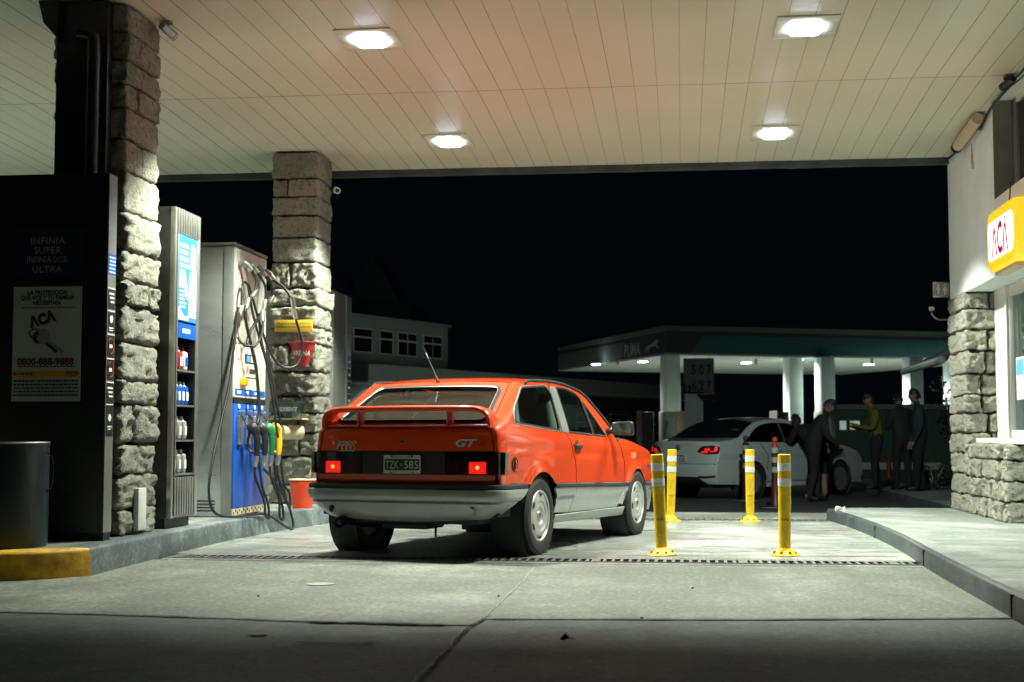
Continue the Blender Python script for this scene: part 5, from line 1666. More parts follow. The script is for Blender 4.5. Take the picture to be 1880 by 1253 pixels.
# lamp band: dark lenses, lit panels, black centre with the plate
def S_band(y, z):
    hx, hy_, _ = Hp(0.68)
    v = abs(y) / 0.775
    return (-0.672 + 0.035 * v ** 2.2 + 0.08 * max(0, v - 0.90) ** 1.2, -y, z)
def band(name, y0, y1, z0, z1, mt, lift, parent=CAR, fl=0.03, r=0.006):
    return skin(name, rounded([(y0, z0), (y0, z1), (y1, z1), (y1, z0)], r, 3), [], S_band, mt, parent, 0.03, fl, mt, lift=lift)
band('lamp_backing', -0.74, 0.74, 0.598, 0.764, 'black', -0.010)
for s in (-1, 1):
    a = lambda u, v: (min(s * u, s * v), max(s * u, s * v))
    tl = band('tail_lamp', *a(0.335, 0.775), 0.603, 0.758, 'lens_dark', 0.004)
    band('lens_strip', *a(0.34, 0.70), 0.607, 0.682, 'lens_red', 0.006, tl, 0.004)
    for q in (0.415, 0.49): band('lens_divider', *a(q, q + 0.004), 0.606, 0.755, 'black', 0.0075, tl, 0.002, 0.001)
    band('upper_strip', *a(0.34, 0.74), 0.690, 0.754, 'lens_dark', 0.0065, tl, 0.004)
    band('lit_lamp', *a(0.515, 0.640), 0.607, 0.690, 'tail_lit', 0.009, tl, 0.005, 0.004)
    c = Vector(S_band(s * 0.578, 0.650))
    m = MB(); m.lathe([(0.0, 0.006), (0.010, 0.004), (0.014, 0.0)], 'tail_bulb', 14, c + Vector((-0.011, 0, 0)), Matrix.Rotation(R_(-90), 4, 'Y')); m.build('bulb', tl)
    # wrap-round end of the lamp on the body side
    skin('lamp_end', [(-0.655, 0.603), (-0.655, 0.757), (-0.535, 0.757), (-0.535, 0.603)], [], lambda x, z: (x, -(Wd(max(x, -0.60), 0.7) + 0.004) + 0.02 * max(0, -0.60 - x) / 0.055, z), 'lens_end', tl, 0.03, 0.012, 'lens_dark', s == -1)
band('plate_panel', -0.33, 0.33, 0.603, 0.758, 'black', 0.003)
M['plate_blue'] = mat('plate_blue_strip', (0.22, 0.30, 0.42), 0.5)
# number plate
pt = MB()
px_ = -0.690
pl = rounded([(-0.147, -0.066), (0.147, -0.066), (0.147, 0.066), (-0.147, 0.066)], 0.012, 3)
pt.prism((px_ + 0.006, -0.0, 0.670), (0, -1, 0), (0, 0, 1), pl, (-0.006, 0, 0), 'plate_w')
pt.prism((px_ - 0.0005, 0, 0.670), (0, -1, 0), (0, 0, 1), [(-0.138, -0.042), (0.138, -0.042), (0.138, 0.038), (-0.138, 0.038)], (-0.0006, 0, 0), 'ink')
pt.prism((px_ - 0.0005, 0, 0.670), (0, -1, 0), (0, 0, 1), [(-0.07, 0.042), (0.07, 0.042), (0.07, 0.061), (-0.07, 0.061)], (-0.0006, 0, 0), 'plate_blue')

UL, VZ = (0, -1, 0), (0, 0, 1)     # reading direction seen from behind
pt.text('TZK', (px_ - 0.0012, 0.078, 0.668), UL, VZ, 0.056, 'plate_w', 'C', 0.0, width=0.105)
pt.text('D', (px_ - 0.0012, 0.002, 0.668), UL, VZ, 0.018, 'plate_w', 'C', 0.0)
pt.text('585', (px_ - 0.0012, -0.075, 0.668), UL, VZ, 0.056, 'plate_w', 'C', 0.0, width=0.11)
pt.text('ARGENTINA', (px_ - 0.0012, 0, 0.7215), UL, VZ, 0.011, 'plate_w', 'C')
for y in (-0.085, 0.085):
    pt.box((px_ - 0.001, y, 0.613), (0.002, 0.018, 0.005), 'ink'); pt.box((px_ - 0.001, y * 0.95, 0.727), (0.003, 0.014, 0.014), 'red_ink')
pt.build('number_plate', CAR, smooth=False)
M['badge_grey'] = mat('satin_badge', (0.55, 0.56, 0.54), 0.35, metal=0.3)
# badges and lock
bx = lambda y, z: Vector(S_h(-y, z)).x - 0.003
m = MB()
m.text('2000', (bx(0.47, 0.826), 0.470, 0.826), UL, VZ, 0.028, 'badge_grey', 'C', 0.0, 0.25, width=0.165, depth=0.004)
m.build('displacement_badge', CAR, smooth=False)
m = MB()
for k in range(4): m.ring((bx(0.47, 0.785) - 0.001, 0.520 - 0.034 * k, 0.785), (0, 1, 0), (0, 0, 1), 0.021, 0.0225, 0.0032, 'badge_grey', 22, 6)
m.build('ring_badge', CAR)
m = MB()
m.text('GT', (bx(-0.50, 0.823), -0.490, 0.823), UL, VZ, 0.052, 'badge_grey', 'C', 0.035, 0.3, width=0.165, depth=0.005)
m.text('i', (bx(-0.62, 0.82), -0.610, 0.820), UL, VZ, 0.050, 'red', 'C', 0.035, 0.3, depth=0.005)
m.build('model_badge', CAR, smooth=False)
m = MB(); m.lathe([(0.019, 0.0), (0.017, 0.006), (0.009, 0.007), (0.0, 0.004)], 'chrome', 18, (bx(0, 0.838), 0.0, 0.838), Matrix.Rotation(R_(-90), 4, 'Y')); m.build('lock', CAR, fix=True)
# spoiler: a wing on two posts, its ends curving down to the corners
def wing_section(c, tang, depth, th):
    """closed section in the plane across the wing; c centre"""
    t = Vector(tang).normalized()
    X_ = Vector((1, 0, 0)); N_ = t.cross(X_).normalized()
    if N_.z < 0 and abs(t.y) > 0.5: N_ = -N_
    pts = []
    for k in range(16):
        a = 2 * math.pi * k / 16
        cx_, cz_ = math.cos(a), math.sin(a)
        e = 3.0
        l = (abs(cx_) ** e + abs(cz_) ** e) ** (1 / e)
        pts.append(Vector(c) + X_ * (depth * cx_ / l) + N_ * (th * cz_ / l * (0.75 + 0.25 * (-cx_ / l))))
    return pts
path = [(-0.560, 0.664, 0.930), (-0.565, 0.662, 0.965), (-0.572, 0.652, 1.008), (-0.585, 0.622, 1.043), (-0.595, 0.570, 1.060), (-0.605, 0.49, 1.066), (-0.613, 0.25, 1.068), (-0.615, 0.0, 1.0685)]
path = path + [(a, -b, c) for a, b, c in reversed(path[:-1])]
PW_ = spline(path, 5)
m = MB()
rows = []
for i, p in enumerate(PW_):
    tg = PW_[min(i + 1, len(PW_) - 1)] - PW_[max(i - 1, 0)]
    tg.x = 0
    if tg.y > 0: tg = -tg
    rows.append(wing_section(p, tg if tg.length > 1e-5 else (0, -1, 0), 0.072 + 0.03 * smooth((abs(p.y) - 0.56) / 0.1), 0.027))
m.grid(rows, 'paint', True)
n = 16
m.add(rows[0], [tuple(reversed(range(n)))], 'paint'); m.add(rows[-1], [tuple(range(n))], 'paint')
sp = m.build('spoiler', CAR, angle=50, fix=True)
for y in (-0.345, 0.375):
    m = MB()
    rows = []
    for z, w, d in ((0.940, 0.040, 0.055), (0.955, 0.030, 0.05), (1.0, 0.025, 0.045), (1.03, 0.027, 0.045), (1.05, 0.04, 0.05)):
        rows.append([(-0.608 + d * math.cos(a), y + w * math.sin(a), z) for a in [2 * math.pi * k / 14 for k in range(14)]])
    m.grid(rows, 'paint', True); m.build('spoiler_post', sp, fix=True)
m = MB()
rows = []
for k in range(13):
    y = -0.66 + 1.32 * k / 12
    x0 = Vector(S_h(-y, 0.955)).x
    rows.append([(x0 - 0.035, y, 0.940), (x0 - 0.038, y, 0.951), (x0 - 0.02, y, 0.957), (x0 + 0.03, y, 0.962)])
m.grid(rows, 'paint'); m.build('spoiler_foot', sp, angle=60, fix=True)
# aerial, wiper stub
m = MB()
m.tube([(0.02, 0.055, 1.287), (0.02, 0.065, 1.305), (0.03, 0.085, 1.34)], [0.016, 0.011, 0.008], 'cone', 10)
m.tube([(0.03, 0.085, 1.34), (0.045, 0.155, 1.47)], [0.006, 0.0045], 'black', 8); m.tube([(0.045, 0.155, 1.47), (0.05, 0.178, 1.513)], [0.0055, 0.004], 'alu', 8); m.tube([(0.05, 0.178, 1.513), (0.055, 0.20, 1.552)], [0.004, 0.0028], 'black', 8)
m.build('aerial', CAR)
# bumper levels: (z, rear x, half width, side end x)
def bumper_levels(levels, name, mt, parent=CAR, n=10):
    m = MB(); rows = []
    for z, xb, yb, xe, r, dip in levels:
        row = []
        pts = [(xe, yb + 0.012)]
        for k in range(n + 1):
            a = math.pi / 2 * k / n
            pts.append((xb + r - r * math.sin(a), yb - r + r * math.cos(a)))
        half = [(x, -y) for x, y in pts]
        mid = [(xb - 0.014 * (1 - (v) ** 2), -(yb - r) * v) for v in [0.8, 0.6, 0.4, 0.2, 0.0, -0.2, -0.4, -0.6, -0.8]]
        full = half + mid + [(x, -y) for x, y in reversed(half)]
        rows.append([(x, y, z - dip * max(0, 1 - (y / 0.5) ** 2)) for x, y in full])
    m.grid(rows, mt)
    return m
lv = [(0.534, -0.640, 0.770, -0.30, 0.12, 0), (0.531, -0.690, 0.795, -0.30, 0.13, 0), (0.524, -0.712, 0.803, -0.30, 0.13, 0), (0.502, -0.716, 0.806, -0.30, 0.13, 0), (0.498, -0.706, 0.80, -0.30, 0.13, 0)]
bumper_levels(lv, '', 'rubber').build('rear_bumper_strip', CAR, angle=40, fix=True)
lv = [(0.4975, -0.712, 0.800, -0.30, 0.13, 0), (0.490, -0.728, 0.806, -0.30, 0.13, 0), (0.455, -0.735, 0.803, -0.34, 0.13, 0), (0.420, -0.730, 0.790, -0.40, 0.13, 0), (0.413, -0.722, 0.782, -0.41, 0.13, 0), (0.408, -0.708, 0.772, -0.42, 0.13, 0), (0.402, -0.712, 0.770, -0.43, 0.13, 0), (0.396, -0.722, 0.768, -0.44, 0.14, 0), (0.36, -0.716, 0.735, -0.48, 0.16, 0), (0.32, -0.702, 0.690, -0.53, 0.17, 0.004), (0.292, -0.685, 0.65, -0.57, 0.17, 0.014), (0.284, -0.665, 0.63, -0.575, 0.16, 0.020), (0.286, -0.60, 0.60, -0.57, 0.02, 0.02)]
rb = bumper_levels(lv, '', 'silver_clad').build('rear_bumper', CAR, angle=45, fix=True)
m = MB()
m.tube([(-0.708, 0.552, 0.355), (-0.725, 0.552, 0.352)], 0.018, 'black', 12); m.tube(spline([(-0.705, 0.545, 0.372), (-0.735, 0.55, 0.36), (-0.725, 0.56, 0.33), (-0.70, 0.555, 0.335)], 5), 0.008, 'black', 8)
m.build('tow_eye', rb)
m = MB()
m.prism((-0.728, -0.575, 0.355), (0, -1, 0), (0, 0, 1), [(-0.03, 0.02), (0.0, 0.024), (0.022, -0.026), (0.008, -0.03), (-0.004, 0.008)], (-0.004, 0, 0), 'black'); m.tube([(-0.733, -0.578, 0.365), (-0.735, -0.592, 0.33)], 0.006, 'chrome', 8)
m.build('tow_hook_slot', rb)
# lower side cladding, sill and black strip
def side_trim(mir):
    s = 1 if mir else -1
    Sl = lambda off: (lambda x, z: (x, -(Wd(x, max(z, 0.33)) + off - (0.028 * ((0.33 - z) / 0.1) if z < 0.33 else 0)), z))
    groove = lambda off: (lambda x, z: (x, -(Wd(x, max(z, 0.36)) * 0 + plan(x) + off - 0.004 * (1 - smooth(abs(z - 0.402) / 0.006)) - 0.02 * max(0, (0.42 - z) / 0.14) ** 1.5 - 0.012 * smooth((0.405 - z) / 0.01)), z))
    zt = lambda x: zst(x) - 0.036
    a_r = [(x, z) for x, z in arch(0.0, 0.285, 0.330, 0.30) if x > 0.1 and z < zt(0.24)]
    a_r = [(0.262, zt(0.26)), (0.295, 0.44), (0.325, 0.37), (0.318, 0.300)]
    skin('quarter_cladding', list(reversed([(0.262, zt(0.26)), (0.742, zt(0.74)), (0.728, 0.46), (0.62, 0.284), (0.30, 0.296), (0.318, 0.36), (0.295, 0.44)])), [], groove(0.010), 'silver_clad', CAR, 0.03, 0.014, 'silver_clad', mir)
    skin('door_cladding', list(reversed([(0.754, zt(0.75)), (1.982, zt(1.98)), (1.955, 0.40), (1.90, 0.33), (1.80, 0.262), (0.634, 0.284), (0.74, 0.46)])), [], groove(0.010), 'silver_clad', CAR, 0.03, 0.014, 'silver_clad', mir)
    skin('fender_cladding', list(reversed([(1.993, zt(2.0)), (2.062, zt(2.06)), (2.03, 0.37), (1.965, 0.285), (1.86, 0.30), (1.915, 0.33), (1.968, 0.40)])), [], groove(0.014), 'silver_clad', CAR, 0.025, 0.03, 'silver_clad', mir)
    skin('front_cladding', list(reversed([(2.66, zt(2.66)), (3.03, zt(3.03)), (3.0, 0.32), (2.86, 0.20), (2.70, 0.20), (2.72, 0.33)])), [], groove(0.010), 'silver_clad', CAR, 0.03, 0.02, 'silver_clad', mir)
    # sill
    m = MB(); rows = []
    for k in range(17):
        x = 0.30 + (2.0 - 0.30) * k / 16
        zt_ = 0.280 - 0.010 * k / 16
        zb_ = 0.215 - 0.025 * k / 16 - (0.0 if k < 15 else 0.0)
        y = plan(x)
        rows.append([(x, s * (y - 0.012), zt_), (x, s * (y - 0.006), zt_ - 0.006), (x, s * (y - 0.022), zb_ + 0.02), (x, s * (y - 0.035), zb_ + 0.004), (x, s * (y - 0.06), zb_), (x, s * (y - 0.16), zb_ + 0.02)])
    m.grid(rows, 'silver_clad'); m.build('sill', CAR, angle=50, fix=True)
    # black strip with a bright top edge
    for x0, x1 in ((0.262, 0.742), (0.754, 1.982), (1.993, 2.075), (2.665, 3.03)):
        m = MB(); rows = []; r2 = []
        for k in range(13):
            x = x0 + (x1 - x0) * k / 12
            z = zst(x)
            y = plan(x)
            rows.append([(x, s * (y - 0.01), z), (x, s * (y + 0.012), z - 0.002), (x, s * (y + 0.020), z - 0.009), (x, s * (y + 0.020), z - 0.028), (x, s * (y + 0.013), z - 0.035), (x, s * (y - 0.005), z - 0.036)])
        m.grid(rows, 'rubber'); m.build('side_strip', CAR, angle=40, fix=True)
both(side_trim)
m = MB()
lvf = [(zst(3.0), 3.02), (0.44, 3.06), (0.36, 3.06), (0.28, 3.03), (0.20, 2.97)]
m.grid([[(x - 0.10 * abs(v) ** 3, -0.735 * v, z) for v in [-1 + 2 * k / 20 for k in range(21)]] for z, x in lvf], 'silver_clad'); m.build('front_bumper', CAR, angle=50)
# fuel cap, mirrors
m = MB()
fy = -Wd(-0.44, 0.672)
m.lathe([(0.052, -0.004), (0.052, 0.003), (0.046, 0.005), (0.040, -0.004), (0.0, -0.006)], 'black', 26, (-0.435, fy - 0.002, 0.672), Matrix.Rotation(R_(90), 4, 'X'))
m.box((-0.435, fy - 0.004, 0.672), (0.022, 0.012, 0.075), 'black', bevel=0.004)
m.lathe([(0.013, 0.0), (0.012, 0.004), (0, 0.005)], 'chrome', 12, (-0.435, fy - 0.010, 0.690), Matrix.Rotation(R_(90), 4, 'X'))
m.build('fuel_cap', CAR, fix=True)
for s in (-1, 1):
    m = MB()
    o_ = Vector((1.62, s * 0.765, 0.93))
    m.tube([o_ + Vector((0.0, -s * 0.035, -0.035)), o_ + Vector((0.005, s * 0.03, -0.01)), o_ + Vector((0.01, s * 0.06, 0.0))], [0.035, 0.026, 0.03], 'black', 10)
    c = o_ + Vector((0.01, s * 0.135, 0.008))
    rows = []
    for k, (x, sc_) in enumerate(((-0.032, 0.93), (-0.026, 1.0), (0.02, 0.97), (0.05, 0.80), (0.068, 0.45))):
        pl = rounded([(-0.095 * sc_, -0.055 * sc_), (0.095 * sc_, -0.062 * sc_), (0.088 * sc_, 0.060 * sc_), (-0.095 * sc_, 0.052 * sc_)], 0.03 * sc_, 4)
        rows.append([(c.x + x, c.y + s * a, c.z + b) for a, b in pl])
    m.grid(rows, 'black', True); m.add(rows[-1], [tuple(range(len(rows[-1])))], 'black'); m.add(rows[0], [tuple(reversed(range(len(rows[0]))))], 'black')
    mo = m.build('door_mirror', CAR, angle=50, fix=True)
    m = MB(); pl = rounded([(-0.078, -0.042), (0.078, -0.046), (0.072, 0.044), (-0.078, 0.040)], 0.02, 4)
    m.add([(c.x - 0.0335, c.y + s * a, c.z + b) for a, b in pl], [tuple(range(len(pl)))], 'chrome')
    m.build('mirror_glass', mo, smooth=False)
# wheels
M['disc'] = mat("hubcap_dark_slot", (0.02, 0.02, 0.02), 0.6)
def wheel():
    w = bpy.data.objects.new('wheel', None); COL.objects.link(w); w.parent = CAR; w.empty_display_size = 0.1
    m = MB()
    Rr, hw = 0.2875, 0.098
    pr = [(0.185, -hw * 0.80), (0.20, -hw * 0.98), (0.235, -hw * 1.02), (0.262, -hw * 0.97), (0.278, -hw * 0.84), (0.286, -hw * 0.70)]
    for g0 in (-0.045, -0.015, 0.015, 0.045):
        pr += [(Rr, g0 - 0.011), (Rr, g0 - 0.0035), (Rr - 0.009, g0 - 0.0033), (Rr - 0.009, g0 + 0.0033), (Rr, g0 + 0.0035), (Rr, g0 + 0.011)]
    pr += [(0.286, hw * 0.70), (0.278, hw * 0.84), (0.262, hw * 0.97), (0.257, hw * 0.985), (0.255, hw * 1.01), (0.235, hw * 1.02), (0.205, hw * 1.0), (0.19, hw * 0.92), (0.184, hw * 0.80)]
    m.lathe(pr, 'rubber', 64, close=True)
    # shoulder blocks
    for k in range(64):
        a = 2 * math.pi * k / 64
        for s in (-1, 1):
            m.box((0.281 * math.cos(a), 0.281 * math.sin(a), s * 0.0735), (0.012, 0.016, 0.018), 'rubber', mx=Matrix.Rotation(a, 4, 'Z'))
    m.build('tyre', w, angle=35)
    m = MB()
    m.lathe([(0.186, 0.070), (0.190, 0.088), (0.186, 0.094), (0.176, 0.092), (0.170, 0.082), (0.150, 0.092), (0.128, 0.098), (0.112, 0.096), (0.104, 0.088), (0.098, 0.086), (0.080, 0.092), (0.065, 0.090), (0.055, 0.080), (0.038, 0.080), (0.034, 0.088), (0.0, 0.090)], 'hubcap', 60)
    # six shallow slots near the rim and the round badge
    for k in range(6):
        a0 = 2 * math.pi * k / 6 + 0.2
        rows = []
        for q in range(9):
            a = a0 + 0.34 * (q / 8 - 0.5)
            ww = 0.012 * math.sin(math.pi * (0.06 + 0.88 * q / 8)) ** 0.6
            rows.append([((0.158 + t * ww) * math.cos(a), (0.158 + t * ww) * math.sin(a), 0.0955 - 0.003 * t) for t in (-1, 0, 1)])
        m.grid(rows, 'disc')
    m.lathe([(0.022, 0.0), (0.022, 0.0012), (0.0, 0.0014)], 'trim_grey', 20, (0, 0, 0.0895)); m.ring((0, 0, 0.0915), (1, 0, 0), (0, 1, 0), 0.0195, 0.0195, 0.0022, 'chrome', 20, 5)
    for a in (0.5, 2.3, 4.2): m.box((0.0, 0.0, 0.0912), (0.026, 0.004, 0.001), 'chrome', mx=Matrix.Rotation(a, 4, 'Z'))
    m.build('hubcap', w, angle=30)
    m = MB(); m.lathe([(0.183, -0.07), (0.175, -0.02), (0.09, 0.0), (0.0, 0.0)], 'black', 30); m.build('rim', w)
    return w
w0 = wheel()
def mount(w, x, s, steer=0.0, spin=0.0):
    # turned so that the hubcap (local +z) looks outward
    w.matrix_local = Matrix.Translation((x, s * 0.698, 0.2875)) @ Matrix.Rotation(steer, 4, 'Z') @ Matrix.Rotation(R_(-90 * s), 4, 'X') @ Matrix.Rotation(spin, 4, 'Z')
mount(w0, 0.0, -1, 0, 0.3)
for x, s, sp_ in ((WB, -1, 1.0), (0.0, 1, 0.4), (WB, 1, 2.0)):
    w = copy_tree(w0, CAR); mount(w, x, s, 0, sp_)
# under-body, inner arches, cabin
m = MB()
m.b(-0.60, 3.0, -0.56, 0.56, 0.245, 0.42, 'interior', 0.03)
m.b(0.36, 1.98, -0.74, 0.74, 0.225, 0.48, 'interior')
m.b(-0.58, -0.36, -0.70, 0.70, 0.30, 0.50, 'interior'); m.b(2.74, 2.98, -0.68, 0.68, 0.24, 0.50, 'interior')
m.b(-0.60, 2.98, -0.74, 0.74, 0.60, 0.62, 'interior')
for x in (0.0, WB):
    for s in (-1, 1): m.lathe([(0.335, -0.13), (0.335, 0.10)], 'interior', 36, (x, s * 0.67, 0.287), Matrix.Rotation(R_(90), 4, 'X'), close=True)
m.tube([(-0.02, -0.6, 0.285), (-0.02, 0.6, 0.285)], 0.035, 'black', 10)
m.tube(spline([(0.5, 0.2, 0.2), (0.0, 0.26, 0.24), (-0.3, 0.3, 0.22), (-0.5, 0.42, 0.235), (-0.66, 0.47, 0.265)], 5), 0.03, 'black', 12)
m.b(-0.52, -0.22, -0.12, 0.25, 0.20, 0.25, 'black', 0.02)
m.b(-0.50, -0.46, -0.42, -0.38, 0.205, 0.26, 'black', 0.01)
m.build('underbody', CAR)
m = MB(); m.tube(spline([(-0.62, 0.47, 0.265), (-0.70, 0.475, 0.262), (-0.755, 0.475, 0.245)], 5), 0.036, 'black', 18, False); m.tube([(-0.70, 0.475, 0.262), (-0.745, 0.475, 0.25)], 0.02, 'ink', 10); m.build('exhaust', CAR)
m = MB(); m.tube([(-0.45, -0.155, 0.25), (-0.452, -0.155, 0.145)], 0.009, 'rubber', 8); m.build('ground_strap', CAR)
m = MB()
m.b(-0.55, 1.9, -0.68, 0.68, 0.62, 0.64, 'interior'); m.b(-0.55, 0.18, -0.66, 0.66, 0.86, 0.89, 'seat')
m.b(1.60, 1.95, -0.68, 0.68, 0.64, 0.90, 'interior', 0.04)
m.b(-0.55, 1.9, -0.715, -0.69, 0.62, 0.90, 'interior'); m.b(-0.55, 1.9, 0.69, 0.715, 0.62, 0.90, 'interior')
m.ring((1.42, 0.34, 0.90), (0, 1, 0), (0.4, 0, 0.9), 0.19, 0.19, 0.014, 'black', 24, 8)
m.build('cabin', CAR)
def seat(x, y, w, name, hr=True):
    m = MB()
    mx = Matrix.Rotation(R_(-16), 4, 'Y')
    m.box((x - 0.06, y, 0.90), (0.13, w, 0.58), 'seat', bevel=0.05, seg=3, mx=mx)
    m.box((x + 0.22, y, 0.66), (0.50, w, 0.14), 'seat', bevel=0.05, seg=3)
    if hr:
        m.box((x - 0.17, y, 1.19), (0.09, w * 0.52, 0.16), 'seat', bevel=0.035, seg=3, mx=mx); m.tube([(x - 0.14, y - 0.05, 1.0), (x - 0.17, y - 0.05, 1.15)], 0.007, 'chrome', 6); m.tube([(x - 0.14, y + 0.05, 1.0), (x - 0.17, y + 0.05, 1.15)], 0.007, 'chrome', 6)
    return m.build(name, CAR)
seat(0.95, -0.34, 0.48, 'front_seat'); seat(0.95, 0.34, 0.48, 'front_seat'); seat(0.12, 0.0, 1.2, 'rear_seat', False)
# ------------------------------------------------------------------ pale sedan at the street
SED = thing('sedan_car', 'pale grey sedan with lit red tail lamp parked behind the yellow posts', 'car', (0.605, 26.51, -0.23), math.pi / 2 - 0.72)
def sp2(x):
    w = 0.885
    if x < 0.2: w -= 0.10 * ((0.2 - x) / 1.25) ** 2
    if x > 2.0: w -= 0.13 * ((x - 2.0) / 1.55) ** 2
    return w
def sW(x, z):
    w = sp2(x); zb = 0.965 - 0.015 * x
    if z < 0.45: w -= 0.05 * ((0.45 - z) / 0.25) ** 2
    w += 0.012 * (1 - smooth(abs(z - 0.80) / 0.09)) - 0.012
    if z > 0.80: w -= 0.10 * (min(z, zb) - 0.80)
    if z > zb: w -= 0.46 * (z - zb)
    for hx in (0.0, 2.65):
        d = math.hypot(x - hx, z - 0.32)
        if d < 0.5: w += 0.015 * (1 - smooth((d - 0.37) / 0.06))
    return w
def S_s(x, z): return (x, -sW(x, z), z)
sE = [(0.27, -0.86), (0.40, -0.90), (0.62, -0.90), (0.80, -0.86), (0.97, -0.82), (1.015, -0.78)]
sE2 = [(0.27, -0.86), (0.40, -0.90), (0.62, -0.90), (0.80, -0.86), (0.97, -0.82), (1.015, -0.78)]
dlo = rounded([(-0.16, 1.015), (0.16, 1.22), (0.42, 1.325), (0.80, 1.37), (1.25, 1.36), (1.62, 1.29), (2.26, 0.995)], [0.03, 0.1, 0.1, 0.1, 0.1, 0.1, 0.04])
def sedan_side(mir):
    o = [(sinterp(sE, z), z) for z in (0.27, 0.40, 0.52, 0.62, 0.72, 0.80, 0.90, 0.97, 1.015)]
    o += [(-0.50, 1.055), (-0.32, 1.09), (0.0, 1.265), (0.25, 1.365), (0.60, 1.42), (1.0, 1.432), (1.35, 1.415), (1.75, 1.325), (2.1, 1.17), (2.45, 1.01), (2.9, 0.93), (3.3, 0.84), (3.52, 0.70), (3.56, 0.45), (3.50, 0.24), (3.05, 0.235)]
    o += arch(2.65, 0.32, 0.36, 0.235) + arch(0.0, 0.32, 0.36, 0.25) + [(-0.42, 0.26)]
    b = skin('body_side', o, [dlo], S_s, 'sedan', SED, 0.06, 0.03, 'seam', mir)
    s = 1 if mir else -1
    skin('side_window', dlo, [], lambda x, z: (x, -sW(x, z) + 0.006, z), 'dark_pane', SED, 0.09, 0.0, None, mir)
    m = MB()
    for pts in ([(0.98, 0.30), (1.0, 0.7), (0.98, 0.96)], [(0.96, 0.99), (0.98, 1.2), (0.97, 1.365)], [(0.40, 0.52), (0.42, 0.75), (0.30, 0.9), (0.22, 1.0)], [(2.05, 0.32), (2.12, 0.6), (2.10, 0.97)], [(0.40, 0.30), (2.05, 0.30)]):
        m.tube([(x, s * (sW(x, z) + 0.001), z) for x, z in spline_2(pts)], 0.006 if pts[0][1] < 0.98 else 0.03, 'seam' if pts[0][1] < 0.98 else 'black', 5)
    m.build('door_seam', SED)
    for hx in (0.72, 1.75):
        m = MB(); y = sW(hx, 0.85)
        m.tube(spline([(hx - 0.1, s * (y - 0.002), 0.85), (hx - 0.06, s * (y + 0.03), 0.855), (hx + 0.06, s * (y + 0.03), 0.855), (hx + 0.1, s * (y - 0.002), 0.85)], 4), 0.014, 'sedan', 8); m.build('door_handle', SED)
    m = MB(); c = (2.15, s * 0.99, 1.0)
    m.box(c, (0.12, 0.2, 0.13), 'sedan', bevel=0.045, seg=3); m.tube([(2.17, s * 0.86, 0.96), (2.15, s * 0.95, 0.985)], 0.03, 'black', 8); m.build('door_mirror', SED)
    m = MB(); m.tube([(0.42, s * (sp2(0.4) - 0.03), 0.235), (2.25, s * (sp2(2.2) - 0.03), 0.225)], 0.035, 'sedan', 8); m.build('sill', SED)
def spline_2(p): return [(v.x, v.y) for v in spline([(a, b, 0) for a, b in p], 5)]
both(sedan_side)
def s_rear(zc_):
    """rear centre line: (z, x)"""
    return sinterp([(0.27, -1.00), (0.34, -1.06), (0.52, -1.085), (0.60, -1.075), (0.64, -1.035), (0.80, -1.03), (0.94, -1.03), (1.0, -1.045), (1.03, -1.02)], zc_)
m = MB(); rows = []
for i in range(34):
    z = 0.27 + (1.03 - 0.27) * i / 33
    ze = 0.27 + (1.015 - 0.27) * i / 33
    xe = sinterp(sE, ze); ye = sW(xe, ze)
    rows.append([(s_rear(z) + (xe - s_rear(z)) * abs(v) ** 3.2, -ye * (v + 0.10 * v * (1 - v * v)), z + (ze - z) * v * v) for v in [-1 + 2 * k / 40 for k in range(41)]])
zi = lambda z: int((z - 0.27) / 0.76 * 33)
mb_ = MB().grid(rows, 'sedan')
mb_.build('boot_and_bumper', SED, angle=50, fix=True)
plate_grid('boot_deck', (-0.78, sW(-0.78, 1.015), 1.015), (-0.33, sW(-0.33, 1.09), 1.088), (-1.02, 1.03), (-0.50, 1.085), 'sedan', 8, 20, 2.4).parent = SED
plate_grid('rear_window', (-0.30, sW(-0.30, 1.10) - 0.03, 1.10), (0.28, sW(0.28, 1.37) - 0.03, 1.37), (-0.48, 1.09), (0.30, 1.425), 'bg_glass', 10, 20, 2.2).parent = SED
m = MB(); rows = []
rl = [(0.25, 1.365), (0.60, 1.42), (1.0, 1.432), (1.35, 1.415), (1.75, 1.325)]
for i in range(14):
    x = 0.26 + (1.75 - 0.26) * i / 13
    ze = sinterp(rl, x); ye = sW(x, ze)
    zc_ = sinterp([(0.26, 1.425), (0.7, 1.462), (1.0, 1.468), (1.4, 1.45), (1.75, 1.40)], x)
    rows.append([(x, -ye * v, zc_ + (ze - zc_) * abs(v) ** 2.6) for v in [-1 + 2 * k / 20 for k in range(21)]])
m.grid(rows, 'sedan'); m.build('roof', SED, angle=60)
plate_grid('windscreen', (1.75, sW(1.75, 1.325), 1.325), (2.45, sW(2.45, 1.01), 1.01), (1.76, 1.40), (2.62, 1.02), 'bg_glass', 8, 16, 2.2).parent = SED
plate_grid('bonnet', (2.45, sW(2.45, 1.01), 1.01), (3.5, sW(3.5, 0.72) - 0.02, 0.72), (2.60, 1.03), (3.62, 0.78), 'sedan', 10, 16, 2.4).parent = SED
plate_grid('front_end', (3.5, sW(3.5, 0.72) - 0.02, 0.72), (3.48, 0.74, 0.24), (3.62, 0.78), (3.64, 0.24), 'sedan', 6, 16, 3).parent = SED
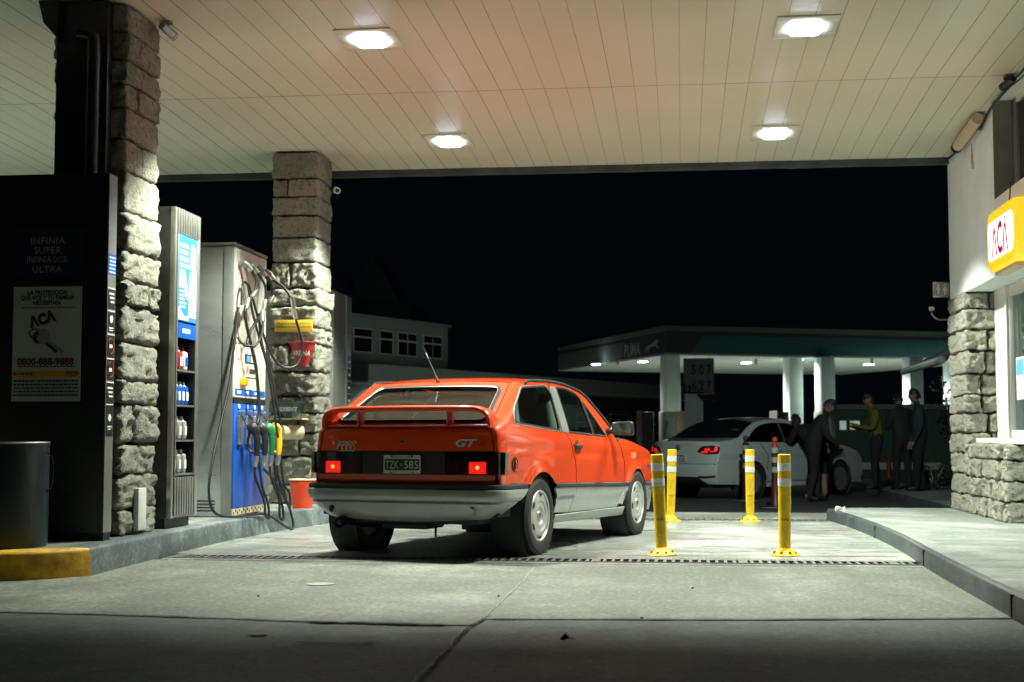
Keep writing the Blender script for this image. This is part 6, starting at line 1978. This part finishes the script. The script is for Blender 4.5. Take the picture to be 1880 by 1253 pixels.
# lamps, plate, badge, fog reflector, dark lower apron
def S_sr(y, z):
    ze = z; xe = sinterp(sE, ze); ye = sW(xe, ze); v = min(1.0, abs(y) / ye)
    return (s_rear(z) + (xe - s_rear(z)) * v ** 3.2 - 0.004, -y, z)
for s in (-1, 1):
    o = rounded([(s * 0.42, 0.835), (s * 0.50, 0.935), (s * 0.70, 0.955), (s * 0.80, 0.93), (s * 0.80, 0.80), (s * 0.62, 0.79)], 0.03, 3)
    if s < 0: o = list(reversed(o))
    tl = skin('tail_lamp', o, [], S_sr, 'lens_red', SED, 0.03, 0.02, 'lens_dark', lift=0.012)
    for poly in ([(0.50, 0.822), (0.51, 0.85), (0.62, 0.852), (0.62, 0.82)], [(0.55, 0.858), (0.57, 0.90), (0.65, 0.90), (0.65, 0.858)], [(0.66, 0.835), (0.665, 0.855), (0.72, 0.86), (0.725, 0.93), (0.765, 0.93), (0.765, 0.84)]):
        q = [(s * a, b) for a, b in poly]
        if s < 0: q = list(reversed(q))
        skin('lit_segment', q, [], S_sr, 'tail_lit', tl, 0.02, 0.004, lift=0.016)
    m = MB()
    pts = [Vector(S_sr(s * a, b)) + Vector((-0.006, 0, 0)) for a, b in ((0.48, 0.40), (0.60, 0.395), (0.74, 0.41), (0.76, 0.43))]
    m.tube(spline(pts, 4), 0.022, 'ink', 8); m.tube(spline([p + Vector((-0.016, 0, 0)) for p in pts[:3]], 4), 0.010, 'lens_red', 6); m.build('rear_reflector', SED)
skin('lower_apron', rounded([(-0.62, 0.275), (-0.45, 0.40), (0.45, 0.40), (0.62, 0.275)], 0.03, 3), [], S_sr, 'black', SED, 0.04, 0.02, lift=0.008)
m = MB()
m.box((-1.048, 0.0, 0.735), (0.012, 0.40, 0.13), 'plate_w', bevel=0.004)
m.text('IT', (-1.0545, 0.10, 0.735), UL, VZ, 0.085, 'ink', 'C', 0.02, width=0.10); m.text('772', (-1.0545, -0.06, 0.735), UL, VZ, 0.085, 'ink', 'C', 0.02, width=0.19); m.build('number_plate', SED, smooth=False)
m = MB(); m.lathe([(0.05, 0.0), (0.05, 0.006), (0.0, 0.007)], 'trim_grey', 20, (-1.034, 0, 0.915), Matrix.Rotation(R_(-90), 4, 'Y')); m.ring((-1.042, 0, 0.915), (0, 1, 0), (0, 0, 1), 0.047, 0.047, 0.005, 'black', 20, 5)
m.text('V', (-1.043, 0, 0.932), UL, VZ, 0.032, 'black', 'C', 0.02); m.text('W', (-1.043, 0, 0.896), UL, VZ, 0.034, 'black', 'C', 0.02); m.build('badge', SED)
m = MB(); m.tube(spline([Vector(S_sr(y, 0.625)) + Vector((-0.002, 0, 0)) for y in (-0.78, -0.5, 0, 0.5, 0.78)], 5), 0.006, 'seam', 5); m.build('boot_seam', SED)
m = MB()
m.b(-0.85, 3.4, -0.60, 0.60, 0.20, 0.5, 'interior'); m.b(0.42, 2.2, -0.80, 0.80, 0.20, 0.9, 'interior'); m.b(-0.3, 2.3, -0.72, 0.72, 0.9, 0.97, 'interior')
m.b(0.95, 1.1, -0.65, -0.15, 0.9, 1.33, 'interior', 0.05); m.b(0.95, 1.1, 0.15, 0.65, 0.9, 1.33, 'interior', 0.05); m.b(-0.1, 0.05, -0.6, 0.6, 0.9, 1.25, 'interior', 0.04)
for x in (0.0, 2.65):
    for s in (-1, 1): m.lathe([(0.37, -0.12), (0.37, 0.1)], 'interior', 30, (x, s * 0.75, 0.32), Matrix.Rotation(R_(90), 4, 'X'), close=True)
m.build('underbody', SED)
M['alloy'] = mat("dark_alloy", (0.16, 0.165, 0.165), 0.35, metal=0.7)
def swheel():
    w = bpy.data.objects.new('wheel', None); COL.objects.link(w); w.parent = SED
    m = MB(); m.lathe([(0.225, -0.09), (0.26, -0.11), (0.305, -0.10), (0.316, -0.08), (0.316, 0.08), (0.305, 0.10), (0.26, 0.11), (0.225, 0.09)], 'rubber', 40, close=True); m.build('tyre', w)
    m = MB(); m.lathe([(0.226, 0.09), (0.215, 0.085), (0.205, 0.04), (0.0, 0.04)], 'alu_grey', 40); m.lathe([(0.204, 0.042), (0.05, 0.042)], 'ink', 30, close=True)
    for k in range(10):
        a = 2 * math.pi * k / 10
        m.box((0.125 * math.cos(a), 0.125 * math.sin(a), 0.07), (0.19, 0.022, 0.02), 'alloy', mx=Matrix.Rotation(a, 4, 'Z'))
    m.lathe([(0.05, 0.05), (0.05, 0.085), (0.0, 0.09)], 'alloy', 16); m.build('rim', w)
    return w
sw = swheel()
def smount(w, x, s): w.matrix_local = Matrix.Translation((x, s * 0.76, 0.316)) @ Matrix.Rotation(R_(-90 * s), 4, 'X')
smount(sw, 0.0, -1)
for x, s in ((2.65, -1), (0.0, 1), (2.65, 1)): smount(copy_tree(sw, SED), x, s)
# ------------------------------------------------------------------ people
def person(label, loc, rz, J, zones, hair=None, cap=None, scale=1.0, look=0.0, tilt=0.0):
    """J: joint -> (x forward, y left, z up); one skinned body grown round the joints; zones: bone group -> material"""
    names, bones = list(J.keys()), []
    def L(a, b, zone, ra, rb, mids=0): bones.append((a, b, zone, ra, rb))
    L('pelvis', 'waist', 'top', .155, .155); L('waist', 'chest', 'top', .155, .175); L('chest', 'neck', 'top', .175, .066); L('neck', 'jaw', 'skin', .062, .058)
    for s in 'lr':
        L('pelvis', 'hip_' + s, 'legs', .155, .115); L('hip_' + s, 'knee_' + s, 'legs', .115, .08); L('knee_' + s, 'ankle_' + s, 'shin', .08, .05); L('ankle_' + s, 'toe_' + s, 'shoe', .046, .036)
        L('chest', 'sho_' + s, 'top', .175, .092); L('sho_' + s, 'elb_' + s, 'arm', .092, .062); L('elb_' + s, 'wri_' + s, 'arm', .062, .036); L('wri_' + s, 'palm_' + s, 'skin', .032, .034)
    fingers = {}
    for s in 'lr':
        w, p = Vector(J['wri_' + s]), Vector(J['palm_' + s])
        d = (p - w).normalized(); side = d.cross(Vector((0, 0, 1)))
        side = side.normalized() if side.length > 0.2 else d.cross(Vector((1, 0, 0))).normalized()
        dn = side.cross(d)
        for k, (o, ln) in enumerate(((-0.028, .055), (-0.010, .068), (0.010, .064), (0.027, .05))):
            a = p + side * o * 0.6 + d * 0.01; m1 = p + side * o + d * (0.03 + ln * 0.5) - dn * 0.006; e1 = p + side * o * 1.05 + d * (0.03 + ln * 0.85) - dn * (0.03)
            fingers['f%s%d' % (s, k)] = (m1, e1)
            J['f%s%da' % (s, k)] = m1; J['f%s%db' % (s, k)] = e1
            L('palm_' + s, 'f%s%da' % (s, k), 'skin', .034, .0105); L('f%s%da' % (s, k), 'f%s%db' % (s, k), 'skin', .0105, .008)
        J['th%sa' % s] = w + (p - w) * 0.55 + side * -0.045 - dn * 0.01; J['th%sb' % s] = w + (p - w) * 1.1 + side * -0.055 - dn * 0.025
        L('palm_' + s, 'th%sa' % s, 'skin', .034, .013); L('th%sa' % s, 'th%sb' % s, 'skin', .013, .009)
    vi, vs, es, rad = {}, [], [], []
    def V(n, r):
        if n not in vi: vi[n] = len(vs); vs.append(tuple(J[n])); rad.append(r)
        return vi[n]
    V('pelvis', .155)
    for a, b, z, ra, rb in bones: es.append((V(a, ra), V(b, rb)))
    me = bpy.data.meshes.new('person'); me.from_pydata(vs, es, [])
    tmp = bpy.data.objects.new('person', me); COL.objects.link(tmp)
    sk = tmp.modifiers.new('skin', 'SKIN'); sk.use_smooth_shade = True
    for i, d in enumerate(me.skin_vertices[0].data):
        d.radius = (rad[i], rad[i]); d.use_root = (i == 0)
    me.skin_vertices[0].data[vi['chest']].radius = (.20, .15); me.skin_vertices[0].data[vi['pelvis']].radius = (.17, .14)
    sb = tmp.modifiers.new('sub', 'SUBSURF'); sb.levels = 2; sb.render_levels = 2
    bpy.context.view_layer.update()
    em = tmp.evaluated_get(bpy.context.evaluated_depsgraph_get()).to_mesh()
    V3 = [v.co.copy() for v in em.vertices]; F3 = [tuple(p.vertices) for p in em.polygons]
    bpy.data.objects.remove(tmp)
    segs = [(Vector(J[a]), Vector(J[b]), z, (ra + rb) / 2) for a, b, z, ra, rb in bones]
    mb = MB()
    groups = {}
    for f in F3:
        c = sum((V3[i] for i in f), Vector()) / len(f)
        best, bz = 9e9, 'top'
        for a, b, z, r in segs:
            ab = b - a; t = max(0, min(1, (c - a).dot(ab) / ab.length_squared)); d = (c - a - ab * t).length / r
            if d < best: best, bz = d, z
        groups.setdefault(zones[bz], []).append(f)
    k0 = len(mb.v); mb.v += [tuple(v) for v in V3]
    for mt, fl in groups.items():
        i = mb.m(mt)
        for f in fl: mb.f.append(f); mb.mi.append(i)
    # head with brow, nose, chin and ears
    jaw, neck = Vector(J['jaw']), Vector(J['neck'])
    T = Matrix.Translation(jaw + Vector((0.02, 0, 0.065))) @ Matrix.Rotation(look, 4, 'Z') @ Matrix.Rotation(tilt, 4, 'Y')
    rows = []
    for i in range(15):
        ph = math.pi * i / 14
        row = []
        for k in range(20):
            a = 2 * math.pi * k / 20
            x, y, z = math.sin(ph) * math.cos(a), math.sin(ph) * math.sin(a), math.cos(ph)
            X = 0.098 * x; Y = 0.076 * y; Z = 0.118 * z
            if z < 0: X *= 1 + 0.12 * z; Y *= 1 + 0.32 * z; X += 0.018 * -z
            if x > 0.75 and abs(y) < 0.3: X += 0.024 * max(0, 1 - abs(z + 0.12) / 0.25) * (1 - abs(y) / 0.3)
            if x > 0.6 and 0.2 < abs(y) < 0.55: X -= 0.008 * max(0, 1 - abs(z - 0.1) / 0.18)
            row.append(T @ Vector((X, Y, Z)))
        rows.append(row)
    mb.grid(rows, zones['skin'], True)
    for s in (-1, 1): mb.box(T @ Vector((-0.005, s * 0.079, 0.0)), (0.03, 0.014, 0.055), zones['skin'], bevel=0.006)
    for s in (-1, 1): mb.box(T @ Vector((0.088, s * 0.03, 0.012)), (0.012, 0.022, 0.010), 'ink', bevel=0.004)
    mb.box(T @ Vector((0.097, 0, -0.055)), (0.01, 0.04, 0.008), 'red_ink', bevel=0.003)
    body = mb.build('person', None, angle=80, loc=loc, rz=rz)
    body.scale = (scale,) * 3
    tag(body, label, 'person')
    h = MB(); rows = []
    for i in range(9):
        ph = math.pi * 0.56 * i / 8
        row = []
        for k in range(20):
            a = 2 * math.pi * k / 20
            x, y, z = math.sin(ph) * math.cos(a), math.sin(ph) * math.sin(a), math.cos(ph)
            drop = 0.0 if x > 0.3 else -0.03 * math.sin(ph)
            row.append(T @ Vector((0.106 * x - 0.006, 0.085 * y, 0.126 * z + 0.006 + drop + (0.035 * math.sin(ph) if x > 0.3 else 0))))
        rows.append(row)
    h.grid(rows, cap or hair or 'hair', True)
    if cap:
        br = [[T @ Vector((0.085 + 0.075 * t * math.cos(a) , 0.075 * math.sin(a), 0.035 - 0.025 * t)) for a in [R_(-80 + 16 * q) for q in range(11)]] for t in (0, 0.5, 1.0)]
        h.grid(br, cap)
    h.build('cap' if cap else 'hair', body, angle=70)
    return body
def stand(lean=0.0, step=0.14, armL=None, armR=None, w=0.10):
    sx = math.sin(lean)
    J = {'pelvis': (0, 0, 0.94), 'waist': (0.10 * sx, 0, 1.08), 'chest': (0.36 * sx, 0, 1.08 + 0.22 * math.cos(lean)), 'neck': (0.62 * sx + 0.01, 0, 1.10 + 0.40 * math.cos(lean)), 'jaw': (0.70 * sx + 0.035, 0, 1.10 + 0.50 * math.cos(lean * 0.9)),
         'hip_l': (0, w, 0.90), 'hip_r': (0, -w, 0.90), 'knee_l': (step * 0.5 + 0.03, w, 0.50), 'knee_r': (-step * 0.3 + 0.03, -w, 0.50), 'ankle_l': (step, w, 0.075), 'ankle_r': (-step, -w, 0.075), 'toe_l': (step + 0.17, w + 0.02, 0.035), 'toe_r': (-step + 0.17, -w - 0.02, 0.035)}
    c = Vector(J['chest']) + Vector((0.06 * sx, 0, 0.11))
    for s, sg, arm in (('l', 1, armL), ('r', -1, armR)):
        J['sho_' + s] = tuple(c + Vector((0, sg * 0.185, 0)))
        e, wr, pl = arm or ((0.0, 0.06, -0.29), (0.10, 0.04, -0.52), (0.14, 0.03, -0.60))
        for n, q in (('elb_', e), ('wri_', wr), ('palm_', pl)): J[n + s] = tuple(c + Vector((q[0], sg * (0.185 + q[1]), q[2])))
    return J
dark = {'top': 'jacket', 'arm': 'jacket', 'legs': 'trousers', 'shin': 'trousers', 'shoe': 'black', 'skin': 'skin'}
reach = ((0.16, 0.05, -0.24), (0.36, -0.02, -0.22), (0.44, -0.04, -0.20))
work = ((0.05, 0.05, -0.28), (0.24, -0.03, -0.42), (0.31, -0.05, -0.46))
phone = ((0.06, 0.06, -0.28), (0.28, -0.06, -0.25), (0.35, -0.09, -0.21))
# man in a cap leaning toward the sedan door, seen from the side facing right
person('person in dark cap and dark jacket bending beside the pale sedan', (2.22, 24.95, -0.23), R_(8), stand(0.36, 0.10, work, work), dict(dark, shin='jacket'), cap='ink', look=0.0, tilt=0.45)
person('person in dark shorts and pale shoes leaning into the sedan door', (2.42, 26.15, -0.23), R_(118), stand(1.2, 0.06, reach, reach), dict(dark, legs='shorts', shin='skin', shoe='shoe_w'))
person('person in yellow top holding something dark, facing left', (3.55, 26.9, -0.10), R_(185), stand(0.10, 0.06, phone, phone), dict(dark, top='yellow_cloth', arm='yellow_cloth'), tilt=0.2)
person('person in dark clothes with back turned, next to the yellow top', (4.02, 26.9, -0.10), R_(110), stand(0.12, 0.05, phone, phone), dark, tilt=0.3)
person('person in blue grey top standing in profile near the stone column', (4.23, 26.3, -0.10), R_(178), stand(0.03, 0.07), dict(dark, top='navy_cloth', arm='navy_cloth'), scale=1.03)
t = thing('tablet', 'flat dark object held by the person in the yellow top', 'tablet', (3.17, 26.87, 1.03), R_(10))
m = MB(); m.box((0, 0, 0), (0.26, 0.18, 0.014), 'ink', bevel=0.005, mx=Matrix.Rotation(R_(25), 4, 'Y')); m.build('case', t)
m = MB(); m.box((0.001, 0, 0.0085), (0.23, 0.15, 0.002), 'bg_glass', mx=Matrix.Rotation(R_(25), 4, 'Y')); m.build('screen', t)
M['ball'] = mat("white_blue_ball", (0.55, 0.62, 0.66), 0.4, vary=0.1)
M['dk_wall'] = mat("dark_green_wall", (0.05, 0.10, 0.07), 0.7, vary=0.3)
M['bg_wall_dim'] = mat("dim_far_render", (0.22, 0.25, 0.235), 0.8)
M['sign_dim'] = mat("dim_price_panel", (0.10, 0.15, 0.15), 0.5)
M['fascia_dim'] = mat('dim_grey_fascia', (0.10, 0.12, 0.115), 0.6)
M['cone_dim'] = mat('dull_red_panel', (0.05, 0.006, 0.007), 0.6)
M['soffit'] = mat('far_soffit', (0.30, 0.32, 0.30), 0.6)
# ------------------------------------------------------------------ station across the street
FA = R_(22.4)
FC = Vector((-0.62, 55.0, 0.0))
far = thing('fuel_canopy', 'flat teal canopy of the station across the street with PUMA lettering', 'canopy', (FC.x, FC.y, -0.23), FA)
def loc(x, y):
    d = Vector((x, y, 0)) - FC
    return (d.x * math.cos(FA) + d.y * math.sin(FA), -d.x * math.sin(FA) + d.y * math.cos(FA))
Z0 = 4.04 + 0.23
LX, LY = 15.0, 13.9
m = MB()
m.b(0.02, LX, 0.02, LY, Z0, Z0 + 0.08, 'soffit'); m.build('soffit', far, smooth=False)
m = MB()
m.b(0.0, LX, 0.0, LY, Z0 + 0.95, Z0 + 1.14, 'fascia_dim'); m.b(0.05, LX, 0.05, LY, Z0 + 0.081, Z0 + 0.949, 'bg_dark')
m.build('fascia', far, smooth=False)
m = MB()
m.add([(0.95, 0.03, Z0), (LX, 0.03, Z0), (LX, 0.03, Z0 + 0.80), (1.55, 0.03, Z0 + 0.80)], [(0, 1, 2, 3)], 'teal_fascia')
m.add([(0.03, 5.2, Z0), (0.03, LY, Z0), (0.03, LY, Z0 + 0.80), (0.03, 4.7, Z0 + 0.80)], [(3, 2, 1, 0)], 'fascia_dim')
m.text('PUMA', (0.03, 3.75, Z0 + 0.43), (0, -1, 0), (0, 0, 1), 0.52, 'grey_print', 'C', 0.03, 0.12, width=1.9, lift=0.01)
cat = [(0.0, 0.10), (0.25, 0.22), (0.55, 0.26), (0.80, 0.34), (1.0, 0.42), (1.12, 0.38), (1.2, 0.30), (1.05, 0.28), (0.98, 0.20), (1.15, 0.06), (1.1, 0.02), (0.9, 0.16), (0.6, 0.16), (0.35, 0.10), (0.15, -0.08), (0.10, -0.06), (0.22, 0.10), (0.0, 0.06), (-0.12, -0.02), (-0.10, 0.06)]
m.add([(0.018, 2.2 - a * 1.25, Z0 + 0.26 + b) for a, b in cat], [tuple(range(len(cat)))], 'grey_print')
m.build('fascia_panel', far, smooth=False)
def column(x, y, w=0.6):
    l = loc(x, y); m = MB(); m.b(l[0] - w / 2, l[0] + w / 2, l[1] - w / 2, l[1] + w / 2, 0.0, Z0 - 0.001, 'white_wall', 0.04)
    m.b(l[0] + 0.06, l[0] + 0.09, l[1] - w / 2 - 0.02, l[1] - w / 2 - 0.001, 2.0, 2.04, 'ink'); m.build('column', far)
for x, y, w in ((-0.45, 55.6, 0.62), (4.40, 57.7, 0.6), (5.62, 57.4, 0.6), (9.06, 57.7, 0.6), (10.9, 58.4, 0.8)): column(x, y, w)
for i, (x, y) in enumerate(((-1.62, 59.6), (2.71, 61.0), (4.68, 58.6), (8.04, 62.9), (10.3, 61.2), (-3.7, 61.5))):
    l = loc(x, y)
    m = MB(); m.b(l[0] - 0.15, l[0] + 0.15, l[1] - 0.2, l[1] + 0.2, Z0 - 0.035, Z0 - 0.001, 'lamp_far', 0.015); m.build('ceiling_lamp', far)
    spot('far_lamp_light', (x, y, 4.04 - 0.08), 1650 if i != 5 else 900, (0.92, 1.0, 0.86), 168, 0.2, 0.15, None, 0.8)
for x, y in ((-2.6, 58.0), (3.0, 58.5), (7.6, 58.6)):
    l = loc(x, y); m = MB(); m.b(l[0] - 0.05, l[0] + 0.05, l[1] - 0.05, l[1] + 0.05, Z0 - 0.22, Z0 - 0.001, 'bg_grey', 0.01); m.build('sensor', far)
# pale slab added under the far canopy to bounce light onto its columns
m = MB(); m.b(-12, 22, 48, 72, -0.6, -0.215, 'lane'); struct(m.build('forecourt', smooth=False))
# price sign
t = thing('price_sign', 'dark price sign reading 507 and 627 by the far canopy', 'price sign', (0.55, 50.0, -0.23))
m = MB(); m.b(-0.50, 0.56, 0.0, 0.20, 2.62, 3.86, 'charcoal'); m.add([(-0.50, 0.0, 2.98), (-0.50, 0.0, 2.62), (0.56, 0.0, 2.62)], [(0, 1, 2)], 'charcoal')
for z, s_ in ((3.46, '507'), (2.90, '627')):
    for k, c in enumerate(s_):
        m.b(-0.25 + 0.26 * k, -0.02 + 0.26 * k, -0.012, -0.001, z - 0.22, z + 0.22, 'sign_dim')
        m.text(c, (-0.135 + 0.26 * k, -0.0125, z), (1, 0, 0), (0, 0, 1), 0.33, 'ink', 'C', 0.03, width=0.17 if c != '1' else None)
    m.text('$', (-0.38, -0.002, z - 0.06), (1, 0, 0), (0, 0, 1), 0.26, 'sign_dim', 'C', 0.02)
m.build('panel', t, smooth=False)
m = MB(); m.add([(-0.46, 0.04, 0.0), (0.17, 0.04, 0.0), (0.17, 0.04, 2.36), (-0.46, 0.04, 2.95), (-0.46, 0.3, 0.0), (0.17, 0.3, 0.0), (0.17, 0.3, 2.36), (-0.46, 0.3, 2.95)], [(0, 1, 2, 3), (7, 6, 5, 4), (0, 3, 7, 4), (1, 5, 6, 2), (3, 2, 6, 7)], 'white_wall'); m.build('post', t, smooth=False)
# its pumps
def far_pump(x, y, lb, kind):
    t = thing('fuel_pump', lb, 'fuel pump', (x, y, -0.23), 0.25, 'pumps of the far station')
    m = MB(); m.b(-0.40, 0.0, 0, 0.9, 0.15, 2.05, 'bg_white' if kind != 'red' else 'bg_dark', 0.02); m.b(0.001, 0.42, 0, 0.9, 0.15, 2.06, 'cream', 0.02) if kind == 'steel' else None
    m.build('housing', t)
    m = MB(); m.b(-0.45, 0.45, -0.05, 0.95, 0.0, 0.15, 'bg_grey'); m.build('base', t)
    m = MB(); m.b(-0.36, -0.04, -0.03, -0.001, 0.6, 1.9, 'alu_grey' if kind == 'steel' else ('charcoal' if kind == 'dark' else 'bg_dark'))
    if kind == 'dark':
        for k in range(3): m.b(-0.30, -0.10, -0.04, -0.0305, 1.35 + 0.14 * k, 1.42 + 0.14 * k, 'white')
    m.build('display', t)
    if kind == 'red':
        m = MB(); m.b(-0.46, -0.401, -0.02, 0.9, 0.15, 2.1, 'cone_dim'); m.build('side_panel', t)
    m = MB()
    m.tube(spline([(-0.30, -0.05, 1.7), (-0.42, -0.2, 1.3), (-0.46, -0.22, 1.0), (-0.32, -0.14, 0.85), (-0.22, -0.06, 1.1)], 5), 0.02, 'hose', 6); m.build('hose', t)
far_pump(-0.26, 52.6, 'steel and cream pump beside the white far column, left of the price sign', 'steel')
far_pump(0.72, 51.0, 'white framed pump with dark display under the price sign', 'dark')
far_pump(-1.05, 53.2, 'pump with red side panel left of the white far column', 'red')
far_pump(3.95, 54.0, 'pump with red side panel behind the sedan roof', 'red')
far_pump(5.45, 53.0, 'white framed pump behind the person in the dark cap', 'dark')
# buildings behind
def building(name, label, c, rz, size, mt, wins=None, extra=None):
    t = thing(name, label, 'building', c, rz)
    m = MB(); m.b(0, size[0], 0, size[1], 0, size[2], mt); m.build('wall', t, smooth=False)
    m = MB(); m.b(-0.15, size[0] + 0.15, -0.15, size[1] + 0.15, size[2] + 0.001, size[2] + 0.14, 'bg_grey'); m.build('roof', t, smooth=False)
    for (x0, x1, z0, z1, cols) in (wins or []):
        w = MB(); w.b(x0, x1, -0.05, -0.001, z0, z1, 'bg_white')
        wo = w.build('window', t, smooth=False)
        p = MB()
        for k in range(cols):
            a = x0 + 0.06 + (x1 - x0 - 0.06) * k / cols; b = x0 + (x1 - x0 - 0.06) * (k + 1) / cols
            for (za, zb) in ((z0 + 0.06, z0 + (z1 - z0) * 0.60), (z0 + (z1 - z0) * 0.66, z1 - 0.06)): p.b(a, b, -0.056, -0.0505, za, zb, 'bg_glass')
        p.build('pane', wo, smooth=False)
    return t
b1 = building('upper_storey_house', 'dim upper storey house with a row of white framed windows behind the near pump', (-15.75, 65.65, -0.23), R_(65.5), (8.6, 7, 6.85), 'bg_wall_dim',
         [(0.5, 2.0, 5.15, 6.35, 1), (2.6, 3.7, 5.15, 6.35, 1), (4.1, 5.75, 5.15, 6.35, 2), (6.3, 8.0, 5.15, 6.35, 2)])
b2 = building('low_annex', 'long low dim building with pale eaves behind the orange car roof', (-15.6, 65.4, -0.23), R_(65.5), (40.0, 5, 3.6), 'bg_dark',
         [(14 + 4.2 * k, 16.6 + 4.2 * k, 1.0, 2.6, 2) for k in range(6)])
m = MB(); m.b(-0.5, 40.3, -1.6, -0.16, 3.72, 4.5, 'bg_wall_dim'); m.b(-0.5, 40.3, -1.6, -0.16, 3.66, 3.715, 'bg_white'); m.build('eaves', b2, smooth=False)
m = MB(); m.b(1.9, 2.5, -1.3, -0.8, 3.60, 3.655, 'lamp_far', 0.01); m.build('eaves_lamp', b2)
area('eaves_light', (-13.6, 67.0, 3.2), 0.5, 60, (0.85, 1.0, 0.9), 175)
hs = thing('gabled_house', 'dark steep gabled house roof behind the far stone pillar', 'house', (-20.2, 86, -0.23))
m = MB(); m.b(-3.0, 3.6, 0, 6, 0, 9.4, 'bg_dark'); m.build('wall', hs, smooth=False)
m = MB()
for x0, hgt, y in ((-1.3, 11.4, -0.2), (1.0, 12.6, 0.6)):
    m.add([(x0 - 1.8, y, 9.2), (x0 + 2.0, y, 9.2), (x0, y, hgt), (x0 - 1.8, y + 5, 9.2), (x0 + 2.0, y + 5, 9.2), (x0, y + 5, hgt)], [(0, 1, 2), (5, 4, 3), (0, 2, 5, 3), (1, 4, 5, 2)], 'teal_fascia')
m.build('roof', hs, smooth=False)
# dark building with a strip of small lit windows at the right
b3 = building('dark_green_building', 'dark green low building with small lit windows behind the standing people', (4.2, 40.0, -0.23), R_(-3), (6.0, 5, 1.86), 'dk_wall')
for k, (x0, x1, mt_) in enumerate(((0.10, 0.27, 'win_lit'), (0.37, 0.63, 'win_lit_y'), (0.82, 1.12, 'win_lit'), (2.1, 2.3, 'win_lit'))):
    m = MB(); m.b(x0 - 0.03, x1 + 0.03, -0.04, -0.001, 1.28, 1.58, 'bg_grey'); wo = m.build('window', b3, smooth=False)
    m = MB(); m.b(x0, x1, -0.05, -0.0405, 1.31, 1.55, mt_)
    if k == 1: m.b(x0 + 0.09, x1, -0.052, -0.0505, 1.31, 1.55, 'win_lit')
    m.build('pane', wo, smooth=False)
m = MB(); m.b(0.12, 0.38, -0.03, -0.001, 0.0, 1.0, 'bg_dark'); m.build('door', b3, smooth=False)
t = thing('low_white_wall', 'low pale wall strip in front of the dark green building', 'wall', (4.3, 38.4, -0.23))
m = MB(); m.b(0, 2.4, 0, 0.2, 0.26, 0.44, 'plate_w'); m.b(0, 2.4, 0.0, 0.2, 0.0, 0.259, 'bg_dark'); m.build('wall', t, smooth=False)
t = thing('round_bollard', 'white and blue round ball bollard by the sedan front wheel', 'bollard', (4.02, 36.0, -0.23))
m = MB(); m.lathe([(0.14 * math.sin(math.pi * k / 12) + 1e-7, 0.63 - 0.14 * math.cos(math.pi * k / 12)) for k in range(13)], 'ball', 20); m.build('ball', t)
m = MB(); m.tube([(0, 0, 0), (0, 0, 0.5)], 0.04, 'bg_grey', 10); m.build('stem', t)
t = thing('traffic_cone', 'small orange cone in front of the dark green building', 'cone', (5.3, 37.9, -0.23))
m = MB(); m.lathe([(0.09, 0.03), (0.06, 0.3), (0.03, 0.66), (0.0, 0.67)], 'cone_lit', 14); m.build('body', t)
m = MB(); m.b(-0.16, 0.16, -0.16, 0.16, 0, 0.03, 'cone_lit'); m.build('base', t)
# leafy shrubs at the corner
def shrub(name, label, c, r, h, n, seed, z_lo=0.3):
    t = thing(name, label, 'shrub', c)
    rnd = random.Random(seed)
    st = MB(); m = MB()
    for k in range(7):
        a = rnd.uniform(0, 6.28); e = Vector((r * 0.8 * math.cos(a), r * 0.8 * math.sin(a), h * rnd.uniform(0.7, 1.0)))
        st.tube(spline([(0, 0, 0), tuple(e * 0.45 + Vector((0, 0, 0.1 * h))), tuple(e)], 4), [0.014 - 0.0012 * q for q in range(9)], 'wood', 5)
        for q in range(n // 7):
            u = rnd.uniform(z_lo, 1.0)
            p = e * u + Vector((rnd.gauss(0, r * 0.22), rnd.gauss(0, r * 0.22), rnd.gauss(0, 0.06)))
            ax = Vector((rnd.gauss(0, 1), rnd.gauss(0, 1), rnd.gauss(0, 0.7))).normalized(); bx_ = ax.orthogonal().normalized()
            l, w = rnd.uniform(0.05, 0.10), rnd.uniform(0.02, 0.035)
            m.add([p, p + ax * l * 0.5 + bx_ * w, p + ax * l, p + ax * l * 0.5 - bx_ * w], [(0, 1, 2, 3)], 'leaf')
    st.build('stem', t); m.build('foliage', t, smooth=False)
shrub('leafy_shrub', 'thin dark leafy shrub beside the stone column and white pillar', (4.28, 23.2, -0.10), 0.28, 1.95, 420, 3, 0.55)
shrub('leafy_shrub', 'small low green plant at the foot of the person in blue grey', (4.62, 27.2, -0.10), 0.25, 0.5, 160, 9, 0.1)
